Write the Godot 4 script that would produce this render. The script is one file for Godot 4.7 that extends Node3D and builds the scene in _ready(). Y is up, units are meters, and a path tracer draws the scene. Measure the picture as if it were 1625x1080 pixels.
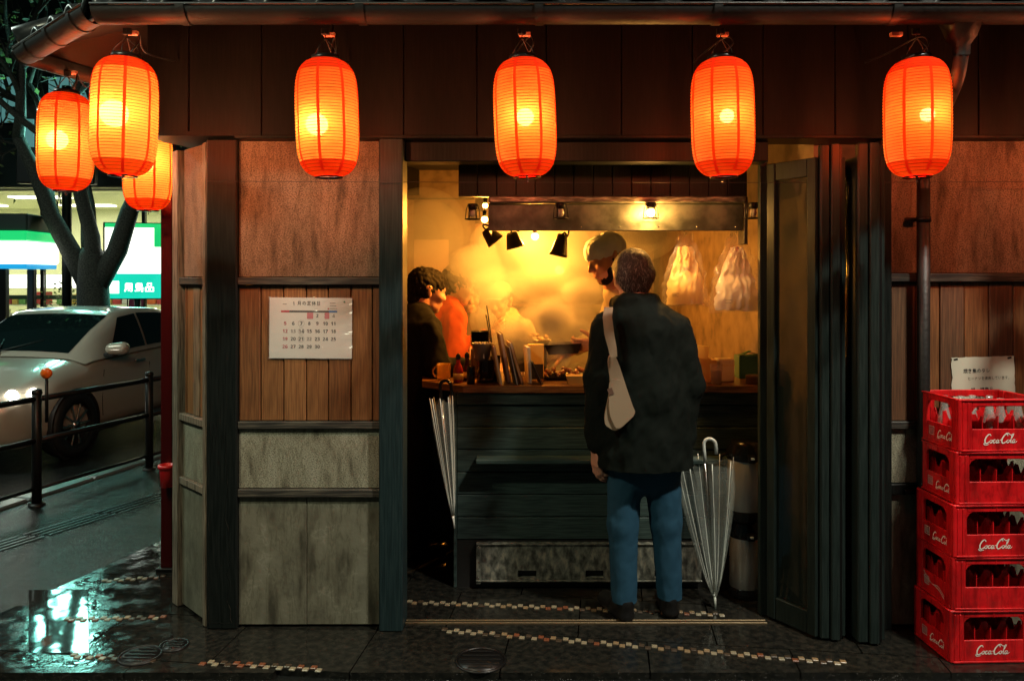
extends Node3D
# A street corner in the rain at night: a grill bar with paper lanterns, seen from across its doorway.
# World: the bar's front wall lies in the plane z = 0, the street is on the side of positive z, y is up, metres.

var M := {}
var taken := {}
var boxes := {}
var rng := RandomNumberGenerator.new()
var bar: Node3D
const LANTERN := 0.22

func _ready() -> void:
	rng.seed = 20240107
	set_camera()
	set_sky()
	set_materials()
	build_ground()
	build_bar()
	build_doors()
	build_room()
	build_counter()
	build_lanterns()
	build_counter_things()
	build_hanging_things()
	build_notices()
	build_crates()
	build_umbrellas_and_pots()
	build_people()
	build_street()
	build_car()
	build_smoke()

func set_camera() -> void:
	var c := Camera3D.new()
	c.name = "camera"
	c.projection = Camera3D.PROJECTION_FRUSTUM
	c.near = 0.05
	c.far = 200.0
	c.size = 2.0 * 0.05 * 540.0 / 1225.0
	c.frustum_offset = Vector2(0, -0.05 * 100.0 / 1225.0)
	c.position = Vector3(0, 1.586, 3.5)
	add_child(c)
	c.current = true

func set_sky() -> void:
	var e := Environment.new()
	e.background_mode = Environment.BG_SKY
	var m := ProceduralSkyMaterial.new()
	m.sky_top_color = lin(0.005, 0.013, 0.013)
	m.sky_horizon_color = lin(0.014, 0.036, 0.034)
	m.ground_bottom_color = lin(0.002, 0.004, 0.004)
	m.ground_horizon_color = lin(0.006, 0.014, 0.013)
	var s := Sky.new()
	s.sky_material = m
	e.sky = s
	e.background_energy_multiplier = 1.0
	e.tonemap_mode = Environment.TONE_MAPPER_LINEAR
	e.tonemap_exposure = 1.0
	e.sdfgi_enabled = true
	e.ssao_enabled = true
	e.ssil_enabled = true
	e.volumetric_fog_enabled = true
	e.volumetric_fog_density = 0.0
	var w := WorldEnvironment.new()
	w.name = "surroundings"
	w.environment = e
	add_child(w)

# ---------------------------------------------------------------- shape helpers

func lin(r: float, g: float, b: float, a := 1.0) -> Color:
	return Color(r, g, b, a).linear_to_srgb()

func mk(smooth := false) -> SurfaceTool:
	var st := SurfaceTool.new()
	st.begin(Mesh.PRIMITIVE_TRIANGLES)
	st.set_smooth_group(0 if smooth else -1)
	return st

func tri(st: SurfaceTool, a: Vector3, b: Vector3, c: Vector3) -> void:  # counter-clockwise from outside
	st.add_vertex(a)
	st.add_vertex(c)
	st.add_vertex(b)

func tri_out(st: SurfaceTool, a: Vector3, b: Vector3, c: Vector3, o: Vector3) -> void:
	if (b - a).cross(c - a).dot((a + b + c) / 3.0 - o) < 0.0:
		tri(st, a, c, b)
	else:
		tri(st, a, b, c)

func quad_out(st: SurfaceTool, a: Vector3, b: Vector3, c: Vector3, d: Vector3, o: Vector3) -> void:
	tri_out(st, a, b, c, o)
	tri_out(st, a, c, d, o)

func box(st: SurfaceTool, c: Vector3, s: Vector3, bev := 0.003, basis := Basis.IDENTITY) -> void:
	var h := s * 0.5
	bev = minf(bev, minf(h.x, minf(h.y, h.z)) * 0.45)
	var p := func(x: float, y: float, z: float, ax: int) -> Vector3:
		return c + basis * Vector3(x * (h.x - (0.0 if ax == 0 else bev)), y * (h.y - (0.0 if ax == 1 else bev)), z * (h.z - (0.0 if ax == 2 else bev)))
	for g in [-1.0, 1.0]:
		quad_out(st, p.call(g, -1, -1, 0), p.call(g, 1, -1, 0), p.call(g, 1, 1, 0), p.call(g, -1, 1, 0), c)
		quad_out(st, p.call(-1, g, -1, 1), p.call(1, g, -1, 1), p.call(1, g, 1, 1), p.call(-1, g, 1, 1), c)
		quad_out(st, p.call(-1, -1, g, 2), p.call(1, -1, g, 2), p.call(1, 1, g, 2), p.call(-1, 1, g, 2), c)
		if bev > 0.0:
			for k in [-1.0, 1.0]:
				quad_out(st, p.call(g, k, -1, 0), p.call(g, k, 1, 0), p.call(g, k, 1, 1), p.call(g, k, -1, 1), c)
				quad_out(st, p.call(g, -1, k, 0), p.call(g, 1, k, 0), p.call(g, 1, k, 2), p.call(g, -1, k, 2), c)
				quad_out(st, p.call(-1, g, k, 1), p.call(1, g, k, 1), p.call(1, g, k, 2), p.call(-1, g, k, 2), c)
				for l in [-1.0, 1.0]:
					tri_out(st, p.call(g, k, l, 0), p.call(g, k, l, 1), p.call(g, k, l, 2), c)

func lathe(st: SurfaceTool, prof: Array, seg := 24, xf := Transform3D.IDENTITY) -> void:  # prof: Vector2(radius, height) going up
	for i in prof.size() - 1:
		for j in seg:
			var a0 := TAU * j / seg
			var a1 := TAU * (j + 1) / seg
			var q := func(k: int, a: float) -> Vector3:
				return xf * Vector3(prof[k].x * cos(a), prof[k].y, prof[k].x * sin(a))
			if prof[i].x > 1e-5:
				tri(st, q.call(i, a0), q.call(i + 1, a0), q.call(i, a1))
			if prof[i + 1].x > 1e-5:
				tri(st, q.call(i + 1, a0), q.call(i + 1, a1), q.call(i, a1))

func tube(st: SurfaceTool, pts: Array, r, seg := 8, caps := true) -> void:
	var n := pts.size()
	var rings := []
	var side := Vector3.ZERO
	for i in n:
		var t: Vector3 = (pts[mini(i + 1, n - 1)] - pts[maxi(i - 1, 0)]).normalized()
		if side == Vector3.ZERO:
			side = (Vector3.UP if absf(t.y) < 0.9 else Vector3.RIGHT)
		side = (side - t * side.dot(t)).normalized()
		var up := t.cross(side)
		var ring := []
		var rr: float = r[i] if r is Array else r
		for j in seg:
			var a := TAU * j / seg
			ring.append(pts[i] + (side * cos(a) + up * sin(a)) * rr)
		rings.append(ring)
	for i in n - 1:
		for j in seg:
			var k := (j + 1) % seg
			tri(st, rings[i][j], rings[i][k], rings[i + 1][j])
			tri(st, rings[i][k], rings[i + 1][k], rings[i + 1][j])
	if caps:
		for j in seg:
			var k := (j + 1) % seg
			tri(st, pts[0], rings[0][k], rings[0][j])
			tri(st, pts[n - 1], rings[n - 1][j], rings[n - 1][k])

func curve(pts: Array, per := 6) -> Array:  # Catmull-Rom through the points
	var out := []
	for i in pts.size() - 1:
		var a = pts[maxi(i - 1, 0)]
		var b = pts[i]
		var c = pts[i + 1]
		var d = pts[mini(i + 2, pts.size() - 1)]
		for k in per:
			out.append(b.cubic_interpolate(c, a, d, float(k) / per))
	out.append(pts[pts.size() - 1])
	return out

func prism(st: SurfaceTool, poly: PackedVector2Array, depth: float, xf := Transform3D.IDENTITY) -> void:  # outline in x and y, from z = 0 to z = depth
	if Geometry2D.is_polygon_clockwise(poly):
		poly = poly.duplicate()
		poly.reverse()
	var idx := Geometry2D.triangulate_polygon(poly)
	var f := func(k: int, z: float) -> Vector3:
		return xf * Vector3(poly[k].x, poly[k].y, z)
	for i in range(0, idx.size(), 3):
		var a := poly[idx[i]]
		var b := poly[idx[i + 1]]
		var c := poly[idx[i + 2]]
		var ccw := (b - a).cross(c - a) > 0.0
		var j := i + (1 if ccw else 2)
		var k := i + (2 if ccw else 1)
		tri(st, f.call(idx[i], depth), f.call(idx[j], depth), f.call(idx[k], depth))
		tri(st, f.call(idx[i], 0.0), f.call(idx[k], 0.0), f.call(idx[j], 0.0))
	for i in poly.size():
		var j := (i + 1) % poly.size()
		tri(st, f.call(i, 0.0), f.call(j, 0.0), f.call(j, depth))
		tri(st, f.call(i, 0.0), f.call(j, depth), f.call(i, depth))

func sheet(st: SurfaceTool, rows: Array, thick := 0.0, flip := false) -> void:  # a grid of points; columns to the right and rows upward face the viewer
	for pass_no in (2 if thick > 0.0 else 1):
		for i in rows.size() - 1:
			for j in rows[i].size() - 1:
				var a: Vector3 = rows[i][j]
				var b: Vector3 = rows[i][j + 1]
				var c: Vector3 = rows[i + 1][j + 1]
				var d: Vector3 = rows[i + 1][j]
				if pass_no == 1:
					var n := (b - a).cross(d - a).normalized() * thick * (1.0 if flip else -1.0)
					a += n
					b += n
					c += n
					d += n
				if flip != (pass_no == 1):
					tri(st, a, c, b)
					tri(st, a, d, c)
				else:
					tri(st, a, b, c)
					tri(st, a, c, d)

func put(st: SurfaceTool, called: String, m: Material, parent: Node = self) -> MeshInstance3D:
	st.generate_normals()
	return put_mesh(st.commit(), called, m, parent)

func put_mesh(mesh: Mesh, called: String, m: Material, parent: Node = self) -> MeshInstance3D:
	var o := MeshInstance3D.new()
	o.name = numbered(called) if parent == self else called
	o.mesh = mesh
	o.material_override = m
	parent.add_child(o, true)
	return o

func box_mesh(s: Vector3, bev: float) -> ArrayMesh:
	var key := "%.4f %.4f %.4f %.4f" % [s.x, s.y, s.z, bev]
	if not boxes.has(key):
		var st := mk()
		box(st, Vector3.ZERO, s, bev)
		st.generate_normals()
		boxes[key] = st.commit()
	return boxes[key]

func piece(called: String, at: Vector3, s: Vector3, m: Material, parent: Node, bev := 0.003, basis := Basis.IDENTITY) -> MeshInstance3D:
	var o := put_mesh(box_mesh(s, bev), called, m, parent)
	o.transform = Transform3D(basis, at)
	return o

func span(called: String, lo: Vector3, hi: Vector3, m: Material, parent: Node, bev := 0.003) -> MeshInstance3D:
	return piece(called, (lo + hi) * 0.5, (hi - lo).abs(), m, parent, bev)

func numbered(called: String) -> String:
	taken[called] = taken.get(called, -1) + 1
	return called if taken[called] == 0 else "%s_%03d" % [called, taken[called]]

func tag(o: Node, label: String, category: String, group := "") -> Node:
	o.set_meta("label", label)
	o.set_meta("category", category)
	if group:
		o.set_meta("group", group)
	return o

func thing(called: String, label: String, category: String, at := Vector3.ZERO, turn := 0.0, group := "") -> Node3D:
	var o := Node3D.new()
	o.name = numbered(called)
	add_child(o)
	o.position = at
	o.rotation.y = turn
	tag(o, label, category, group)
	return o

func part(called: String, parent: Node) -> Node3D:
	var o := Node3D.new()
	o.name = called
	parent.add_child(o, true)
	return o

func kind(o: Node, k: String) -> Node:
	o.set_meta("kind", k)
	return o

# A ribbon drawn along strokes in the plane of xf: print on a surface, half a millimetre thick
func ribbon(st: SurfaceTool, pts: Array, w, xf: Transform3D, thick := 0.0006) -> void:
	var n := pts.size()
	var l := []
	var r := []
	for i in n:
		var t: Vector2 = (pts[mini(i + 1, n - 1)] - pts[maxi(i - 1, 0)]).normalized()
		var ww: float = (w[i] if w is Array else w) * 0.5
		var q := Vector2(-t.y, t.x) * ww
		l.append(pts[i] + q)
		r.append(pts[i] - q)
	var f := func(p: Vector2) -> Vector3:
		return xf * Vector3(p.x, p.y, thick)
	for i in n - 1:
		tri(st, f.call(l[i]), f.call(r[i]), f.call(r[i + 1]))
		tri(st, f.call(l[i]), f.call(r[i + 1]), f.call(l[i + 1]))

# ---------------------------------------------------------------- soft bodies: tapered capsules joined smoothly, meshed as surface nets
# bone: [a, b, radius at a, radius at b, optional Vector3 that widens the bone along x, y and z]
func blob(bones: Array, cell := 0.012, k := 0.03, wrinkle := 0.0, wfreq := 8.0) -> ArrayMesh:
	var lo := Vector3.ONE * 1e9
	var hi := -lo
	for b in bones:
		var r: float = maxf(b[2], b[3]) * 1.0
		var w: Vector3 = (b[4] if b.size() > 4 else Vector3.ONE) * r
		for q in 2:
			lo = lo.min(b[q] - w)
			hi = hi.max(b[q] + w)
	lo -= Vector3.ONE * cell * 3
	hi += Vector3.ONE * cell * 3
	var d := Vector3i(((hi - lo) / cell).ceil()) + Vector3i.ONE
	var nx := d.x
	var ny := d.y
	var nz := d.z
	var f := PackedFloat32Array()
	f.resize(nx * ny * nz)
	f.fill(1.0)
	for b in bones:
		var a: Vector3 = b[0]
		var ab: Vector3 = b[1] - b[0]
		var ra: float = b[2]
		var dr: float = b[3] - b[2]
		var w: Vector3 = b[4] if b.size() > 4 else Vector3.ONE
		var smin_w: float = minf(w.x, minf(w.y, w.z))
		var inv := Vector3.ONE / w
		ab *= inv
		var l2 := maxf(ab.length_squared(), 1e-9)
		var reach: Vector3 = w * maxf(b[2], b[3]) + Vector3.ONE * (k + 2.0 * cell)
		var i0 := Vector3i(((b[0].min(b[1]) - reach - lo) / cell).floor()).max(Vector3i.ZERO)
		var i1 := Vector3i(((b[0].max(b[1]) + reach - lo) / cell).ceil()).min(d - Vector3i.ONE)
		for z in range(i0.z, i1.z + 1):
			for y in range(i0.y, i1.y + 1):
				var at := (z * ny + y) * nx
				for x in range(i0.x, i1.x + 1):
					var p := (lo + Vector3(x, y, z) * cell - a) * inv
					var t := clampf(p.dot(ab) / l2, 0.0, 1.0)
					var v := ((p - ab * t).length() - ra - dr * t) * smin_w
					var o := f[at + x]
					var h := maxf(k - absf(o - v), 0.0) / k
					f[at + x] = minf(o, v) - h * h * k * 0.25
	var verts := PackedVector3Array()
	var ids := PackedInt32Array()
	ids.resize(nx * ny * nz)
	ids.fill(-1)
	var noise := FastNoiseLite.new()
	noise.seed = 5
	noise.frequency = 1.0
	var ox := [0, 1, 0, 1, 0, 1, 0, 1]
	var oy := [0, 0, 1, 1, 0, 0, 1, 1]
	var oz := [0, 0, 0, 0, 1, 1, 1, 1]
	var off := []
	for c in 8:
		off.append((oz[c] * ny + oy[c]) * nx + ox[c])
	var far := cell * 1.8
	var active := PackedInt32Array()
	var edges := [[0, 1], [2, 3], [4, 5], [6, 7], [0, 2], [1, 3], [4, 6], [5, 7], [0, 4], [1, 5], [2, 6], [3, 7]]
	for z in nz - 1:
		for y in ny - 1:
			var at := (z * ny + y) * nx
			for x in nx - 1:
				var i := at + x
				if absf(f[i]) > far:
					continue
				var s := f[i] < 0.0
				if (f[i + off[7]] < 0.0) == s and (f[i + off[1]] < 0.0) == s and (f[i + off[2]] < 0.0) == s and (f[i + off[3]] < 0.0) == s and (f[i + off[4]] < 0.0) == s and (f[i + off[5]] < 0.0) == s and (f[i + off[6]] < 0.0) == s:
					continue
				var sum := Vector3.ZERO
				var m := 0
				for e in edges:
					var v0 := f[i + off[e[0]]]
					var v1 := f[i + off[e[1]]]
					if (v0 < 0.0) != (v1 < 0.0):
						var t := v0 / (v0 - v1)
						sum += Vector3(ox[e[0]], oy[e[0]], oz[e[0]]).lerp(Vector3(ox[e[1]], oy[e[1]], oz[e[1]]), t)
						m += 1
				ids[i] = verts.size()
				active.append(i)
				verts.append(lo + (Vector3(x, y, z) + sum / m) * cell)
	var tris := PackedInt32Array()
	var steps := PackedInt32Array([1, nx, nx * ny, 1, nx])
	for i in active:
		var s := f[i] < 0.0
		for ax in 3:
			if (f[i + steps[ax]] < 0.0) == s:
				continue
			var u := steps[ax + 1]
			var w := steps[ax + 2]
			if i - u - w < 0:
				continue
			var q0 := ids[i]
			var q1 := ids[i - u]
			var q2 := ids[i - u - w]
			var q3 := ids[i - w]
			if q1 < 0 or q2 < 0 or q3 < 0:
				continue
			if s:
				tris.append_array([q0, q2, q1, q0, q3, q2])
			else:
				tris.append_array([q0, q1, q2, q0, q2, q3])
	var normals := PackedVector3Array()
	normals.resize(verts.size())
	for pass_no in 2:
		normals.fill(Vector3.ZERO)
		for t in range(0, tris.size(), 3):
			var n := (verts[tris[t + 2]] - verts[tris[t]]).cross(verts[tris[t + 1]] - verts[tris[t]])
			for q in 3:
				normals[tris[t + q]] += n
		for i in verts.size():
			normals[i] = normals[i].normalized()
		if wrinkle == 0.0 or pass_no == 1:
			break
		for i in verts.size():
			var p := verts[i] * wfreq
			verts[i] += normals[i] * noise.get_noise_3d(p.x * 1.6, p.y * 0.8, p.z * 1.6) * wrinkle
	var arr := []
	arr.resize(Mesh.ARRAY_MAX)
	arr[Mesh.ARRAY_VERTEX] = verts
	arr[Mesh.ARRAY_NORMAL] = normals
	arr[Mesh.ARRAY_INDEX] = tris
	var mesh := ArrayMesh.new()
	mesh.add_surface_from_arrays(Mesh.PRIMITIVE_TRIANGLES, arr)
	return mesh

# ---------------------------------------------------------------- materials (colours are linear base colours)

func noise_tex(seed_no: int, freq: float, ramp: Array, octaves := 4, size := 512, cell := false, warp := 0.0) -> NoiseTexture2D:
	var n := FastNoiseLite.new()
	n.seed = seed_no
	n.frequency = freq
	n.noise_type = FastNoiseLite.TYPE_CELLULAR if cell else FastNoiseLite.TYPE_SIMPLEX_SMOOTH
	n.fractal_octaves = octaves
	n.fractal_gain = 0.55
	if warp > 0.0:
		n.domain_warp_enabled = true
		n.domain_warp_amplitude = warp
		n.domain_warp_frequency = freq * 0.6
	var t := NoiseTexture2D.new()
	t.width = size
	t.height = size
	t.seamless = true
	t.normalize = true
	t.noise = n
	if ramp:
		var g := Gradient.new()
		var offs := PackedFloat32Array()
		var cols := PackedColorArray()
		for r in ramp:
			offs.append(r[0])
			cols.append(r[1] if r[1] is Color else Color(r[1], r[1], r[1]))
		g.offsets = offs
		g.colors = cols
		t.color_ramp = g
	return t

func mat(name_: String, c: Color, rough := 0.6, metal := 0.0) -> StandardMaterial3D:
	var m := StandardMaterial3D.new()
	m.resource_name = name_
	m.albedo_color = c
	m.roughness = rough
	m.metallic = metal
	M[name_] = m
	return m

func tri_uv(m: StandardMaterial3D, s: Vector3, in_world := true) -> StandardMaterial3D:
	m.uv1_triplanar = true
	m.uv1_world_triplanar = in_world
	m.uv1_scale = s
	m.uv1_triplanar_sharpness = 4.0
	return m

func relief(m: StandardMaterial3D, t: Texture2D, cm: float) -> StandardMaterial3D:
	m.heightmap_enabled = true
	m.heightmap_texture = t
	m.heightmap_scale = cm
	return m

func rough_tex(m: StandardMaterial3D, t: Texture2D) -> StandardMaterial3D:
	m.roughness = 1.0
	m.roughness_texture = t
	return m

func glow(m: StandardMaterial3D, c: Color, times: float) -> StandardMaterial3D:
	m.emission_enabled = true
	m.emission = c
	m.emission_energy_multiplier = times
	return m

func grained(name_: String, dark: Color, mid: Color, light: Color, seed_no: int, rough := 0.6, along := "y", cm := 0.08) -> StandardMaterial3D:
	var m := mat(name_, Color.WHITE, rough)
	m.albedo_texture = noise_tex(seed_no, 0.012, [[0.12, dark], [0.5, mid], [0.85, light]], 4, 512, false, 8.0)
	relief(m, m.albedo_texture, cm)
	var s := {"x": Vector3(0.7, 16, 16), "y": Vector3(16, 0.7, 16), "z": Vector3(16, 16, 0.7)}
	return tri_uv(m, s[along])

func speckled(name_: String, dark: Color, mid: Color, light: Color, seed_no: int, scale: float, rough := 0.8, cm := 0.2, freq := 0.05) -> StandardMaterial3D:
	var m := mat(name_, Color.WHITE, rough)
	m.albedo_texture = noise_tex(seed_no, freq, [[0.15, dark], [0.42, mid], [0.8, light]], 4)
	relief(m, m.albedo_texture, cm)
	return tri_uv(m, Vector3.ONE * scale)

func set_materials() -> void:
	# timber and render of the bar
	grained("fascia_wood", lin(0.003, 0.0026, 0.0023), lin(0.0054, 0.0046, 0.004), lin(0.0085, 0.007, 0.006), 3, 0.5)
	grained("dark_paint", lin(0.004, 0.006, 0.0055), lin(0.0068, 0.0095, 0.0088), lin(0.011, 0.014, 0.0128), 4, 0.42, "y", 0.05)
	grained("blue_paint", lin(0.009, 0.018, 0.020), lin(0.013, 0.027, 0.030), lin(0.020, 0.036, 0.038), 5, 0.42, "y", 0.04)
	grained("rail_wood", lin(0.012, 0.012, 0.010), lin(0.034, 0.031, 0.024), lin(0.10, 0.088, 0.062), 6, 0.6, "x")
	grained("plank_a", lin(0.13, 0.052, 0.017), lin(0.20, 0.084, 0.027), lin(0.26, 0.115, 0.039), 7, 0.5)
	grained("plank_b", lin(0.10, 0.039, 0.013), lin(0.155, 0.062, 0.020), lin(0.21, 0.088, 0.029), 8, 0.5)
	grained("plank_c", lin(0.15, 0.063, 0.021), lin(0.23, 0.10, 0.034), lin(0.30, 0.138, 0.048), 9, 0.5)
	grained("plank_grey", lin(0.05, 0.032, 0.018), lin(0.17, 0.105, 0.058), lin(0.33, 0.23, 0.14), 10, 0.6)
	grained("bare_wood", lin(0.03, 0.024, 0.016), lin(0.14, 0.11, 0.075), lin(0.30, 0.25, 0.18), 11, 0.7)
	speckled("stucco", lin(0.06, 0.04, 0.028), lin(0.20, 0.138, 0.092), lin(0.28, 0.20, 0.14), 12, 4.0, 0.9, 0.3, 0.06)
	grime("stucco", 70)
	speckled("rough_plaster", lin(0.09, 0.088, 0.065), lin(0.255, 0.25, 0.185), lin(0.36, 0.35, 0.265), 13, 4.2, 0.9, 0.25, 0.06)
	grime("rough_plaster", 71)
	var b := mat("cement_board", Color.WHITE, 0.75)
	b.albedo_texture = noise_tex(14, 0.006, [[0.1, lin(0.12, 0.116, 0.084)], [0.45, lin(0.155, 0.15, 0.108)], [0.74, lin(0.172, 0.167, 0.122)], [0.79, lin(0.225, 0.218, 0.165)], [0.84, lin(0.165, 0.16, 0.118)]], 6, 1024, false, 60.0)
	relief(b, noise_tex(15, 0.08, [], 4), 0.06)
	tri_uv(b, Vector3.ONE * 0.9)
	grime("cement_board", 72)
	var w := mat("chipped_paint", Color.WHITE, 0.6)
	w.albedo_texture = noise_tex(16, 0.014, [[0.0, lin(0.008, 0.011, 0.010)], [0.56, lin(0.012, 0.016, 0.014)], [0.60, lin(0.03, 0.027, 0.019)], [0.72, lin(0.085, 0.072, 0.050)], [0.85, lin(0.16, 0.14, 0.10)]], 6, 1024, false, 30.0)
	relief(w, w.albedo_texture, 0.12)
	tri_uv(w, Vector3(1.5, 0.42, 1.5))
	# metal
	var g := mat("gutter_metal", lin(0.009, 0.008, 0.007), 0.5, 0.15)
	relief(g, noise_tex(17, 0.02, [], 3), 0.1)
	tri_uv(g, Vector3.ONE * 3.0)
	mat("black_metal", lin(0.012, 0.012, 0.012), 0.4, 0.6)
	mat("wire", lin(0.02, 0.02, 0.02), 0.5, 0.3)
	var s := mat("stained_steel", Color.WHITE, 0.5, 0.35)
	s.albedo_texture = noise_tex(18, 0.010, [[0.15, lin(0.05, 0.052, 0.043)], [0.42, lin(0.13, 0.135, 0.112)], [0.62, lin(0.22, 0.225, 0.185)], [0.8, lin(0.34, 0.32, 0.24)]], 6, 1024, false, 30.0)
	rough_tex(s, noise_tex(19, 0.02, [[0.2, 0.28], [0.8, 0.7]], 4))
	relief(s, s.albedo_texture, 0.03)
	tri_uv(s, Vector3(2.2, 1.2, 2.2))
	var h := mat("hood_steel", Color.WHITE, 0.42, 0.35)
	h.albedo_texture = noise_tex(20, 0.008, [[0.15, lin(0.028, 0.032, 0.028)], [0.5, lin(0.060, 0.066, 0.060)], [0.8, lin(0.095, 0.10, 0.088)]], 5, 512, false, 25.0)
	relief(h, noise_tex(21, 0.03, [], 4), 0.05)
	tri_uv(h, Vector3.ONE * 1.6)
	mat("bright_steel", lin(0.55, 0.54, 0.50), 0.24, 1.0)
	mat("brass_rail", lin(0.13, 0.095, 0.05), 0.5, 0.6)
	# roof
	var t := mat("roof_tile", Color.WHITE, 0.3)
	t.albedo_texture = noise_tex(22, 0.02, [[0.2, lin(0.010, 0.012, 0.013)], [0.8, lin(0.032, 0.036, 0.037)]], 4)
	tri_uv(t, Vector3.ONE * 2.0)
	# ground
	var a := mat("wet_asphalt", Color.WHITE, 0.3)
	a.albedo_texture = noise_tex(23, 0.09, [[0.2, lin(0.005, 0.006, 0.006)], [0.55, lin(0.012, 0.014, 0.013)], [0.85, lin(0.028, 0.031, 0.029)]], 4, 1024)
	rough_tex(a, noise_tex(24, 0.012, [[0.25, 0.06], [0.55, 0.11], [0.8, 0.18]], 4))
	relief(a, noise_tex(25, 0.10, [[0.25, 0.0], [0.75, 1.0]], 3, 1024), 0.16)
	tri_uv(a, Vector3.ONE * 1.3)
	var st := mat("wet_stone", Color.WHITE, 0.2)
	st.albedo_texture = noise_tex(26, 0.03, [[0.2, lin(0.006, 0.0065, 0.006)], [0.5, lin(0.012, 0.012, 0.010)], [0.85, lin(0.022, 0.020, 0.016)]], 5)
	rough_tex(st, noise_tex(27, 0.008, [[0.3, 0.06], [0.55, 0.13], [0.8, 0.26]], 4))
	relief(st, noise_tex(28, 0.02, [], 4), 0.05)
	tri_uv(st, Vector3.ONE * 1.5)
	var ap := mat("dark_gutter", lin(0.006, 0.007, 0.007), 0.35)
	relief(ap, noise_tex(29, 0.05, [], 3), 0.2)
	tri_uv(ap, Vector3.ONE * 2)
	mat("mosaic_cream", lin(0.22, 0.19, 0.125), 0.3)
	mat("mosaic_tan", lin(0.20, 0.14, 0.075), 0.3)
	mat("mosaic_rust", lin(0.15, 0.05, 0.022), 0.3)
	mat("mosaic_brown", lin(0.05, 0.035, 0.022), 0.3)
	# inside
	var iw := speckled("room_wall", lin(0.09, 0.058, 0.032), lin(0.15, 0.10, 0.058), lin(0.20, 0.14, 0.085), 30, 0.8, 0.7, 0.03, 0.01)
	grained("counter_top", lin(0.06, 0.026, 0.009), lin(0.17, 0.075, 0.026), lin(0.26, 0.125, 0.048), 31, 0.35, "x", 0.04)
	grained("counter_board", lin(0.020, 0.033, 0.031), lin(0.034, 0.056, 0.052), lin(0.052, 0.080, 0.073), 32, 0.5, "x", 0.04)
	grained("plank_dull", lin(0.065, 0.029, 0.013), lin(0.10, 0.045, 0.020), lin(0.14, 0.064, 0.028), 33, 0.55)
	grained("door_paint", lin(0.009, 0.014, 0.013), lin(0.013, 0.021, 0.019), lin(0.020, 0.029, 0.027), 34, 0.36, "y", 0.03)
	mat("red_lacquer", lin(0.045, 0.003, 0.003), 0.22)
	mat("red_plastic", lin(0.48, 0.008, 0.010), 0.38)
	var ks := speckled("kerb_stone", lin(0.02, 0.021, 0.02), lin(0.06, 0.062, 0.058), lin(0.11, 0.112, 0.10), 36, 3.0, 0.35, 0.1, 0.06)
	var ws := mat("wet_smooth", lin(0.016, 0.017, 0.016), 0.045)
	relief(ws, noise_tex(60, 0.015, [], 2), 0.02)
	tri_uv(ws, Vector3.ONE * 1.0)
	mat("soot", lin(0.008, 0.008, 0.007), 0.6)
	var gl := mat("door_glass", lin(0.010, 0.018, 0.016, 0.55), 0.06)
	gl.transparency = BaseMaterial3D.TRANSPARENCY_ALPHA


	# paper lanterns: thin red-orange paper that lets its lamp through
	var lp := mat("lantern_paper", lin(0.36, 0.006, 0.002, 0.975), 0.75)
	lp.transparency = BaseMaterial3D.TRANSPARENCY_ALPHA
	lp.backlight_enabled = true
	lp.backlight = lin(0.14, 0.22, 0.045)
	lp.metallic_specular = 0.0
	glow(lp, lin(1.0, 0.006, 0.001), 0.7)
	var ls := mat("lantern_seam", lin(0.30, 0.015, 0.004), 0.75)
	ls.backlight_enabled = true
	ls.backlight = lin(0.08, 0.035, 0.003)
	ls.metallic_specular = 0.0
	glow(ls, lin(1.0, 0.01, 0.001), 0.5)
	var lh := mat("lantern_hoop", lin(0.16, 0.008, 0.002), 0.7)
	lh.backlight_enabled = true
	lh.backlight = lin(0.07, 0.055, 0.006)
	lh.metallic_specular = 0.0
	glow(lh, lin(1.0, 0.01, 0.001), 0.12)
	mat("lantern_ring", lin(0.010, 0.009, 0.008), 0.35)
	mat("connector", lin(0.5, 0.22, 0.14), 0.5)
	mat("dead_bulb", lin(0.25, 0.24, 0.22), 0.3)
	# paper, cloth, plastic
	mat("paper_white", lin(0.62, 0.60, 0.55), 0.45)
	mat("paper_pink", lin(0.62, 0.45, 0.38), 0.7)
	mat("paper_yellow", lin(0.62, 0.42, 0.12), 0.7)
	mat("ink", lin(0.03, 0.03, 0.03), 0.6)
	mat("ink_faint", lin(0.22, 0.21, 0.19), 0.6)
	mat("ink_red", lin(0.42, 0.03, 0.05), 0.6)
	mat("ink_pink", lin(0.50, 0.16, 0.18), 0.6)
	mat("ink_blue", lin(0.03, 0.14, 0.38), 0.6)
	mat("ink_green", lin(0.02, 0.22, 0.12), 0.6)
	grained("hood_board", lin(0.004, 0.0055, 0.0045), lin(0.008, 0.010, 0.008), lin(0.016, 0.019, 0.015), 37, 0.4, "y", 0.04)
	var cs := mat("channel_steel", Color.WHITE, 0.4, 0.7)
	cs.albedo_texture = noise_tex(38, 0.03, [[0.2, lin(0.05, 0.05, 0.04)], [0.6, lin(0.16, 0.16, 0.14)], [0.85, lin(0.3, 0.29, 0.25)]], 5)
	tri_uv(cs, Vector3(0.8, 4, 4))
	var em := mat("ember", lin(0.06, 0.02, 0.01), 0.9)
	em.emission_enabled = true
	em.emission_operator = BaseMaterial3D.EMISSION_OP_MULTIPLY
	em.emission = lin(1.0, 0.22, 0.03)
	em.emission_energy_multiplier = 2.2
	em.emission_texture = noise_tex(39, 0.03, [[0.35, Color.BLACK], [0.6, Color(0.7, 0.6, 0.5)], [0.8, Color.WHITE]], 4)
	tri_uv(em, Vector3.ONE * 4.0)
	mat("paper_aged", lin(0.50, 0.48, 0.38), 0.7)
	mat("menu_kraft", lin(0.42, 0.29, 0.14), 0.7)
	mat("menu_cream", lin(0.55, 0.46, 0.28), 0.7)
	mat("menu_dark", lin(0.018, 0.014, 0.011), 0.5)
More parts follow.
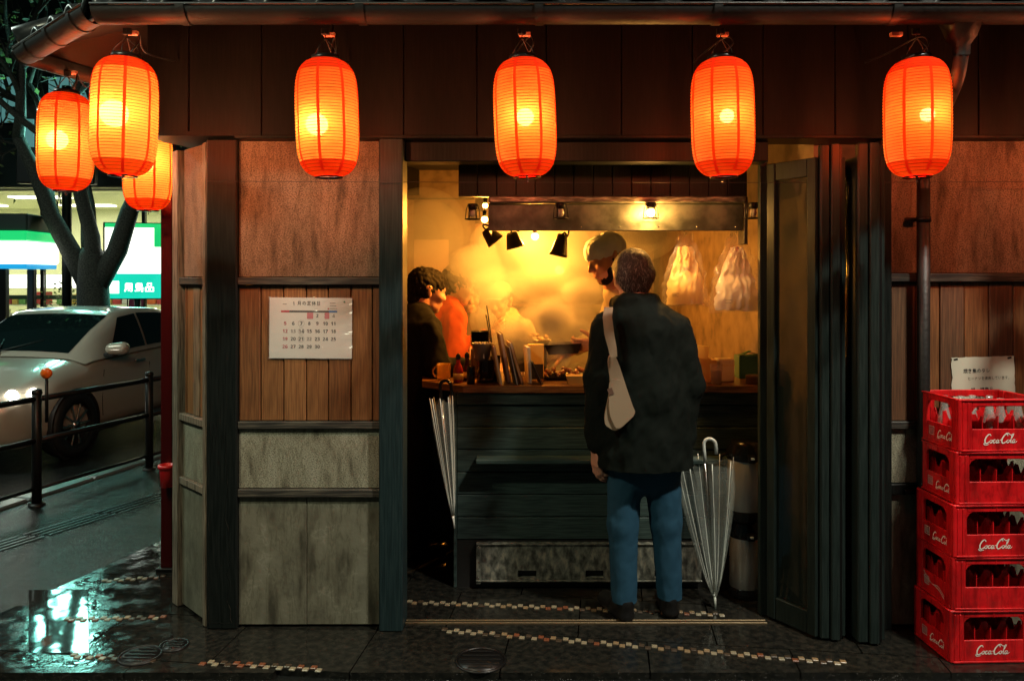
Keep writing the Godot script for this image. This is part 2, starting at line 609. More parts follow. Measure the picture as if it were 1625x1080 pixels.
	mat("card_yellow", lin(0.55, 0.34, 0.08), 0.7)
	mat("card_pale", lin(0.58, 0.48, 0.24), 0.6)
	mat("green_card", lin(0.03, 0.14, 0.08), 0.6)
	mat("black_gloss", lin(0.008, 0.008, 0.008), 0.18)
	mat("grey_tin", lin(0.22, 0.21, 0.18), 0.4, 0.3)
	mat("sauce_red", lin(0.22, 0.012, 0.006), 0.12)
	mat("sauce_dark", lin(0.03, 0.010, 0.004), 0.12)
	mat("meat_glazed", lin(0.20, 0.055, 0.015), 0.3)
	mat("meat_raw", lin(0.50, 0.30, 0.16), 0.45)
	mat("spot_shade", lin(0.05, 0.035, 0.018), 0.5, 0.4)
	var ag := mat("amber_glass", Color(0.85, 0.6, 0.2, 0.35), 0.08)
	ag.transparency = BaseMaterial3D.TRANSPARENCY_ALPHA
	var cg := mat("clear_glass", Color(0.9, 0.9, 0.85, 0.12), 0.05)
	cg.transparency = BaseMaterial3D.TRANSPARENCY_ALPHA
	var ad := mat("amber_drink", Color(0.8, 0.5, 0.12, 0.5), 0.1)
	ad.transparency = BaseMaterial3D.TRANSPARENCY_ALPHA
	var bg := mat("bottle_glass", Color(0.75, 0.8, 0.78, 0.2), 0.05)
	bg.transparency = BaseMaterial3D.TRANSPARENCY_ALPHA
	var cf := mat("clear_film", Color(0.95, 0.93, 0.88, 0.07), 0.10)
	cf.transparency = BaseMaterial3D.TRANSPARENCY_ALPHA
	var sf := mat("sleeve_film", Color(0.95, 0.95, 0.93, 0.05), 0.24)
	sf.transparency = BaseMaterial3D.TRANSPARENCY_ALPHA
	var vy := mat("vinyl", Color(0.85, 0.90, 0.86, 0.10), 0.10)
	vy.transparency = BaseMaterial3D.TRANSPARENCY_ALPHA
	for q in [["pack_yellow", lin(0.85, 0.70, 0.36)], ["pack_white", lin(0.86, 0.83, 0.74)]]:
		var pk := mat(q[0], q[1], 0.45)
		pk.backlight_enabled = true
		pk.backlight = lin(0.7, 0.62, 0.42)
	mat("pale_plastic", lin(0.62, 0.66, 0.60), 0.35)
	mat("urn_steel", lin(0.55, 0.54, 0.49), 0.36, 0.55)
	var cr := mat("crate_red", Color.WHITE, 0.36)
	cr.albedo_texture = noise_tex(40, 0.01, [[0.2, lin(0.60, 0.006, 0.010)], [0.6, lin(0.72, 0.009, 0.013)], [0.9, lin(0.66, 0.02, 0.02)]], 5)
	relief(cr, noise_tex(41, 0.06, [], 3), 0.02)
	tri_uv(cr, Vector3.ONE * 3.0)
	grime("crate_red", 74)
	mat("crate_print", lin(0.78, 0.76, 0.68), 0.5)
	mat("crate_print_dull", lin(0.50, 0.36, 0.33), 0.5)
	# people
	var sk := mat("skin", lin(0.46, 0.23, 0.15), 0.5)
	sk.subsurf_scatter_enabled = true
	sk.subsurf_scatter_strength = 0.15
	mat("eye", lin(0.05, 0.04, 0.035), 0.2)
	mat("hair_dark", lin(0.010, 0.008, 0.006), 0.75).metallic_specular = 0.25
	mat("hair_strand", lin(0.010, 0.010, 0.010), 0.6)
	mat("hair_strand_grey", lin(0.16, 0.155, 0.15), 0.6)
	var hg := speckled("hair_grey", lin(0.006, 0.006, 0.006), lin(0.016, 0.016, 0.016), lin(0.17, 0.165, 0.16), 42, 9.0, 0.7, 0.6, 0.05)
	tri_uv(hg, Vector3(20, 8, 20))
	hg.metallic_specular = 0.2
	cloth("coat_dark", lin(0.0035, 0.0065, 0.005), 43)
	cloth("trousers_blue", lin(0.018, 0.062, 0.105), 44)
	cloth("cloth_black", lin(0.007, 0.007, 0.007), 45)
	cloth("jacket_orange", lin(0.70, 0.10, 0.015), 46)
	cloth("jacket_brown", lin(0.10, 0.05, 0.025), 47)
	cloth("shirt_cream", lin(0.50, 0.42, 0.28), 48)
	cloth("cap_pale", lin(0.55, 0.48, 0.38), 49)
	cloth("scarf_blue", lin(0.62, 0.70, 0.75), 50)
	cloth("canvas", lin(0.27, 0.205, 0.135), 51)
	mat("tag_brown", lin(0.10, 0.05, 0.03), 0.7)
	var shoe := mat("shoe_black", lin(0.008, 0.008, 0.008), 0.35)

	# street
	mat("orange_lens", lin(0.75, 0.14, 0.01), 0.3)
	mat("store_wall", lin(0.70, 0.72, 0.50), 0.7)
	speckled("night_wall", lin(0.008, 0.012, 0.011), lin(0.014, 0.020, 0.018), lin(0.022, 0.030, 0.027), 52, 0.5, 0.8, 0.1, 0.02)
	mat("night_fascia", lin(0.012, 0.022, 0.020), 0.5)
	mat("green_metal", lin(0.06, 0.11, 0.06), 0.5)
	var sg := mat("store_glass", Color(0.8, 0.9, 0.85, 0.06), 0.03)
	sg.transparency = BaseMaterial3D.TRANSPARENCY_ALPHA
	glow(mat("panel_light", lin(0.8, 0.8, 0.75), 0.5), lin(1.0, 0.98, 0.8), 4.0)
	glow(mat("sign_white", lin(0.7, 0.7, 0.65), 0.4), lin(1.0, 1.0, 0.86), 2.4)
	glow(mat("sign_bright", lin(0.7, 0.7, 0.65), 0.4), lin(0.62, 1.0, 0.88), 9.0)
	glow(mat("sign_panel", lin(0.6, 0.65, 0.65), 0.4), lin(0.7, 0.9, 0.85), 0.5)
	glow(mat("sign_green", lin(0.02, 0.3, 0.1), 0.4), lin(0.01, 0.62, 0.16), 1.0)
	glow(mat("sign_teal", lin(0.01, 0.3, 0.25), 0.4), lin(0.005, 0.58, 0.40), 1.2)
	glow(mat("sign_blue", lin(0.01, 0.15, 0.35), 0.4), lin(0.01, 0.35, 0.70), 1.0)
	glow(mat("teal_window", lin(0.05, 0.1, 0.1), 0.2), lin(0.07, 0.20, 0.19), 1.0)
	mat("dark_window", lin(0.006, 0.009, 0.009), 0.1)
	mat("goods_orange", lin(0.75, 0.16, 0.02), 0.5)
	mat("goods_green", lin(0.15, 0.40, 0.08), 0.5)
	mat("goods_white", lin(0.7, 0.7, 0.6), 0.5)
	mat("goods_red", lin(0.55, 0.04, 0.03), 0.5)
	mat("goods_yellow", lin(0.7, 0.5, 0.08), 0.5)
	mat("goods_magenta", lin(0.40, 0.03, 0.10), 0.6)
	speckled("bark", lin(0.010, 0.011, 0.009), lin(0.03, 0.032, 0.026), lin(0.06, 0.06, 0.05), 53, 2.0, 0.9, 0.8, 0.03)
	var lf := mat("leaf", lin(0.04, 0.07, 0.03), 0.6)
	lf.backlight_enabled = true
	lf.backlight = lin(0.2, 0.3, 0.1)
	# car
	var cp := mat("car_paint", lin(0.50, 0.44, 0.36), 0.3, 0.2)
	cp.clearcoat_enabled = true
	cp.clearcoat = 1.0
	cp.clearcoat_roughness = 0.05
	mat("car_glass", lin(0.004, 0.010, 0.010), 0.03)
	mat("rubber", lin(0.010, 0.010, 0.010), 0.6)
	mat("rim_dark", lin(0.02, 0.022, 0.022), 0.4, 0.7)
	mat("lamp_chrome", lin(0.55, 0.58, 0.58), 0.1, 0.6)
	glow(mat("headlight", lin(0.9, 0.9, 0.85), 0.2), lin(1.0, 0.97, 0.82), 24.0)
	M.dark_paint.metallic_specular = 0.3
	M.blue_paint.metallic_specular = 0.3
	M.fascia_wood.metallic_specular = 0.3
	M.door_paint.metallic_specular = 0.3
	M.counter_board.metallic_specular = 0.3
	M.hood_board.metallic_specular = 0.3

func cloth(name_: String, c: Color, seed_no: int) -> void:
	var m := mat(name_, Color.WHITE, 0.85)
	var l := c.srgb_to_linear()
	m.albedo_texture = noise_tex(seed_no, 0.12, [[0.2, lin(l.r * 0.75, l.g * 0.75, l.b * 0.75)], [0.8, lin(l.r * 1.2, l.g * 1.2, l.b * 1.2)]], 3, 256)
	relief(m, m.albedo_texture, 0.05)
	tri_uv(m, Vector3.ONE * 22.0, false)
	m.metallic_specular = 0.25


# weathering: a coarse, blotchy layer of old grime and water stains over the fine grain
func grime(name_: String, seed_no: int) -> void:
	var m: StandardMaterial3D = M[name_]
	m.detail_enabled = true
	m.detail_blend_mode = BaseMaterial3D.BLEND_MODE_MUL
	m.detail_uv_layer = BaseMaterial3D.DETAIL_UV_2
	m.detail_albedo = noise_tex(seed_no, 0.007, [[0.12, Color(0.55, 0.54, 0.50)], [0.32, Color(0.80, 0.79, 0.76)], [0.5, Color(0.95, 0.95, 0.93)], [0.56, Color(0.80, 0.79, 0.76)], [0.60, Color(0.93, 0.93, 0.91)], [0.85, Color(1, 1, 1)]], 6, 512, false, 40.0)
	m.uv2_triplanar = true
	m.uv2_world_triplanar = true
	m.uv2_scale = Vector3(2.2, 0.55, 2.2)
# ---------------------------------------------------------------- ground

func slab(called: String, poly: Array, y: float, thick: float, m: Material, parent: Node = self) -> MeshInstance3D:  # poly: Vector2(x, z)
	var st := mk()
	var q := PackedVector2Array()
	for p in poly:
		q.append(Vector2(p.x, -p.y))
	prism(st, q, thick, Transform3D(Basis(Vector3.RIGHT, -PI / 2), Vector3(0, y - thick, 0)))
	return put(st, called, m, parent)

func build_ground() -> void:
	var st := mk()
	var far := 90.0
	sheet(st, [[Vector3(-far, -0.17, far), Vector3(far, -0.17, far)], [Vector3(-far, -0.17, -far), Vector3(far, -0.17, -far)]])
	kind(put(st, "road", M.wet_asphalt), "structure")
	# the pavement runs along the side street, which leaves the corner 17 degrees off the bar's side
	kind(slab("sidewalk", [Vector2(-4.6, 5.6), Vector2(-3.62, -1.5), Vector2(-1.1, -11.0), Vector2(3.4, -11.0), Vector2(3.4, 5.6)], -0.03, 0.15, M.wet_asphalt), "structure")
	var kerb := Node3D.new()
	kerb.name = "kerb"
	add_child(kerb)
	kind(kerb, "structure")
	var line := [Vector2(-4.62, 5.6), Vector2(-3.64, -1.5), Vector2(-1.12, -11.0)]
	for i in 2:
		var a: Vector2 = line[i]
		var b: Vector2 = line[i + 1]
		var n := int(a.distance_to(b) / 0.6)
		for k in n:
			var p := a.lerp(b, (k + 0.5) / n)
			var ang := (b - a).angle()
			piece("kerb_stone", Vector3(p.x - 0.075, -0.09, p.y), Vector3(a.distance_to(b) / n - 0.008, 0.16, 0.15), M.kerb_stone if M.has("kerb_stone") else M.wet_stone, kerb, 0.015, Basis(Vector3.UP, -ang))
	# the bar's own paved apron, dark stone flags laid slightly askew
	var apron := Node3D.new()
	apron.name = "doorway_paving"
	add_child(apron)
	kind(apron, "structure")
	var outline := PackedVector2Array([Vector2(-2.62, 0.40), Vector2(-2.38, -0.27), Vector2(-2.11, -1.18), Vector2(-1.75, -2.4), Vector2(2.9, -2.4), Vector2(2.9, 0.40)])
	slab("bedding", [Vector2(-2.61, 0.39), Vector2(-2.38, -0.27), Vector2(-2.11, -1.18), Vector2(-1.76, -2.39), Vector2(2.89, -2.39), Vector2(2.89, 0.39)], -0.052, 0.10, M.dark_gutter, apron)
	var turn := deg_to_rad(7.0)
	var sunken := PackedVector2Array([Vector2(-1.79, 0.235), Vector2(-2.155, -0.425), Vector2(-2.46, -0.425), Vector2(-2.046, 0.235)])
	for i in range(-6, 8):
		for j in range(-8, 4):
			var o := Vector2(i * 0.6 + (0.3 if j % 2 else 0.0), j * 0.42 + 0.06)
			var q := PackedVector2Array()
			for c in [Vector2(0.003, 0.003), Vector2(0.597, 0.003), Vector2(0.597, 0.417), Vector2(0.003, 0.417)]:
				q.append((o + c).rotated(turn))
			for cut in Geometry2D.intersect_polygons(q, outline):
				for bit in Geometry2D.clip_polygons(cut, sunken):
					if bit.size() > 2 and absf(area(bit)) > 0.004:
						slab("flagstone", Array(bit), 0.0, 0.05, M.wet_stone, apron)
	# one polished flag in the corner, lying under a film of water
	slab("flagstone", [Vector2(-1.793, 0.232), Vector2(-2.157, -0.422), Vector2(-2.456, -0.422), Vector2(-2.048, 0.232)], -0.001, 0.05, M.wet_smooth, apron)
	# rows of small mosaic tiles set into the apron
	mosaic(apron, Vector2(-1.8569, 0.262), Vector2(-0.7663, 0.376), [[0.36, 0.52]])
	mosaic(apron, Vector2(-0.3187, 0.03), Vector2(1.3788, 0.328), [])
	mosaic(apron, Vector2(-0.5155, -0.27), Vector2(1.0001, -0.13), [])
	mosaic(apron, Vector2(-2.0811, -0.078), Vector2(-1.6178, -0.10), [])
	mosaic(apron, Vector2(-2.1466, -0.53), Vector2(-1.838, -0.59), [])
	# brass tracks of the sliding doors
	for z in [-0.035, -0.062]:
		span("door_track", Vector3(-0.49, -0.004, z - 0.004), Vector3(1.17, 0.008, z + 0.004), M.brass_rail, apron, 0.002)
	# drain in front of the apron
	span("gutter_channel", Vector3(-2.62, -0.10, 0.402), Vector3(2.9, -0.055, 0.47), M.dark_gutter, apron, 0.002)
	for d in [[-0.1291, 0.304, 0.105], [-1.5594, 0.265, 0.085], [-1.4571, 0.173, 0.06]]:
		var cover := thing("drain_cover", "", "drain cover", Vector3(d[0], 0.0015, d[1]))
		tag(cover, ["round dark drain cover in the paving before the doorway", "larger round drain cover that breaks the mosaic row", "small round drain cover below the chamfered corner"][taken["drain_cover"]], "drain cover", "drain covers in the paving")
		var s2 := mk(true)
		lathe(s2, [Vector2(d[2] - 0.008, 0.001), Vector2(d[2] - 0.006, 0.006), Vector2(d[2], 0.006), Vector2(d[2] + 0.002, 0.0)], 32)
		put(s2, "rim", M.black_metal, cover)
		var s3 := mk(true)
		lathe(s3, [Vector2(d[2] - 0.009, 0.0), Vector2(d[2] - 0.010, 0.0035), Vector2(0, 0.0035)], 32)
		put(s3, "plate", M.black_metal, cover)
		for k in 5:
			var hw := sqrt(maxf(pow(d[2] - 0.02, 2) - pow((k - 2) * d[2] * 0.33, 2), 0.0))
			piece("rib", Vector3(0, 0.005, (k - 2) * d[2] * 0.33), Vector3(hw * 2, 0.004, 0.008), M.black_metal, cover, 0.001)
	# raised lines for the blind along the pavement
	for k in 4:
		var dir := Vector2(0.42, -0.908)
		var from := Vector2(-3.03 - 0.055 * k, -1.07) - dir * 2.2
		var to := from + dir * 7.0
		for n in 14:
			var p0 := from.lerp(to, n / 14.0)
			var p1 := from.lerp(to, (n + 0.93) / 14.0)
			var c := (p0 + p1) * 0.5
			piece("tactile_bar", Vector3(c.x, -0.029, c.y), Vector3(p0.distance_to(p1), 0.008, 0.022), M.dark_gutter, get_node("sidewalk"), 0.003, Basis(Vector3.UP, -dir.angle()))

func area(p: PackedVector2Array) -> float:
	var s := 0.0
	for i in p.size():
		s += p[i].cross(p[(i + 1) % p.size()])
	return s * 0.5

func mosaic(apron: Node3D, a: Vector2, b: Vector2, gaps: Array) -> void:
	var n := int(a.distance_to(b) / 0.027)
	var dir := (b - a).normalized()
	var side := Vector2(-dir.y, dir.x)
	for i in n:
		var f := (i + 0.5) / n
		if gaps.any(func(g): return f > g[0] and f < g[1]):
			continue
		var r := rng.randf()
		var m: Material = M.mosaic_cream if r < 0.42 else M.mosaic_tan if r < 0.66 else M.mosaic_rust if r < 0.80 else M.mosaic_brown
		var p := a.lerp(b, f) + side * (0.010 if i % 2 else -0.010)
		piece("mosaic_tile", Vector3(p.x, 0.001, p.y), Vector3(0.024, 0.007, 0.024), m, apron, 0.0015, Basis(Vector3.UP, -dir.angle()))

# ---------------------------------------------------------------- the bar's front

func build_bar() -> void:
	bar = thing("grill_bar", "dark timber grill bar with plaster panels, tiled eave and open doorway on the street corner", "building")
	var p := bar
	# posts
	span("corner_post", Vector3(-1.379, 0, -0.10), Vector3(-1.241, 2.21, 0.022), M.dark_paint, p, 0.006)
	# where the paint has flaked, the bared timber shows in a ragged patch
	var rag := PackedVector2Array([Vector2(-1.372, 0.03), Vector2(-1.262, 0.03)])
	for k in 22:
		rag.append(Vector2(-1.266 - absf(rng.randfn()) * 0.012 - 0.016 * (k / 21.0), 0.05 + 0.86 * k / 21.0))
	for k in 9:
		rag.append(Vector2(-1.290 - 0.009 * k, 0.86 + rng.randf_range(-0.09, 0.10)))
	for k in 22:
		rag.append(Vector2(-1.372 + absf(rng.randfn()) * 0.007, 0.93 - 0.86 * k / 21.0))
	var fp := mk()
	prism(fp, rag, 0.0015, Transform3D(Basis.IDENTITY, -p.get_node("corner_post").position + Vector3(0, 0, 0.0222)))
	put(fp, "flaked_paint", M.chipped_paint, p.get_node("corner_post"))
	span("door_post", Vector3(-0.597, 0, -0.11), Vector3(-0.49, 2.21, 0.045), M.blue_paint, p, 0.005)
	# front panel between the posts, from the top: stucco, rail, planks, rail, plaster, rail, cement boards
	var x0 := -1.241
	var x1 := -0.597
	span("stucco_panel", Vector3(x0, 1.588, -0.09), Vector3(x1, 2.205, -0.004), M.stucco, p, 0.002)
	span("rail", Vector3(x0, 1.552, -0.09), Vector3(x1, 1.586, 0.016), M.rail_wood, p, 0.003)
	var px := [378, 413, 449.5, 485.5, 520.5, 556.5, 591, 603.5]
	var planks := [M.plank_b, M.plank_a, M.plank_c, M.plank_a, M.plank_b, M.plank_a, M.plank_b]
	for i in 7:
		var a: float = (px[i] - 812.5) / 350.0
		var b: float = (px[i + 1] - 812.5) / 350.0
		span("plank", Vector3(a + 0.0022, 0.936, -0.03), Vector3(b - 0.0022, 1.550, -0.002 - 0.002 * (i % 2)), planks[i], p, 0.003)
	span("plank_backing", Vector3(x0, 0.936, -0.09), Vector3(x1, 1.550, -0.031), M.soot, p, 0.0)
	span("rail", Vector3(x0, 0.901, -0.09), Vector3(x1, 0.934, 0.014), M.rail_wood, p, 0.003)
	span("plaster_panel", Vector3(x0, 0.631, -0.09), Vector3(x1, 0.899, -0.002), M.rough_plaster, p, 0.002)
	span("rail", Vector3(x0, 0.593, -0.09), Vector3(x1, 0.629, 0.016), M.rail_wood, p, 0.003)
	span("cement_board", Vector3(x0, 0.012, -0.09), Vector3(-0.9335, 0.591, -0.002), M.cement_board, p, 0.002)
	span("cement_board", Vector3(-0.9310, 0.012, -0.09), Vector3(x1, 0.591, -0.0032), M.cement_board, p, 0.002)
	# chamfered corner: the same courses turned by 45 degrees
	var c := part("chamfered_corner", p)
	c.position = Vector3(-1.384, 0, -0.005)
	c.rotation.y = deg_to_rad(-45.0)  # its own x runs back to the left when negative
	var w := 0.345
	span("stile", Vector3(-w - 0.03, 0, -0.10), Vector3(-w + 0.035, 2.20, 0.012), M.bare_wood, c, 0.004)
	span("stile", Vector3(-0.034, 0, -0.08), Vector3(0.0, 2.20, 0.010), M.bare_wood, c, 0.004)
	span("stucco_panel", Vector3(-w + 0.055, 1.588, -0.09), Vector3(-0.035, 2.20, -0.012), M.stucco, c, 0.002)
	for y in [1.568, 0.917, 0.611]:
		span("rail", Vector3(-w + 0.0355, y - 0.017, -0.09), Vector3(-0.0345, y + 0.017, 0.006), M.rail_wood if y > 1.0 else M.bare_wood, c, 0.003)
	var edges := [-0.285, -0.262, -0.19, -0.115, -0.036]
	for i in 4:
		span("plank", Vector3(edges[i] + 0.002, 0.936, -0.04), Vector3(edges[i + 1] - 0.002, 1.55, -0.012 - 0.003 * (i % 2)), [M.plank_b, M.plank_c, M.plank_grey, M.plank_c][i], c, 0.003)
	span("panel_backing", Vector3(-w + 0.036, 0.0, -0.10), Vector3(-0.035, 2.20, -0.0925), M.soot, c, 0.0)
	span("plaster_panel", Vector3(-w + 0.045, 0.629, -0.09), Vector3(-0.035, 0.899, -0.012), M.rough_plaster, c, 0.002)
	span("cement_board", Vector3(-w + 0.037, 0.012, -0.09), Vector3(-0.035, 0.593, -0.010), M.cement_board, c, 0.002)
	# side wall behind the corner, along the side street
	var s := part("side_wall", p)
	s.position = Vector3(-1.655, 0, -0.275)
	s.rotation.y = deg_to_rad(73.0)
	span("wall_panel", Vector3(0.03, 0, 0.02), Vector3(6.4, 2.205, 0.12), M.stucco, s, 0.002)
	for k in 5:
		span("post", Vector3(0.3 + k * 1.35, 0, -0.02), Vector3(0.39 + k * 1.35, 2.205, 0.019), M.dark_paint, s, 0.004)
	# beam over doorway and panels
	span("lintel", Vector3(-1.241, 2.2065, -0.11), Vector3(2.9, 2.222, 0.055), M.dark_paint, p, 0.003)
	span("lintel_beam", Vector3(-0.488, 2.115, -0.13), Vector3(1.17, 2.205, -0.02), M.dark_paint, p, 0.004)
	# upright fascia boards
	var cuts := [237, 303, 418, 530, 642, 757, 867, 985, 1097, 1208, 1322, 1436, 1548, 1660, 1772]
	for i in cuts.size() - 1:
		var a: float = (cuts[i] - 812.5) / 350.0
		var b: float = (cuts[i + 1] - 812.5) / 350.0
		span("fascia_board", Vector3(a + 0.0018, 2.2235, -0.02), Vector3(b - 0.0018, 2.82, 0.03 - 0.003 * (i % 2)), M.fascia_wood, p, 0.003)
	span("fascia_backing", Vector3(-1.64, 2.2235, -0.12), Vector3(2.74, 2.85, -0.021), M.soot, p, 0.0)
	# soffit above the chamfer and upper side wall
	var soff := mk()
	prism(soff, PackedVector2Array([Vector2(-1.64, 0.12), Vector2(-1.64, -0.03), Vector2(-1.22, -0.03), Vector2(-1.22, 1.40)]), 0.02, Transform3D(Basis(Vector3.RIGHT, -PI / 2), Vector3(0, 2.2225, 0)))
	put(soff, "corner_soffit", M.fascia_wood, p)
	var up := part("upper_side_wall", p)
	up.position = Vector3(-1.64, 0, -0.12)
	up.rotation.y = deg_to_rad(73.0)
	for k in 14:
		span("fascia_board", Vector3(k * 0.45 + 0.002, 2.245, 0.002 + 0.003 * (k % 2)), Vector3(k * 0.45 + 0.448, 2.82, 0.10), M.fascia_wood, up, 0.003)
	# right-hand wall beyond the folded doors
	var r0 := 1.71
	span("wall_post", Vector3(1.66, 0, -0.11), Vector3(r0, 2.205, 0.03), M.dark_paint, p, 0.004)
	span("stucco_panel", Vector3(r0, 1.605, -0.09), Vector3(2.9, 2.205, -0.004), M.stucco, p, 0.002)
	span("rail", Vector3(r0, 1.566, -0.09), Vector3(2.9, 1.603, 0.016), M.rail_wood, p, 0.003)
	for i in 10:
		var a := r0 + 0.01 + i * 0.1115
		span("plank", Vector3(a + 0.002, 0.936, -0.03), Vector3(a + 0.1095, 1.564, -0.002 - 0.002 * (i % 2)), M.plank_b if i % 2 else M.plank_dull, p, 0.003)
	span("plank_backing", Vector3(r0, 0.936, -0.09), Vector3(2.9, 1.564, -0.031), M.soot, p, 0.0)
	span("rail", Vector3(r0, 0.901, -0.09), Vector3(2.9, 0.934, 0.014), M.rail_wood, p, 0.003)
	span("plaster_panel", Vector3(r0, 0.655, -0.09), Vector3(2.9, 0.899, -0.002), M.rough_plaster, p, 0.002)
	span("rail", Vector3(r0, 0.605, -0.09), Vector3(2.9, 0.653, 0.016), M.dark_paint, p, 0.003)
	span("cement_board", Vector3(r0, 0.012, -0.09), Vector3(2.9, 0.603, -0.002), M.cement_board, p, 0.002)
	build_eave(p)
	# thin line strung across the front
	var ln := mk(true)
	var pts := []
	for i in 25:
		var f := i / 24.0
		pts.append(Vector3(lerpf(-1.36, 2.85, f), 2.014 - 0.006 * sin(f * PI), 0.062))
	tube(ln, pts, 0.0013, 5)
	tag(put(ln, "wire_line", M.wire), "thin dark wire strung level across the stucco and doorway", "wire")
	# rainwater pipe
	var dp := thing("drainpipe", "dark round drainpipe running down from the eave funnel behind the red crates", "drainpipe", Vector3(1.838, 0, 0.055))
	var d1 := mk(true)
	lathe(d1, [Vector2(0, 0.0), Vector2(0.027, 0.0), Vector2(0.027, 1.98), Vector2(0, 1.98)], 20)
	put(d1, "pipe", M.gutter_metal, dp)
	var d2 := mk(true)
	tube(d2, curve([Vector3(0, 1.975, 0), Vector3(0.0, 2.04, 0.0), Vector3(-0.02, 2.12, 0.05), Vector3(-0.075, 2.27, 0.30), Vector3(-0.112, 2.35, 0.45), Vector3(-0.120, 2.44, 0.497)], 6), 0.026, 14)
	put(d2, "elbow", M.gutter_metal, dp)
	for y in [0.62, 1.845]:
		var d3 := mk(true)
		lathe(d3, [Vector2(0.027, y - 0.012), Vector2(0.031, y - 0.012), Vector2(0.031, y + 0.012), Vector2(0.027, y + 0.012)], 20)
		box(d3, Vector3(-0.045, y, -0.03), Vector3(0.05, 0.02, 0.012), 0.002)
		put(d3, "bracket", M.black_metal, dp)
	var d4 := mk(true)
	var fx := 1.7161 - 1.838
	for k in 1:
		var prof := [[0.030, 2.43], [0.032, 2.47], [0.055, 2.50], [0.078, 2.565], [0.105, 2.66]]
		var rows := []
		for q in prof:
			rows.append(Vector2(q[0], q[1]))
		lathe(d4, rows, 4, Transform3D(Basis(Vector3.UP, PI / 4), Vector3(fx, 0, 0.50)))
	d4.set_smooth_group(-1)
	put(d4, "funnel", M.gutter_metal, dp)
	# dark red post at the side, by the street
	var rp := thing("side_post", "dark red lacquered post standing by the chamfered corner", "post", Vector3(-1.8703, -0.03, 3.5 - 4.2))
	span("shaft", Vector3(-0.030, 0, -0.03), Vector3(0.030, 2.5, 0.03), M.red_lacquer, rp, 0.004)
	span("foot", Vector3(-0.05, 0, -0.05), Vector3(0.05, 0.05, 0.05), M.black_metal, rp, 0.004)
	var bk := thing("ash_bucket", "small red bucket fixed to the dark red post", "bucket", Vector3(-1.8448, 0.4694, -0.62))
	var b1 := mk(true)
	lathe(b1, [Vector2(0, 0), Vector2(0.030, 0), Vector2(0.036, 0.10), Vector2(0.036, 0.10)], 18)
	put(b1, "body", M.red_plastic, bk)
	var b2 := mk(true)
	lathe(b2, [Vector2(0.036, 0.098), Vector2(0.044, 0.10), Vector2(0.044, 0.118), Vector2(0.032, 0.118), Vector2(0.030, 0.02), Vector2(0, 0.015)], 18)
	put(b2, "rim", M.red_plastic, bk)

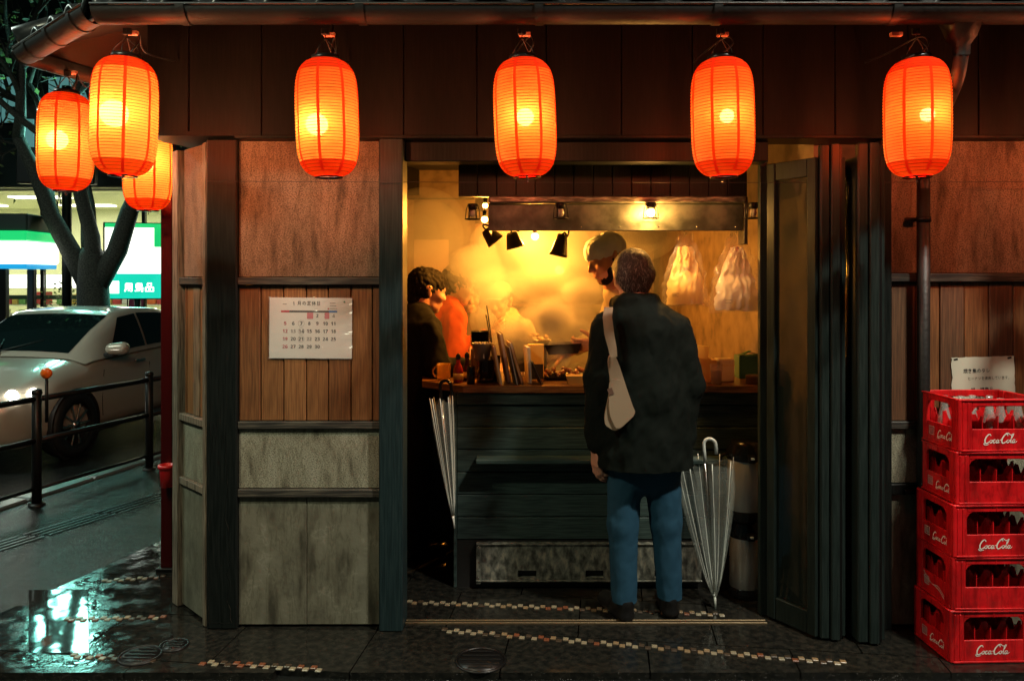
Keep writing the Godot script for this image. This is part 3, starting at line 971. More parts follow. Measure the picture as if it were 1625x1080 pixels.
func build_eave(p: Node3D) -> void:
	# eave line in plan: along the front, across the chamfer, then back along the side street
	var line := [Vector2(3.1, 0.56), Vector2(-1.56, 0.56), Vector2(-2.16, 0.02), Vector2(-0.55, -5.0)]
	var inner := [Vector2(3.1, -0.02), Vector2(-1.50, -0.02), Vector2(-1.72, -0.20), Vector2(0.1, -5.0)]
	# boarded underside and sloping roof deck
	for i in 3:
		var a: Vector2 = line[i]
		var b: Vector2 = line[i + 1]
		var ai: Vector2 = inner[i]
		var bi: Vector2 = inner[i + 1]
		var st := mk()
		var lowa := Vector3(a.x, 2.60, a.y)
		var lowb := Vector3(b.x, 2.60, b.y)
		var ha := Vector3(ai.x, 2.80, ai.y)
		var hb := Vector3(bi.x, 2.80, bi.y)
		var up := Vector3(0, 0.03, 0)
		var mid := (lowa + lowb + ha + hb) / 4.0 + up * 0.5
		quad_out(st, lowa, lowb, hb, ha, mid)
		quad_out(st, lowa + up, lowb + up, hb + up, ha + up, mid)
		quad_out(st, lowa, lowb, lowb + up, lowa + up, mid)
		quad_out(st, lowb, hb, hb + up, lowb + up, mid)
		quad_out(st, lowa, ha, ha + up, lowa + up, mid)
		put(st, "eave_soffit", M.fascia_wood, p)
		# rows of curved tiles: each a shallow trough with a raised lip
		var len_ := a.distance_to(b)
		var n := int(round(len_ / 0.198))
		var along := (b - a).normalized()
		var back := ((ai + bi) * 0.5 - (a + b) * 0.5).normalized()
		for k in n:
			var f0 := (k + 0.0) / n
			var f1 := (k + 1.0) / n
			var rows := []
			for r in 3:
				var row := []
				var t := [-0.05, 0.35, 1.0][r] as float
				for s in 9:
					var f := lerpf(f0, f1, s / 8.0)
					var base := a.lerp(b, f).lerp(ai.lerp(bi, f), t)
					var u := s / 8.0
					var hgt := 0.036 * sin(u * TAU - 0.9) + (0.012 if s == 8 else 0.0)
					row.append(Vector3(base.x, 2.66 + 0.21 * t + hgt, base.y))
				rows.append(row)
			if i < 2 or k < 8:
				var ts := mk(true)
				sheet(ts, rows, 0.016, true)
				# the tile's round nose
				var nose := []
				for s in 9:
					nose.append(rows[0][s] + Vector3(0, -0.008, 0))
				tube(ts, nose, 0.012, 6)
				put(ts, "roof_tile", M.roof_tile, p)
		# gutter: half round, hung on the edge
		var g := mk(true)
		var out := Vector3(-back.x, 0, -back.y)
		var ga := Vector3(a.x, 2.60, a.y) + out * 0.03
		var gb := Vector3(b.x, 2.60, b.y) + out * 0.03
		for side in 2:
			var rows := []
			for s in 13:
				var ang := PI * s / 12.0
				var rr := 0.056 - 0.003 * side
				var off := out * cos(ang) * rr + Vector3(0, -sin(ang) * rr * 1.05, 0)
				rows.append([ga + off, ga.lerp(gb, 0.5) + off, gb + off])
			sheet(g, rows, 0.0, side == 0)
		var rim := out * 0.056
		tube(g, [ga + rim, gb + rim], 0.005, 6)
		put(g, "gutter", M.gutter_metal, p)
		var nj: int = [7, 3, 6][i]
		for k in nj:
			var c := ga.lerp(gb, (k + 0.5) / nj)
			var jd := (gb - ga).normalized() * 0.016
			var jt := mk(true)
			for side in 2:
				var rows := []
				for s in 13:
					var ang := PI * s / 12.0
					var off := out * cos(ang) * (0.060 - side * 0.003) + Vector3(0, -sin(ang) * (0.063 - side * 0.003), 0)
					rows.append([c - jd + off, c + jd + off])
				sheet(jt, rows, 0.0, side == 0)
			put(jt, "gutter_bracket", M.gutter_metal, p)
	# corner ridge tile that sticks up at the turn of the eave
	var rt := mk(true)
	tube(rt, [Vector3(-2.22, 2.66, 0.05), Vector3(-2.10, 2.73, -0.02), Vector3(-1.9, 2.83, -0.12)], 0.045, 12)
	put(rt, "ridge_tile", M.roof_tile, p)
	# plain wall of the floor above, set back from the eave
	span("upper_wall", Vector3(-1.50, 2.83, -0.14), Vector3(2.9, 5.6, -0.02), M.fascia_wood, p, 0.0)
	var uw := part("upper_wall", p)
	uw.position = Vector3(-1.52, 0, -0.1)
	uw.rotation.y = deg_to_rad(73.0)
	span("upper_wall", Vector3(0.0, 2.83, 0.0), Vector3(6.0, 5.6, 0.12), M.fascia_wood, uw, 0.0)

func build_doors() -> void:
	# accordion of dark green door leaves folded to the right of the doorway
	var leaves := [
		[Vector2(1.20, -0.10), Vector2(1.345, 0.115), true],
		[Vector2(1.445, 0.118), Vector2(1.42, -0.09), true],
		[Vector2(1.50, -0.09), Vector2(1.515, 0.15), true],
		[Vector2(1.60, 0.15), Vector2(1.60, -0.08), false],
	]
	for i in leaves.size():
		var a: Vector2 = leaves[i][0]
		var b: Vector2 = leaves[i][1]
		var d := part("folding_door", bar)
		d.position = Vector3(a.x, 0.012, a.y)
		d.rotation.y = -(b - a).angle()
		var l := a.distance_to(b)
		var near_end: bool = b.y > a.y
		var h := 2.10
		span("stile", Vector3(0, 0, -0.02), Vector3(0.045, h, 0.02), M.door_paint, d, 0.004)
		span("stile", Vector3(l - 0.045, 0, -0.02), Vector3(l, h, 0.02), M.door_paint, d, 0.004)
		span("bottom_rail", Vector3(0.046, 0, -0.016), Vector3(l - 0.046, 0.10, 0.016), M.door_paint, d, 0.003)
		span("top_rail", Vector3(0.046, h - 0.08, -0.016), Vector3(l - 0.046, h, 0.016), M.door_paint, d, 0.003)
		span("glass_pane", Vector3(0.046, 0.101, -0.002), Vector3(l - 0.046, h - 0.081, 0.002), M.door_glass, d, 0.0)
	# the two stout front stiles with their grooved covers
	for q in [[1.347, 1.443, 0.13], [1.495, 1.600, 0.165]]:
		var d := part("door_stile", bar)
		d.position = Vector3((q[0] + q[1]) * 0.5, 0.008, q[2])
		var w: float = q[1] - q[0]
		span("stile_face", Vector3(-w * 0.5, 0, -0.03), Vector3(-w * 0.06, 2.16, 0.004), M.door_paint, d, 0.006)
		span("stile_face", Vector3(-w * 0.05, 0, -0.03), Vector3(w * 0.34, 2.16, 0.016), M.door_paint, d, 0.004)
		span("stile_edge", Vector3(w * 0.35, 0, -0.03), Vector3(w * 0.5, 2.15, 0.002), M.black_metal, d, 0.003)
	span("door_jamb", Vector3(1.165, 0, -0.16), Vector3(1.20, 2.2, -0.125), M.door_paint, bar, 0.003)

# ---------------------------------------------------------------- inside the bar

func bulb(parent: Node3D, at: Vector3, r: float, energy: float, c: Color, times := 40.0, called := "bulb", tint := lin(1.0, 0.58, 0.16)) -> void:
	var st := mk(true)
	var prof := []
	for i in 9:
		var a := -PI / 2 + PI * i / 8.0
		prof.append(Vector2(r * cos(a), r * sin(a)))
	lathe(st, prof, 16, Transform3D(Basis.IDENTITY, at))
	var key := "bulb_glow_%.0f" % times
	if not M.has(key):
		glow(mat(key, lin(0.9, 0.8, 0.6), 0.4), tint, times)
	put(st, called, M[key], parent)
	var l := OmniLight3D.new()
	l.name = "bulb_light"
	l.light_color = c
	l.light_energy = energy
	l.light_size = r * 0.8
	l.omni_range = 9.0
	l.omni_attenuation = 2.0
	l.shadow_enabled = true
	parent.add_child(l, true)
	l.position = at

func build_room() -> void:
	var p := part("dining_room", bar)
	span("floor_screed", Vector3(-1.35, -0.02, -4.2), Vector3(2.4, -0.013, -2.41), M.dark_gutter, p, 0.0)
	span("back_wall", Vector3(-1.5, -0.01, -4.3), Vector3(2.5, 2.6, -4.2), M.room_wall, p, 0.0)
	span("inner_wall", Vector3(-1.18, 0, -4.2), Vector3(-1.10, 2.45, -1.2), M.room_wall, p, 0.0)
	span("kitchen_wall", Vector3(1.42, 0, -4.2), Vector3(1.50, 2.45, -0.13), M.room_wall, p, 0.0)
	span("ceiling", Vector3(-1.5, 2.45, -4.3), Vector3(2.5, 2.52, -0.13), M.soot, p, 0.0)
	span("wall_lining", Vector3(-1.22, 0.0, -0.16), Vector3(-0.60, 2.45, -0.112), M.room_wall, p, 0.0)
	span("wall_lining", Vector3(1.51, 0.0, -0.16), Vector3(2.5, 2.45, -0.112), M.room_wall, p, 0.0)
	span("wall_lining", Vector3(-1.22, 2.2235, -0.16), Vector3(2.5, 2.45, -0.125), M.soot, p, 0.0)
	# shelf and cupboards on the far wall, half lost in the smoke
	span("wall_cupboard", Vector3(-0.35, 1.55, -4.19), Vector3(0.55, 2.1, -3.9), M.plank_b, p, 0.005)
	span("wall_cupboard", Vector3(0.7, 1.35, -4.19), Vector3(1.35, 1.95, -3.85), M.plank_dull, p, 0.005)
	span("wall_shelf", Vector3(0.0, 1.30, -4.19), Vector3(1.38, 1.33, -3.95), M.plank_b, p, 0.003)
	span("added_dark_box", Vector3(1.22, 0.0, -1.1), Vector3(1.415, 1.02, -0.52), M.dark_paint, p, 0.004)  # dark box added to stand for shade seen through the door glass
	# notices pinned on the wall of the passage
	tag(span("wall_poster", Vector3(-0.7977, 1.4746, -2.704), Vector3(-0.5087, 1.8897, -2.7), M.paper_pink, self, 0.0), "pale pink blank poster on the passage wall inside", "poster")
	tag(span("wall_poster", Vector3(0.2144, 1.4652, -3.899), Vector3(0.5281, 1.7973, -3.894), M.paper_yellow, self, 0.0), "yellow blank poster on the smoky back wall", "poster")
	var pw := part("passage_wall", p)
	span("wall_panel", Vector3(-1.098, 0, -2.80), Vector3(-0.30, 2.45, -2.705), M.room_wall, pw, 0.002)
	span("picture_rail", Vector3(-1.098, 2.21, -2.7045), Vector3(-0.30, 2.222, -2.695), M.rail_wood, pw, 0.002)
	# grease hood above the grill: boards, steel channel, steel apron
	var h := thing("extractor_hood", "dark boarded extractor hood with a steel strip above the grill", "hood", Vector3(0, 0, 0))
	var n := 15
	var xa: float = -0.2652
	var xb := 1.16
	for i in n:
		var a := lerpf(xa, xb, float(i) / n)
		var b := lerpf(xa, xb, (i + 1.0) / n)
		span("board", Vector3(a + 0.0015, 1.985, -0.33), Vector3(b - 0.0015, 2.30, -0.30 - 0.002 * (i % 2)), M.hood_board, h, 0.002)
	span("backing", Vector3(xa, 1.985, -0.36), Vector3(xb, 2.40, -0.331), M.soot, h, 0.0)
	span("channel", Vector3(-0.1145, 1.950, -0.36), Vector3(1.1403, 1.984, -0.265), M.channel_steel, h, 0.006)
	span("apron_sheet", Vector3(-0.1163, 1.816, -0.318), Vector3(1.14, 1.949, -0.30), M.hood_steel, h, 0.003)
	span("side_sheet", Vector3(-0.1163, 1.816, -1.3), Vector3(-0.1163 + 0.006, 1.949, -0.3185), M.hood_steel, h, 0.0)
	span("hood_top", Vector3(-0.1163 + 0.007, 1.955, -1.3), Vector3(1.16, 1.965, -0.361), M.soot, h, 0.0)
	span("end_post", Vector3(1.1431, 1.75, -0.40), Vector3(1.162, 1.984, -0.30), M.soot, h, 0.003)
	for k in 7:
		var rv := mk(true)
		lathe(rv, [Vector2(0.004, 0), Vector2(0.003, 0.002), Vector2(0, 0.003)], 8, Transform3D(Basis(Vector3.RIGHT, PI / 2), Vector3(-0.0388 + k * 0.19, 1.835, -0.30)))
		put(rv, "rivet", M.bright_steel, h)
	# caged lamps under the channel; one is lit
	var at := [[750, 333, 3.80], [890, 328, 3.74], [1033, 328, 3.74], [1196, 340, 3.74]]
	var says := ["unlit wire caged lamp at the open end of the hood", "unlit wire caged lamp in the middle of the steel strip", "lit wire caged lamp glowing against the steel strip", "unlit wire caged lamp at the hood end by the doors"]
	for i in 4:
		var q: Array = at[i]
		var lamp := thing("cage_lamp", says[i], "lamp", Vector3((q[0] - 812.5) * q[2] / 1225.0, 1.948, 3.5 - q[2] - 0.002), 0.0, "caged lamps under the hood")
		var c := mk(true)
		for a in 6:
			var ang := TAU * a / 6.0
			var dir := Vector3(cos(ang), 0, sin(ang))
			tube(c, [dir * 0.022 + Vector3(0, 0.0, 0), dir * 0.032 + Vector3(0, -0.03, 0), dir * 0.036 + Vector3(0, -0.075, 0)], 0.0022, 5)
		var ring := []
		for a in 25:
			ring.append(Vector3(cos(TAU * a / 24.0) * 0.037, -0.075, sin(TAU * a / 24.0) * 0.037))
		tube(c, ring, 0.0028, 5, false)
		put(c, "cage", M.black_metal, lamp)
		var s := mk(true)
		lathe(s, [Vector2(0.016, -0.030), Vector2(0.022, -0.028), Vector2(0.024, 0.0), Vector2(0, 0.002)], 14)
		put(s, "socket", M.black_metal, lamp)
		if i == 2:
			bulb(lamp, Vector3(0, -0.048, 0), 0.021, 0.75, lin(1.0, 0.46, 0.09), 25.0)
		else:
			var b := mk(true)
			lathe(b, [Vector2(0, -0.068), Vector2(0.012, -0.064), Vector2(0.018, -0.05), Vector2(0.012, -0.031)], 12)
			put(b, "bulb", M.dead_bulb, lamp)
	# bare bulbs and clip-on spot lamps behind the hood
	var spots := [[770, 326, 4.45, 0.016, 0.4], [769, 348, 4.4, 0.019, 0.7], [849, 375, 4.5, 0.022, 1.6], [888, 428, 5.6, 0.035, 2.6], [760, 300, 6.8, 0.03, 1.2]]
	var bl := ["small bare bulb, the upper of a pair at the hood edge", "small bare bulb, the lower of a pair at the hood edge", "bare glowing bulb hanging below the steel strip between spot lamps", "bright bare bulb veiled by the smoke over the grill", "bare bulb near the ceiling of the smoky room"]
	for i in spots.size():
		var q: Array = spots[i]
		var lamp := thing("bare_bulb", bl[i], "bulb", Vector3((q[0] - 812.5) * q[2] / 1225.0, 1.586 + (440 - q[1]) * q[2] / 1225.0, 3.5 - q[2]), 0.0, "bare bulbs inside")
		bulb(lamp, Vector3.ZERO, q[3], q[4], lin(1.0, 0.37, 0.042), 16.0 if i != 3 else 6.0, "glass")
		var s := mk(true)
		lathe(s, [Vector2(0.010, q[3] * 0.8), Vector2(0.012, q[3] * 0.9), Vector2(0.012, q[3] + 0.03), Vector2(0, q[3] + 0.032)], 10)
		tube(s, [Vector3(0, q[3] + 0.03, 0), Vector3(0.004, 0.15, 0), Vector3(0, 2.44 - lamp.position.y, 0)], 0.003, 5)
		put(s, "socket", M.black_metal, lamp)

func build_counter() -> void:
	var c := thing("grill_counter", "dark green boarded counter with a worn wooden top in the doorway", "counter")
	var zf := -0.45
	var xl: float = -0.2821
	var xr: float = 1.2656
	var top := mk()
	prism(top, PackedVector2Array([Vector2(-0.2486, 0.425), Vector2(xr, 0.425), Vector2(xr, 1.05), Vector2(-0.28, 1.05), Vector2(-0.28, 2.1), Vector2(-0.62, 2.1), Vector2(-0.4803, 0.62)]), 0.034, Transform3D(Basis(Vector3.RIGHT, -PI / 2), Vector3(0, 1.000, 0)))
	put(top, "counter_top", M.counter_top, c)
	var ys := [0.245, 0.36, 0.475, 0.59, 0.705, 0.82, 0.935]
	for i in 6:
		span("board", Vector3(xl, ys[i] + 0.002, zf - 0.02), Vector3(xr, ys[i + 1] - 0.002, zf - 0.002 * (i % 2)), M.counter_board, c, 0.003)
	span("apron_board", Vector3(xl, 0.937, zf - 0.02), Vector3(xr, 0.998, zf + 0.012), M.counter_board, c, 0.003)
	span("carcass", Vector3(xl + 0.002, 0.0, zf - 0.6), Vector3(xr - 0.002, 0.996, zf - 0.021), M.soot, c, 0.0)
	span("end_board", Vector3(xl - 0.018, 0.0, zf - 0.6), Vector3(xl - 0.001, 0.997, zf + 0.002), M.counter_board, c, 0.003)
	span("carcass", Vector3(-0.55, 0.0, -2.05), Vector3(-0.30, 0.996, zf - 0.62), M.soot, c, 0.0)
	span("ledge", Vector3(-0.1812, 0.6533, zf), Vector3(1.1738, 0.6754, zf + 0.10), M.counter_board, c, 0.004)
	span("plinth", Vector3(xl, 0.0, zf - 0.02), Vector3(xr, 0.243, zf - 0.004), M.soot, c, 0.0)
	var kp := part("kick_panel", c)
	kp.position = Vector3(0, 0, zf)
	var k0: float = -0.1785
	var k1: float = 0.962
	# steel panel with three slots
	var slots := [[0.03, 0.1248], [0.3744, 0.466], [0.725, 0.8135]]
	var x := k0
	for s in slots:
		span("sheet", Vector3(x, 0.062, 0.002), Vector3(s[0], 0.098, 0.03), M.stained_steel, kp, 0.0)
		x = s[1]
	span("sheet", Vector3(x, 0.062, 0.002), Vector3(k1, 0.098, 0.03), M.stained_steel, kp, 0.0)
	span("sheet", Vector3(k0, 0.0985, 0.002), Vector3(k1, 0.229, 0.0302), M.stained_steel, kp, 0.0)
	span("sheet", Vector3(k0, 0.050, 0.002), Vector3(k1, 0.0615, 0.0302), M.stained_steel, kp, 0.0)
	span("slot_back", Vector3(k0 + 0.01, 0.064, 0.0), Vector3(k1 - 0.01, 0.2, 0.0015), M.soot, kp, 0.0)
	span("upper_lip", Vector3(k0 - 0.003, 0.2295, 0.002), Vector3(k1 + 0.003, 0.236, 0.038), M.stained_steel, kp, 0.001)
	span("lower_lip", Vector3(k0 - 0.003, 0.043, 0.002), Vector3(k1 + 0.003, 0.0495, 0.038), M.stained_steel, kp, 0.001)
	span("end_strip", Vector3(k0 - 0.004, 0.03, 0.002), Vector3(k0 + 0.020, 0.2292, 0.033), M.stained_steel, kp, 0.002)
	for i in 5:
		var rv := mk(true)
		lathe(rv, [Vector2(0.004, 0), Vector2(0.003, 0.002), Vector2(0, 0.003)], 8, Transform3D(Basis(Vector3.RIGHT, PI / 2), Vector3(k0 + 0.009, 0.06 + i * 0.04, 0.033)))
		put(rv, "rivet", M.bright_steel, kp)
	# charcoal grill on the kitchen side
	var g := thing("charcoal_grill", "long charcoal grill full of glowing embers behind the counter", "grill", Vector3(0, 0, 0))
	span("trough", Vector3(-0.05, 0.86, -1.05), Vector3(0.75, 1.005, -0.75), M.black_metal, g, 0.004)
	span("ember_bed", Vector3(-0.03, 1.004, -1.03), Vector3(0.73, 1.012, -0.77), M.ember, g, 0.002)
	span("stand", Vector3(0.0, -0.012, -1.04), Vector3(0.7, 0.859, -0.76), M.black_metal, g, 0.004)
	for k in 2:
		span("grill_bar_rod", Vector3(-0.05, 1.03, -0.83 - 0.14 * k), Vector3(0.75, 1.036, -0.824 - 0.14 * k), M.bright_steel, g, 0.001)

# ---------------------------------------------------------------- paper lanterns

func lantern_radius(t: float) -> float:  # t from 0 at the bottom to 1 at the top
	var u := absf(t - 0.5) * 2.0
	var full := 0.1175 * (1.0 + 0.03 * sin(t * PI))
	return lerpf(0.052, full, pow(maxf(1.0 - pow(u, 5.2), 0.0), 0.62))

func build_lanterns() -> void:
	var hgt := 0.448
	var proto := thing("paper_lantern", "", "lantern")
	# translucent paper, ridged between the hoops
	var st := mk(true)
	var prof := []
	var hoops := 38
	for i in hoops * 4 + 1:
		var t := float(i) / (hoops * 4)
		prof.append(Vector2(lantern_radius(t) - 0.0012 * absf(sin(t * hoops * PI)), t * hgt - hgt / 2))
	lathe(st, prof, 48)
	# doubled red paper at the rims, coloured to paint the glow's fall to red
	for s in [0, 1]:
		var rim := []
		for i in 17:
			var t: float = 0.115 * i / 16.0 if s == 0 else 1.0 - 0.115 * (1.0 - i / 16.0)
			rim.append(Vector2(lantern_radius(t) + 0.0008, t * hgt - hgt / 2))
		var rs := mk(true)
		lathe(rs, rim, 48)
		put(rs, "rim_fade_paper", M.lantern_seam, proto)
	put(st, "paper_shell", M.lantern_paper, proto)
	var hs := mk(true)
	for i in range(1, hoops):
		var t := float(i) / hoops
		var y := t * hgt - hgt / 2
		var r := lantern_radius(t)
		lathe(hs, [Vector2(r + 0.0002, y - 0.0011), Vector2(r + 0.0014, y - 0.0004), Vector2(r + 0.0014, y + 0.0004), Vector2(r + 0.0002, y + 0.0011)], 48)
	kind(put(hs, "bamboo_hoops", M.lantern_hoop, proto), "stuff")
	for k in 8:
		var b := mk(true)
		var rows := []
		for i in 41:
			var t := i / 40.0
			var r := lantern_radius(t) + 0.0022
			var row := []
			for s in [1.0, 0.0, -1.0]:
				var a: float = TAU * (k + 0.3) / 8.0 + s * 0.0055 / maxf(r, 0.05)
				row.append(Vector3(r * cos(a), t * hgt - hgt / 2, r * sin(a)))
			rows.append(row)
		sheet(b, rows)
		put(b, "seam_band", M.lantern_seam, proto)
	for s in [1, -1]:
		var c := mk(true)
		var y: float = s * hgt / 2
		lathe(c, [Vector2(0.048, y - 0.004), Vector2(0.054, y - 0.004), Vector2(0.054, y + s * 0.012 + 0.004), Vector2(0.044, y + s * 0.012 + 0.004)], 28)
		put(c, "top_ring" if s > 0 else "bottom_ring", M.lantern_ring, proto)
	var bar_ := mk(true)
	tube(bar_, [Vector3(-0.05, -hgt / 2 - 0.006, 0), Vector3(0.05, -hgt / 2 - 0.006, 0)], 0.004, 6)
	tube(bar_, curve([Vector3(0, -hgt / 2 - 0.006, 0), Vector3(0.0, -hgt / 2 - 0.022, 0.004), Vector3(0.004, -hgt / 2 - 0.027, 0), Vector3(0.008, -hgt / 2 - 0.02, 0)], 4), 0.0016, 5)
	put(bar_, "bottom_bar", M.lantern_ring, proto)
	var wr := mk(true)
	for a in 4:
		var ang := TAU * (a + 0.35) / 4.0
		var d := Vector3(cos(ang), 0, sin(ang))
		tube(wr, curve([d * 0.05 + Vector3(0, hgt / 2, 0), d * 0.046 + Vector3(0, hgt / 2 + 0.035, 0), d * 0.012 + Vector3(0, hgt / 2 + 0.075, 0), Vector3(0, hgt / 2 + 0.085, 0)], 5), 0.0018, 5)
	put(wr, "bail_wire", M.wire, proto)
	var sp := [
		[Vector3(-0.7188, 2.2044, 0.50), 1.6, "paper lantern glowing over the stucco panel with the calendar", 0.020, 0.0],
		[Vector3(0.0502, 2.2056, 0.50), 2.2, "paper lantern glowing over the doorway at the open end of the hood", 0.0, 1.0],
		[Vector3(0.8192, 2.2056, 0.50), 1.2, "paper lantern glowing over the doorway above the hanging plastic bags", 0.0, 2.0],
		[Vector3(1.5759, 2.2056, 0.50), 0.3, "paper lantern glowing beside the eave funnel over the drainpipe", 0.0, 3.0],
		[Vector3(-1.5073, 2.2105, 0.50), -1.6, "paper lantern hung at the corner where the eave gutter turns", 0.035, 4.0],
		[Vector3(-2.0937, 2.2213, -0.12), -0.8, "paper lantern hung from the side gutter before the bare tree", 0.025, 5.0],
		[Vector3(-1.9031, 2.165, -0.53), 0.0, "paper lantern half hidden behind another, by the dark red post", 0.02, 6.0],
		[Vector3(2.35, 2.206, 0.50), 0.0, "paper lantern glowing past the eave funnel over the red crates", 0.0, 7.0],
	]
	for i in sp.size():
		var o: Node3D = proto if i == 0 else proto.duplicate()
		if i > 0:
			o.name = numbered("paper_lantern")
			add_child(o)
		o.position = sp[i][0]
		o.rotation = Vector3(0, sp[i][4] * 1.3 + 0.2, 0)
		o.rotate(Vector3.BACK, deg_to_rad(sp[i][1]))
		tag(o, sp[i][2], "lantern", "paper lanterns hung under the eave")
	for i in sp.size():
		var o := get_node("paper_lantern" if i == 0 else "paper_lantern_%03d" % i) as Node3D
		# the bulb sits where each lantern's bright spot shows
		var off: Vector3 = [Vector3(-0.025, -0.035, 0.06), Vector3(0.0, -0.01, 0.065), Vector3(0, -0.005, 0.06), Vector3(0.008, 0, 0.06), Vector3(-0.01, 0.0, 0.058), Vector3(-0.005, 0.0, 0.06), Vector3(-0.01, 0.02, 0.05), Vector3(0, 0, 0.03)][i]
		off = o.basis.inverse() * off
		var big: float = [0.042, 0.034, 0.027, 0.027, 0.052, 0.046, 0.062, 0.03][i]
		bulb(o, off, big, LANTERN * [1.25, 1.0, 0.85, 0.95, 1.5, 1.3, 2.0, 1.0][i], lin(1.0, 0.055, 0.004), 55.0, "bulb", lin(1.0, 0.70, 0.30))
		# hook, cord and connector up to the eave
		var hk := mk(true)
		var top := Vector3(0, hgt / 2 + 0.083, 0)
		var up := o.basis.inverse() * Vector3(0, 1, 0)
		var back := o.basis.inverse() * Vector3(0, 0, -1)
		var reach: float = 2.548 - (o.position.y + hgt / 2 + 0.083)
		tube(hk, curve([top + up * -0.004, top + up * 0.012 + back * 0.008, top + up * 0.022, top + up * maxf(reach, 0.03)], 5), 0.0022, 5)
		put(hk, "hook", M.wire, o)
		var side := o.basis.inverse() * Vector3(1, 0, 0)
		var cb := mk(true)
		tube(cb, curve([Vector3(0.03, hgt / 2 + 0.005, 0), top + side * 0.045 + up * -0.02, top + side * 0.03 + up * 0.02 + back * 0.04, top + up * 0.0 + back * 0.2 + side * (-0.02), top + up * 0.03 + back * 0.44], 6), 0.0035, 6)
		put(cb, "power_cord", M.wire, o)
		var cn := mk()
		box(cn, top + side * (0.012 if i != 3 else -0.07) + up * 0.024 + back * 0.02, Vector3(0.045, 0.016, 0.02), 0.002, o.basis.inverse())
		put(cn, "connector", M.connector, o)
		var bk := mk()
		box(bk, top + up * (reach - 0.005) + back * 0.005, Vector3(0.032, 0.026, 0.012), 0.002, o.basis.inverse())
		put(bk, "eave_bracket", M.gutter_metal, o)

# ---------------------------------------------------------------- things on and above the counter

const CT := 1.0345  # height of the counter top

func jar(called: String, label: String, category: String, at: Vector3, prof: Array, m: Material, group := "", part_name := "body") -> Node3D:
	var o := thing(called, label, category, at, 0.0, group)
	var st := mk(true)
	lathe(st, prof, 24)
	put(st, part_name, m, o)
	return o

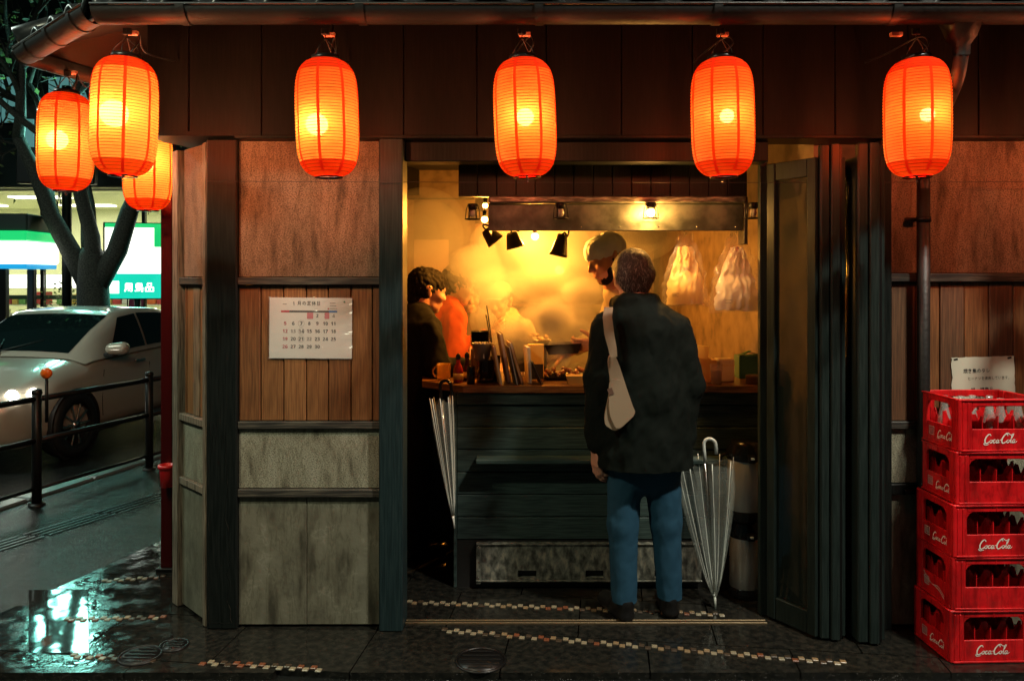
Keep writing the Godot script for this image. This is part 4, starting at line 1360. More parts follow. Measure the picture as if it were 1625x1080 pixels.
func build_counter_things() -> void:
	# menus and booklets leaning in a row
	var cards := [[793, 0.205, 0.010, -11.0, 0.19, 4.03, "menu_kraft", "tallest kraft paper menu leaning in the row on the counter"], [806, 0.262, 0.016, -10.0, 0.15, 4.09, "menu_kraft", "thick kraft paper menu folder leaning behind the tallest one"],
		[818, 0.20, 0.010, -12.0, 0.17, 4.02, "menu_dark", "thin dark menu card in the middle of the leaning row"], [826, 0.225, 0.012, -16.0, 0.16, 4.05, "menu_kraft", "steeply leaning pale menu booklet in the middle of the row"],
		[839, 0.19, 0.014, -3.0, 0.15, 4.06, "menu_cream", "upright cream menu booklet beside the box of the row"], [858, 0.13, 0.006, -24.0, 0.12, 4.01, "menu_dark", "small dark card slanting at the end of the menu row"]]
	for c in cards:
		var o := thing("menu", c[7], "menu", Vector3((c[0] - 812.5) * c[5] / 1225.0, CT, 3.5 - c[5]), 0.12, "menus standing in a row")
		var lean := Basis(Vector3.BACK, deg_to_rad(-c[3]))
		var h: float = c[1]
		piece("cover", lean * Vector3(-c[2] * 0.5, h * 0.5, 0) + Vector3(0, 0.002, 0), Vector3(0.003, h, c[4]), M[c[6]], o, 0.001, lean)
		piece("cover", lean * Vector3(c[2] * 0.5, h * 0.5, 0) + Vector3(0, 0.002, 0), Vector3(0.003, h, c[4]), M[c[6]], o, 0.001, lean)
		piece("pages", lean * Vector3(0, h * 0.49, 0) + Vector3(0, 0.003, 0), Vector3(c[2] - 0.004, h * 0.97, c[4] - 0.008), M.paper_white, o, 0.001, lean)
	var mb := thing("menu_box", "yellow card box standing among the menus", "box", Vector3(0.1267, CT, 3.5 - 4.14))
	span("body", Vector3(-0.043, 0, -0.03), Vector3(0.043, 0.195, 0.03), M.card_yellow, mb, 0.003)
	span("label_strip", Vector3(-0.040, 0.01, 0.0302), Vector3(0.040, 0.09, 0.0312), M.menu_dark, mb, 0.0)
	# chopsticks in a black stand, bowls, pail
	var can := jar("utensil_can", "glossy black utensil can under the pail of wrapped chopsticks", "can", Vector3(-0.1409, CT, 3.5 - 4.06), [Vector2(0, 0), Vector2(0.043, 0), Vector2(0.045, 0.003), Vector2(0.045, 0.112), Vector2(0.046, 0.115), Vector2(0.046, 0.118), Vector2(0, 0.118)], M.black_gloss)
	var cs := mk(true)
	lathe(cs, [Vector2(0.0455, 0.018), Vector2(0.0462, 0.018), Vector2(0.0462, 0.021), Vector2(0.0455, 0.021)], 24)
	put(cs, "band", M.bright_steel, can)
	var pail := jar("chopstick_pail", "grey tapered pail packed with wrapped chopsticks on the black can", "pail", Vector3(-0.1574, CT + 0.1185, 3.5 - 4.06), [Vector2(0, 0), Vector2(0.036, 0), Vector2(0.054, 0.086), Vector2(0.056, 0.088), Vector2(0.052, 0.088), Vector2(0.036, 0.01), Vector2(0, 0.01)], M.grey_tin)
	for k in 14:
		var a := k * 2.4
		var r := 0.008 + 0.034 * sqrt(k / 14.0)
		piece("wrapped_chopsticks", Vector3(cos(a) * r, 0.052, sin(a) * r), Vector3(0.009, 0.082, 0.005), M.paper_white, pail, 0.001, Basis(Vector3.UP, a) * Basis(Vector3.BACK, 0.1 * sin(a * 3.0)))
	for k in 6:
		var b := jar("black_bowl", ["lowest", "second", "third", "fourth", "fifth", "topmost"][k] + (" black lacquer bowl in the stack beside the menus" if k in [0, 5] else " black lacquer bowl from the bottom of the stack"), "bowl", Vector3(-0.1773, CT + 0.155 + 0.0135 * k, 3.5 - 4.3), [Vector2(0, 0.0), Vector2(0.030, 0.0), Vector2(0.046, 0.016), Vector2(0.056, 0.030), Vector2(0.058, 0.031), Vector2(0.054, 0.030), Vector2(0.043, 0.016), Vector2(0.028, 0.004), Vector2(0, 0.004)], M.black_gloss, "stack of black bowls")
		if k == 0:
			var stand := thing("bowl_stand", "wooden block that lifts the stack of black bowls", "block", Vector3(b.position.x, CT, b.position.z))
			span("block", Vector3(-0.05, 0, -0.05), Vector3(0.05, 0.1545, 0.05), M.plank_dull, stand, 0.004)
	var stand2 := jar("chopstick_cup", "slim dark cup that holds two long black chopsticks", "cup", Vector3(-0.09, CT, 3.5 - 4.16), [Vector2(0, 0), Vector2(0.024, 0), Vector2(0.027, 0.13), Vector2(0.025, 0.13), Vector2(0.022, 0.005), Vector2(0, 0.005)], M.black_gloss)
	for k in 2:
		var ck := mk(true)
		tube(ck, [Vector3(0.008, 0.01, 0.008 - 0.014 * k), Vector3(-0.046 - 0.004 * k, 0.40 - 0.05 * k, -0.01)], [0.0025, 0.004], 6)
		var co := put(ck, "long_chopstick", M.menu_dark)
		co.position = stand2.position
		tag(co, "long black cooking chopstick standing in the slim cup, the %s one" % ["longer", "shorter"][k], "chopstick", "long cooking chopsticks")
	# sauce bottles
	for q in [[727, 4.05, "sauce_red", "squat glass bottle of red sauce at the counter corner"], [741, 4.12, "sauce_dark", "glass bottle of dark sauce behind the red one"]]:
		var o := jar("sauce_bottle", q[3], "bottle", Vector3((q[0] - 812.5) * q[1] / 1225.0, CT, 3.5 - q[1]), [Vector2(0, 0.001), Vector2(0.024, 0), Vector2(0.027, 0.004), Vector2(0.027, 0.065), Vector2(0.020, 0.088), Vector2(0.011, 0.104), Vector2(0.010, 0.125), Vector2(0.0, 0.125)], M[q[2]], "sauce bottles on the counter")
		var cp := mk(true)
		lathe(cp, [Vector2(0.011, 0.122), Vector2(0.013, 0.123), Vector2(0.012, 0.143), Vector2(0.004, 0.152), Vector2(0, 0.153)], 14)
		put(cp, "cap", M.black_gloss, o)
		var lb := mk(true)
		lathe(lb, [Vector2(0.0272, 0.018), Vector2(0.0277, 0.018), Vector2(0.0277, 0.05), Vector2(0.0272, 0.05)], 20)
		put(lb, "paper_label", M.paper_yellow, o)
	jar("spice_can", "short glossy black spice can between sauce bottle and pail", "can", Vector3(-0.2139, CT, 3.5 - 4.0), [Vector2(0, 0), Vector2(0.021, 0), Vector2(0.022, 0.085), Vector2(0.018, 0.092), Vector2(0, 0.092)], M.black_gloss)
	var mug := jar("glass_mug", "small amber glass mug with a handle at the counter corner", "mug", Vector3(-0.3667, CT, 3.5 - 4.14), [Vector2(0, 0.002), Vector2(0.032, 0), Vector2(0.036, 0.012), Vector2(0.038, 0.088), Vector2(0.039, 0.09), Vector2(0.034, 0.09), Vector2(0.032, 0.014), Vector2(0, 0.012)], M.amber_glass)
	var mh := mk(true)
	var hp := []
	for k in 13:
		var a := -PI / 2 + PI * k / 12.0
		hp.append(Vector3(-0.036 - cos(a) * 0.022, 0.046 + sin(a) * 0.026, 0))
	tube(mh, hp, 0.005, 8)
	put(mh, "handle", M.amber_glass, mug)
	var tr := thing("sauce_tray", "small pale food tray at the counter edge beside the man in the coat", "tray", Vector3(0.3445, CT, 3.5 - 4.0))
	tray(tr, Vector3(0.13, 0.045, 0.09), M.paper_yellow)
	# plates of skewers
	var plates := [[Vector3(0.276, CT, -0.70), 0.24, 0.18, 9, "black plate of glazed skewers beside the menus"], [Vector3(0.0958, CT + 0.16, -1.10), 0.26, 0.16, 8, "metal tray of raw skewers behind the menus"]]
	for i in 2:
		var q: Array = plates[i]
		var pl := thing("skewer_tray", q[4], "tray", q[0], 0.1)
		tray(pl, Vector3(q[1], 0.022, q[2]), M.black_metal if i == 0 else M.bright_steel)
		if i == 1:
			var sd := thing("tray_stand", "steel box that carries the tray of raw skewers", "box", Vector3(q[0].x, CT, q[0].z))
			span("box_body", Vector3(-0.11, -0.03, -0.07), Vector3(0.11, 0.1595, 0.07), M.hood_steel, sd, 0.004)
		for k in q[3]:
			var s := thing("meat_skewer", ["glazed brown meat skewer piled on the black plate", "pale raw meat skewer laid on the metal tray"][i], "skewer", q[0] + Vector3(-q[1] * 0.42 + q[1] * 0.84 * k / (q[3] - 1.0), 0.017 + 0.012 * (k % 3), 0), rng.randf_range(-0.35, 0.35), ["glazed skewers", "raw skewers"][i])
			var stk := mk(true)
			tube(stk, [Vector3(0, 0.008, 0.10), Vector3(0, 0.004, -0.07)], 0.0016, 5)
			put(stk, "stick", M.card_yellow, s)
			var bones := []
			for b in 4:
				var z := 0.035 - 0.03 * b
				bones.append([Vector3(rng.randf_range(-0.004, 0.004), 0.008, z - 0.006), Vector3(rng.randf_range(-0.004, 0.004), 0.009, z + 0.006), 0.0105 + rng.randf() * 0.003, 0.011])
			put_mesh(blob(bones, 0.004, 0.004), "meat", M.meat_glazed if i == 0 else M.meat_raw, s)
	# right end of the counter
	var yb := thing("yellow_box", "open yellow cardboard box with its flap up beside the green one", "box", Vector3(1.0242, CT, 3.5 - 4.12))
	for q in [[Vector3(-0.056, 0, 0.05), Vector3(0.056, 0.115, 0.053)], [Vector3(-0.056, 0, -0.053), Vector3(0.056, 0.115, -0.05)], [Vector3(-0.056, 0, -0.0498), Vector3(-0.053, 0.115, 0.0498)], [Vector3(0.053, 0, -0.0498), Vector3(0.056, 0.115, 0.0498)], [Vector3(-0.0528, 0, -0.0498), Vector3(0.0528, 0.003, 0.0498)]]:
		span("side", q[0], q[1], M.card_yellow, yb, 0.001)
	piece("flap", Vector3(-0.012, 0.150, -0.055), Vector3(0.105, 0.075, 0.003), M.card_yellow, yb, 0.001, Basis(Vector3.RIGHT, -0.25) * Basis(Vector3.BACK, -0.12))
	var y2 := thing("snack_box", "closed pale yellow carton next to the open box", "box", Vector3(1.1363, CT, 3.5 - 4.13))
	span("carton", Vector3(-0.042, 0, -0.05), Vector3(0.042, 0.118, 0.05), M.card_pale, y2, 0.005)
	span("lid_seam", Vector3(-0.0425, 0.085, -0.0505), Vector3(0.0425, 0.088, 0.0505), M.card_yellow, y2, 0.0)
	var gb := thing("green_box", "dark green box with an open folded top at the counter end", "box", Vector3(1.2993, CT, 3.5 - 4.25))
	span("body", Vector3(-0.062, 0, -0.05), Vector3(0.062, 0.125, 0.05), M.green_card, gb, 0.003)
	piece("flap", Vector3(-0.03, 0.137, 0.03), Vector3(0.07, 0.003, 0.05), M.green_card, gb, 0.001, Basis(Vector3.BACK, 0.4))
	piece("flap", Vector3(0.035, 0.133, 0.0), Vector3(0.06, 0.003, 0.09), M.green_card, gb, 0.001, Basis(Vector3.BACK, -0.25))
	var dg := jar("drink_glass", "small glass of amber drink before the yellow box", "glass", Vector3(1.0537, CT, 3.5 - 3.98), [Vector2(0, 0.001), Vector2(0.028, 0), Vector2(0.033, 0.105), Vector2(0.031, 0.105), Vector2(0.026, 0.006), Vector2(0, 0.006)], M.clear_glass)
	var dl := mk(true)
	lathe(dl, [Vector2(0, 0.007), Vector2(0.0255, 0.007), Vector2(0.0285, 0.07), Vector2(0, 0.07)], 20)
	put(dl, "drink", M.amber_drink, dg)
	var tn := jar("gold_tin", "low round gold tin at the end of the counter", "tin", Vector3(1.2613, CT, 3.5 - 4.02), [Vector2(0, 0), Vector2(0.040, 0), Vector2(0.042, 0.004), Vector2(0.042, 0.030), Vector2(0.043, 0.032), Vector2(0.043, 0.042), Vector2(0, 0.043)], M.brass_rail)
	var sl := mk(true)
	lathe(sl, [Vector2(0.0435, 0.031), Vector2(0.0445, 0.033), Vector2(0.0435, 0.035)], 24)
	put(sl, "lid_rim", M.brass_rail, tn)

func tray(o: Node3D, s: Vector3, m: Material) -> void:
	var st := mk()
	var b := Vector2(s.x * 0.40, s.z * 0.38)
	var t := Vector2(s.x * 0.5, s.z * 0.5)
	var cb := [Vector3(-b.x, 0, b.y), Vector3(b.x, 0, b.y), Vector3(b.x, 0, -b.y), Vector3(-b.x, 0, -b.y)]
	var ct := [Vector3(-t.x, s.y, t.y), Vector3(t.x, s.y, t.y), Vector3(t.x, s.y, -t.y), Vector3(-t.x, s.y, -t.y)]
	for i in 4:
		var j := (i + 1) % 4
		tri(st, cb[i], cb[j], ct[j])
		tri(st, cb[i], ct[j], ct[i])
		var q := 0.003
		var inn := func(v: Vector3) -> Vector3: return Vector3(v.x - signf(v.x) * q, v.y, v.z - signf(v.z) * q)
		tri(st, inn.call(cb[i]) + Vector3(0, q, 0), inn.call(ct[j]), inn.call(cb[j]) + Vector3(0, q, 0))
		tri(st, inn.call(cb[i]) + Vector3(0, q, 0), inn.call(ct[i]), inn.call(ct[j]))
		tri(st, ct[i], ct[j], inn.call(ct[j]))
		tri(st, ct[i], inn.call(ct[j]), inn.call(ct[i]))
	put(st, "rim", m, o)
	span("base", Vector3(-b.x, 0, -b.y), Vector3(b.x, 0.003, b.y), m, o, 0.0)

func bag_rows(w: float, h: float, depth: float, top_w: float, amp: float, seed_no: int, front: bool) -> Array:
	var n := FastNoiseLite.new()
	n.seed = seed_no
	n.frequency = 1.0
	n.fractal_type = FastNoiseLite.FRACTAL_RIDGED
	n.fractal_octaves = 3
	var rows := []
	for i in 31:
		var t := i / 30.0  # 0 at the bottom, 1 at the top
		var ww := lerpf(top_w, w, pow(1.0 - smoothstep(0.25, 1.0, t), 0.8))
		var bulge := sin(minf(t * 1.6 + 0.12, 1.0) * PI * 0.98) if t < 0.62 else lerpf(0.25, 0.05, (t - 0.62) / 0.38)
		bulge = maxf(bulge, 0.06)
		var row := []
		for j in 23:
			var u := j / 22.0 * 2.0 - 1.0
			var edge := 1.0 - pow(absf(u), 3.0)
			var z := depth * 0.5 * bulge * edge
			var x := u * ww * 0.5
			var y := t * h
			var k := n.get_noise_3d(x * 26.0, y * 4.0, 3.0 if front else 40.0)
			z += amp * k * (0.3 + 0.7 * edge)
			x += amp * 0.7 * n.get_noise_2d(y * 11.0, 7.0 + u)
			row.append(Vector3(x, y + amp * 0.5 * n.get_noise_2d(x * 8.0, 90.0), z if front else -z))
		rows.append(row)
	return rows

func build_hanging_things() -> void:
	var defs := [[Vector3(0.864, 1.4375, -0.37), 0.230, 0.40, 0.11, 11, "plastic bag of yellowish packs hung under the hood end", "pack_yellow"], [Vector3(1.1231, 1.4059, -0.37), 0.265, 0.44, 0.13, 23, "fuller plastic bag of white packs hung beside the doors", "pack_white"]]
	for d in defs:
		var o := thing("plastic_bag", d[5], "bag", d[0], 0.0, "plastic bags hung from the hood")
		for layer in 2:
			var k := 1.0 if layer == 0 else 0.80
			var st := mk(true)
			for front in [true, false]:
				var rows := bag_rows(d[1] * k, d[2] * (1.0 if layer == 0 else 0.72), d[3] * (1.0 if layer == 0 else 0.72), 0.05 if layer == 0 else 0.07, 0.026 if layer == 0 else 0.018, d[4] + layer * 5, front)
				sheet(st, rows, 0.0, not front)
			var m := put(st, "film" if layer == 0 else "packs", M.clear_film if layer == 0 else M[d[6]], o)
			if layer == 1:
				m.position.y = 0.012
		var hk := mk(true)
		tube(hk, [Vector3(0, d[2] - 0.02, 0), Vector3(0.004, d[2] + 0.03, 0), Vector3(0, 1.98 - d[0].y, 0)], 0.004, 6)
		put(hk, "hanging_cord", M.wire, o)
		# faint print low on the pack
		var pr := mk()
		for r in 3:
			var xf := Transform3D(Basis.IDENTITY, Vector3(-0.070, 0.055 + 0.007 * r, d[3] * 0.36 + 0.010))
			ribbon(pr, [Vector2(0, 0), Vector2([0.03, 0.022, 0.034][r], 0)], 0.0025, xf)
		put(pr, "print", M.ink_faint, o)
	# dark clip-on spot lamps over the grill
	var sp := [[779, 374, 4.35, 40.0, "dark spot lamp head, tilted, nearest the hood edge"], [815, 381, 4.35, 15.0, "dark spot lamp head hanging straight beside the glowing bulb"], [889, 389, 4.3, -12.0, "longer dark spot lamp on a bent arm above the smoke"]]
	for q in sp:
		var at := Vector3((q[0] - 812.5) * q[2] / 1225.0, 1.586 + (440 - q[1]) * q[2] / 1225.0, 3.5 - q[2])
		var o := thing("spot_lamp", q[4], "lamp", at, 0.0, "unlit spot lamps over the grill")
		var b := Basis(Vector3.BACK, deg_to_rad(q[3]))
		var long := 1.35 if q[0] == 889 else 1.0
		var st := mk(true)
		lathe(st, [Vector2(0.0, 0.048 * long), Vector2(0.026, 0.046 * long), Vector2(0.034, 0.03), Vector2(0.050, -0.035 * long), Vector2(0.052, -0.045 * long), Vector2(0.047, -0.045 * long), Vector2(0.03, 0.02), Vector2(0, 0.03)], 18, Transform3D(b, Vector3.ZERO))
		put(st, "shade", M.spot_shade, o)
		var arm := mk(true)
		tube(arm, curve([b * Vector3(0, 0.045 * long, 0), b * Vector3(0.01, 0.075, 0), Vector3(0.05, 0.10, 0), Vector3(0.07, 2.449 - at.y, 0)], 5), 0.006, 7)
		put(arm, "arm", M.black_metal, o)

# ---------------------------------------------------------------- writing

# strokes of the characters that the notices carry, in a unit square
func glyphs() -> Dictionary:
	return {
		"tsuki": [[.28, .95, .28, .35, .14, .04], [.28, .95, .76, .95, .76, .1, .62, .08], [.28, .66, .76, .66], [.28, .38, .76, .38]],
		"no": [[.52, .82, .42, .3, .25, .18, .14, .42, .32, .78, .6, .85, .86, .6, .8, .25, .58, .08]],
		"sada": [[.5, 1, .5, .88], [.12, .68, .12, .86, .88, .86, .85, .7], [.28, .66, .72, .66], [.5, .66, .5, .12], [.5, .4, .76, .4], [.3, .46, .25, .25, .08, .05], [.22, .25, .45, .1, .94, .07]],
		"yasu": [[.35, .98, .08, .5], [.24, .74, .24, .02], [.4, .7, .96, .7], [.67, .98, .67, .02], [.65, .68, .38, .2], [.69, .68, .97, .2]],
		"hi": [[.25, .92, .25, .06], [.25, .92, .75, .92, .75, .06], [.25, .5, .75, .5], [.25, .1, .75, .1]],
		"yaki": [[.12, .8, .17, .55], [.38, .82, .32, .6], [.24, .98, .24, .5, .06, .04], [.24, .35, .4, .1], [.46, .9, .98, .9], [.7, 1, .7, .74], [.44, .72, 1, .72], [.58, .62, .58, .5], [.84, .62, .84, .5], [.42, .42, 1, .42], [.6, .42, .56, .15, .42, .02], [.8, .42, .8, .08, .98, .08, .98, .2]],
		"ki": [[.18, .8, .8, .88], [.16, .6, .84, .68], [.4, .98, .72, .4], [.72, .4, .4, .38, .22, .22, .4, .06, .72, .06]],
		"tori": [[.45, 1, .4, .9], [.22, .9, .22, .4], [.22, .9, .78, .9, .78, .6], [.22, .75, .78, .75], [.22, .6, .78, .6], [.22, .42, .94, .42], [.22, .28, .9, .28, .86, .02, .72, .05], [.14, .15, .1, .03], [.32, .15, .32, .04], [.5, .15, .52, .05]],
		"ta": [[.42, .98, .3, .65, .08, .4], [.38, .8, .86, .8, .7, .35, .28, .02], [.36, .55, .7, .38]],
		"re": [[.28, .92, .28, .08, .6, .22, .88, .55]],
		"hi_k": [[.22, .9, .22, .2, .32, .08, .85, .08], [.75, .72, .22, .5]],
		"bar": [[.1, .5, .9, .5]],
		"na": [[.1, .65, .9, .65], [.52, .96, .5, .5, .2, .04]],
		"tsu": [[.15, .8, .24, .55], [.42, .85, .5, .6], [.86, .85, .72, .4, .3, .05]],
		"wo": [[.15, .82, .8, .86], [.5, .98, .2, .45, .5, .55, .55, .3], [.85, .58, .4, .35, .32, .12, .5, .05, .85, .06]],
		"shi_yo": [[.3, .98, .08, .5], [.22, .72, .22, .02], [.38, .84, .98, .84], [.66, 1, .66, .45, .36, .02], [.46, .68, .46, .46, .88, .46, .88, .68, .46, .68], [.48, .3, .96, .04]],
		"yo": [[.2, .92, .2, .3, .08, .02], [.2, .92, .82, .92, .82, .06, .7, .06], [.2, .65, .82, .65], [.2, .4, .82, .4], [.5, .92, .5, .06]],
		"shi": [[.3, .95, .28, .25, .45, .06, .75, .15, .88, .4]],
		"te": [[.1, .82, .88, .88], [.7, .85, .38, .5, .45, .15, .75, .05]],
		"i": [[.18, .85, .2, .3, .36, .12, .42, .3], [.72, .78, .86, .45]],
		"ma": [[.18, .8, .84, .8], [.2, .58, .82, .58], [.5, .98, .52, .2, .35, .05, .2, .15, .4, .26, .85, .08]],
		"su": [[.1, .78, .92, .8], [.55, .98, .56, .4, .4, .28, .34, .46, .52, .5, .58, .25, .38, .02]],
		"sho": [[.5, 1, .5, .86], [.1, .85, .9, .85], [.32, .8, .38, .68], [.66, .8, .6, .68], [.15, .66, .15, .02], [.15, .66, .86, .66, .86, .05], [.4, .6, .3, .42], [.6, .6, .72, .44], [.34, .36, .34, .1, .66, .1, .66, .36, .34, .36]],
		"hin": [[.3, .95, .3, .6, .7, .6, .7, .95, .3, .95], [.1, .48, .1, .05, .44, .05, .44, .48, .1, .48], [.56, .48, .56, .05, .92, .05, .92, .48, .56, .48]],
		"toku": [[.2, .95, .1, .7], [.08, .72, .42, .72], [.26, .98, .26, .02], [.08, .4, .42, .5], [.5, .85, .94, .85], [.72, 1, .72, .66], [.46, .66, 1, .66], [.46, .45, 1, .45], [.82, .6, .82, .04, .7, .06], [.56, .34, .64, .2]],
		"maru": [[.2, .2, .1, .1, .2, .0, .3, .1, .2, .2]],
	}

func write_line(st: SurfaceTool, g: Dictionary, names: Array, at: Vector2, size: float, xf: Transform3D, w: float, step := 1.12) -> void:
	for i in names.size():
		if names[i] == "":
			continue
		for s in g[names[i]]:
			var pts := []
			for k in range(0, s.size(), 2):
				pts.append(at + Vector2(s[k] + i * step, s[k + 1]) * size)
			ribbon(st, pts, w, xf)

func add_text(st: SurfaceTool, text: String, at: Vector3, height: float, bold := false) -> void:  # centred on the point
	var t := TextMesh.new()
	var f := SystemFont.new()
	f.font_names = PackedStringArray(["Droid Sans"])
	f.font_weight = 700 if bold else 400
	t.font = f
	t.text = text
	t.font_size = 24
	t.pixel_size = height / 17.0
	t.depth = 0.0008
	t.curve_step = 2.0
	st.append_from(t, 0, Transform3D(Basis.IDENTITY, at))

func build_notices() -> void:
	var g := glyphs()
	# calendar of closing days in a crumpled clear sleeve
	var x0: float = -1.1005
	var x1: float = -0.7265
	var y0: float = 1.2206
	var y1: float = 1.4946
	var w := x1 - x0
	var h := y1 - y0
	var cal := thing("calendar_sheet", "printed calendar sheet in a crumpled clear sleeve on the planks", "notice", Vector3(x0, y0, 0.002))
	cal.rotation.z = -0.006
	span("paper", Vector3(0, 0, 0), Vector3(w, h, 0.0012), M.paper_white, cal, 0.0)
	var flat := Transform3D(Basis.IDENTITY, Vector3(0, 0, 0.0013))
	var black := mk()
	var red := mk()
	var blue := mk()
	var pink := mk()
	var faint := mk()
	var digits := mk()
	var digits_red := mk()
	var digits_pale := mk()
	# positions are read off the sheet as parts of its width and height
	add_text(digits, "1", Vector3(0.295 * w, 0.905 * h, 0.0014), 0.016)
	write_line(black, g, ["tsuki", "no", "sada", "yasu", "hi"], Vector2(0.335 * w, 0.875 * h), 0.0195, flat, 0.0022)
	ribbon(faint, [Vector2(0.16 * w, 0.895 * h), Vector2(0.21 * w, 0.895 * h)], 0.003, flat)
	ribbon(red, [Vector2(0.14 * w, 0.775 * h), Vector2(0.24 * w, 0.775 * h)], 0.009, flat)
	ribbon(black, [Vector2(0.24 * w, 0.775 * h), Vector2(0.72 * w, 0.775 * h)], 0.008, flat)
	ribbon(blue, [Vector2(0.72 * w, 0.775 * h), Vector2(0.82 * w, 0.775 * h)], 0.009, flat)
	for r in 3:
		ribbon(faint, [Vector2(0.73 * w, (0.915 - 0.045 * r) * h), Vector2((0.80 + 0.01 * r) * w, (0.915 - 0.045 * r) * h)], 0.0028, flat)
	ribbon(red, [Vector2(0.705 * w, 0.82 * h), Vector2(0.722 * w, 0.82 * h)], 0.006, flat)
	for q in [[0.455, 0.53], [0.67, 0.725]]:
		ribbon(pink, [Vector2(q[0] * w, 0.705 * h), Vector2(q[1] * w, 0.705 * h)], 0.028, flat)
	for d in range(1, 31):
		var slot := d + 2  # the first of the month falls on a Wednesday
		var col := slot % 7
		var row := slot / 7
		var c := Vector3((0.19 + 0.0975 * col) * w, (0.705 - 0.128 * row) * h, 0.0014)
		add_text(digits_red if col == 0 or d == 1 or d == 3 else digits if d % 9 != 4 else digits_pale, str(d), c, 0.0155, true)
		if d in [7, 14, 21]:
			var ring := []
			for k in 25:
				ring.append(Vector2(c.x + cos(TAU * k / 24.0) * 0.014, c.y + sin(TAU * k / 24.0) * 0.014))
			ribbon(faint, ring, 0.0012, flat)
	var dot := []
	for k in 9:
		dot.append(Vector2(0.908 * w + 0.002 * cos(TAU * k / 8.0), 0.935 * h + 0.002 * sin(TAU * k / 8.0)))
	var green := mk()
	ribbon(green, dot, 0.005, flat)
	put(digits, "numbers", M.ink, cal)
	put(digits_red, "red_numbers", M.ink_red, cal)
	put(digits_pale, "pale_numbers", M.ink_faint, cal)
	put(black, "black_print", M.ink, cal)
	put(red, "red_print", M.ink_red, cal)
	put(blue, "blue_bar", M.ink_blue, cal)
	put(pink, "pink_blocks", M.ink_pink, cal)
	put(faint, "pale_print", M.ink_faint, cal)
	put(green, "green_pin", M.ink_green, cal)
	var n := FastNoiseLite.new()
	n.seed = 8
	n.frequency = 1.0
	n.fractal_type = FastNoiseLite.FRACTAL_RIDGED
	n.fractal_octaves = 3
	var rows := []
	for i in 37:
		var row := []
		for j in 49:
			var u := j / 48.0
			var v := i / 36.0
			var crease := smoothstep(0.16, 0.0, absf(u - 0.60)) * 0.8 + smoothstep(0.82, 0.95, u) + smoothstep(0.14, 0.02, u) * 0.8 + 0.12
			var z := 0.0060 + 0.0100 * crease * n.get_noise_2d(u * 3.5, v * 13.0) + 0.0006 * n.get_noise_2d(u * 30.0, v * 30.0 + 50.0)
			var edge := 0.0015 * n.get_noise_2d(u * 20.0 + v * 20.0, 9.0)
			row.append(Vector3(lerpf(-0.003, w + 0.003, u) + edge, lerpf(-0.003, h + 0.004, v) + edge, maxf(z, 0.0024)))
		rows.append(row)
	var fl := mk(true)
	sheet(fl, rows)
	put(fl, "clear_sleeve", M.sleeve_film, cal)
	# notice behind the crates
	var a := Vector3(2.0014, 1.12, 0.002)
	var nt := thing("paper_notice", "white paper notice with ragged edges pinned behind the red crates", "notice", a)
	nt.rotation.z = 0.03
	var nw := 0.285
	var nh := 0.33
	var pp := PackedVector2Array()
	for k in 25:
		pp.append(Vector2(nw * k / 24.0, 0))
	for k in 20:
		pp.append(Vector2(nw + rng.randf_range(-0.002, 0.001), nh * (k + 0.5) / 20.0))
	for k in 25:
		pp.append(Vector2(nw * (1.0 - k / 24.0), nh + rng.randf_range(-0.001, 0.001)))
	for k in 20:
		pp.append(Vector2(rng.randf_range(-0.003, 0.004), nh * (1.0 - (k + 0.5) / 20.0)))
	var ps := mk()
	prism(ps, pp, 0.0012)
	put(ps, "paper", M.paper_aged, nt)
	nt.position.y = 1.2224 - nh
	var ink := mk()
	write_line(ink, g, ["yaki", "ki", "tori", "no", "ta", "re"], Vector2(0.052, nh - 0.072), 0.0195, flat, 0.0024, 1.05)
	write_line(ink, g, ["hi_k", "bar", "na", "tsu", "wo", "shi_yo", "yo", "shi", "te", "i", "ma", "su", "maru"], Vector2(0.072, nh - 0.104), 0.0145, flat, 0.0014, 1.05)
	write_line(ink, g, ["toku", "bar", "toku", "sho", "hin"], Vector2(0.085, nh - 0.158), 0.0195, flat, 0.0024, 1.05)
	write_line(ink, g, ["shi_yo", "yo", "shi", "te", "i", "ma", "su", "maru"], Vector2(0.10, nh - 0.188), 0.0145, flat, 0.0014, 1.05)
	put(ink, "writing", M.ink, nt)
	for q in [0.012, nw - 0.03]:
		piece("pin_tape", Vector3(q + 0.008, nh - 0.008, 0.0018), Vector3(0.018, 0.008, 0.001), M.menu_dark, nt, 0.0, Basis(Vector3.BACK, 0.2))

# ---------------------------------------------------------------- bottle crates

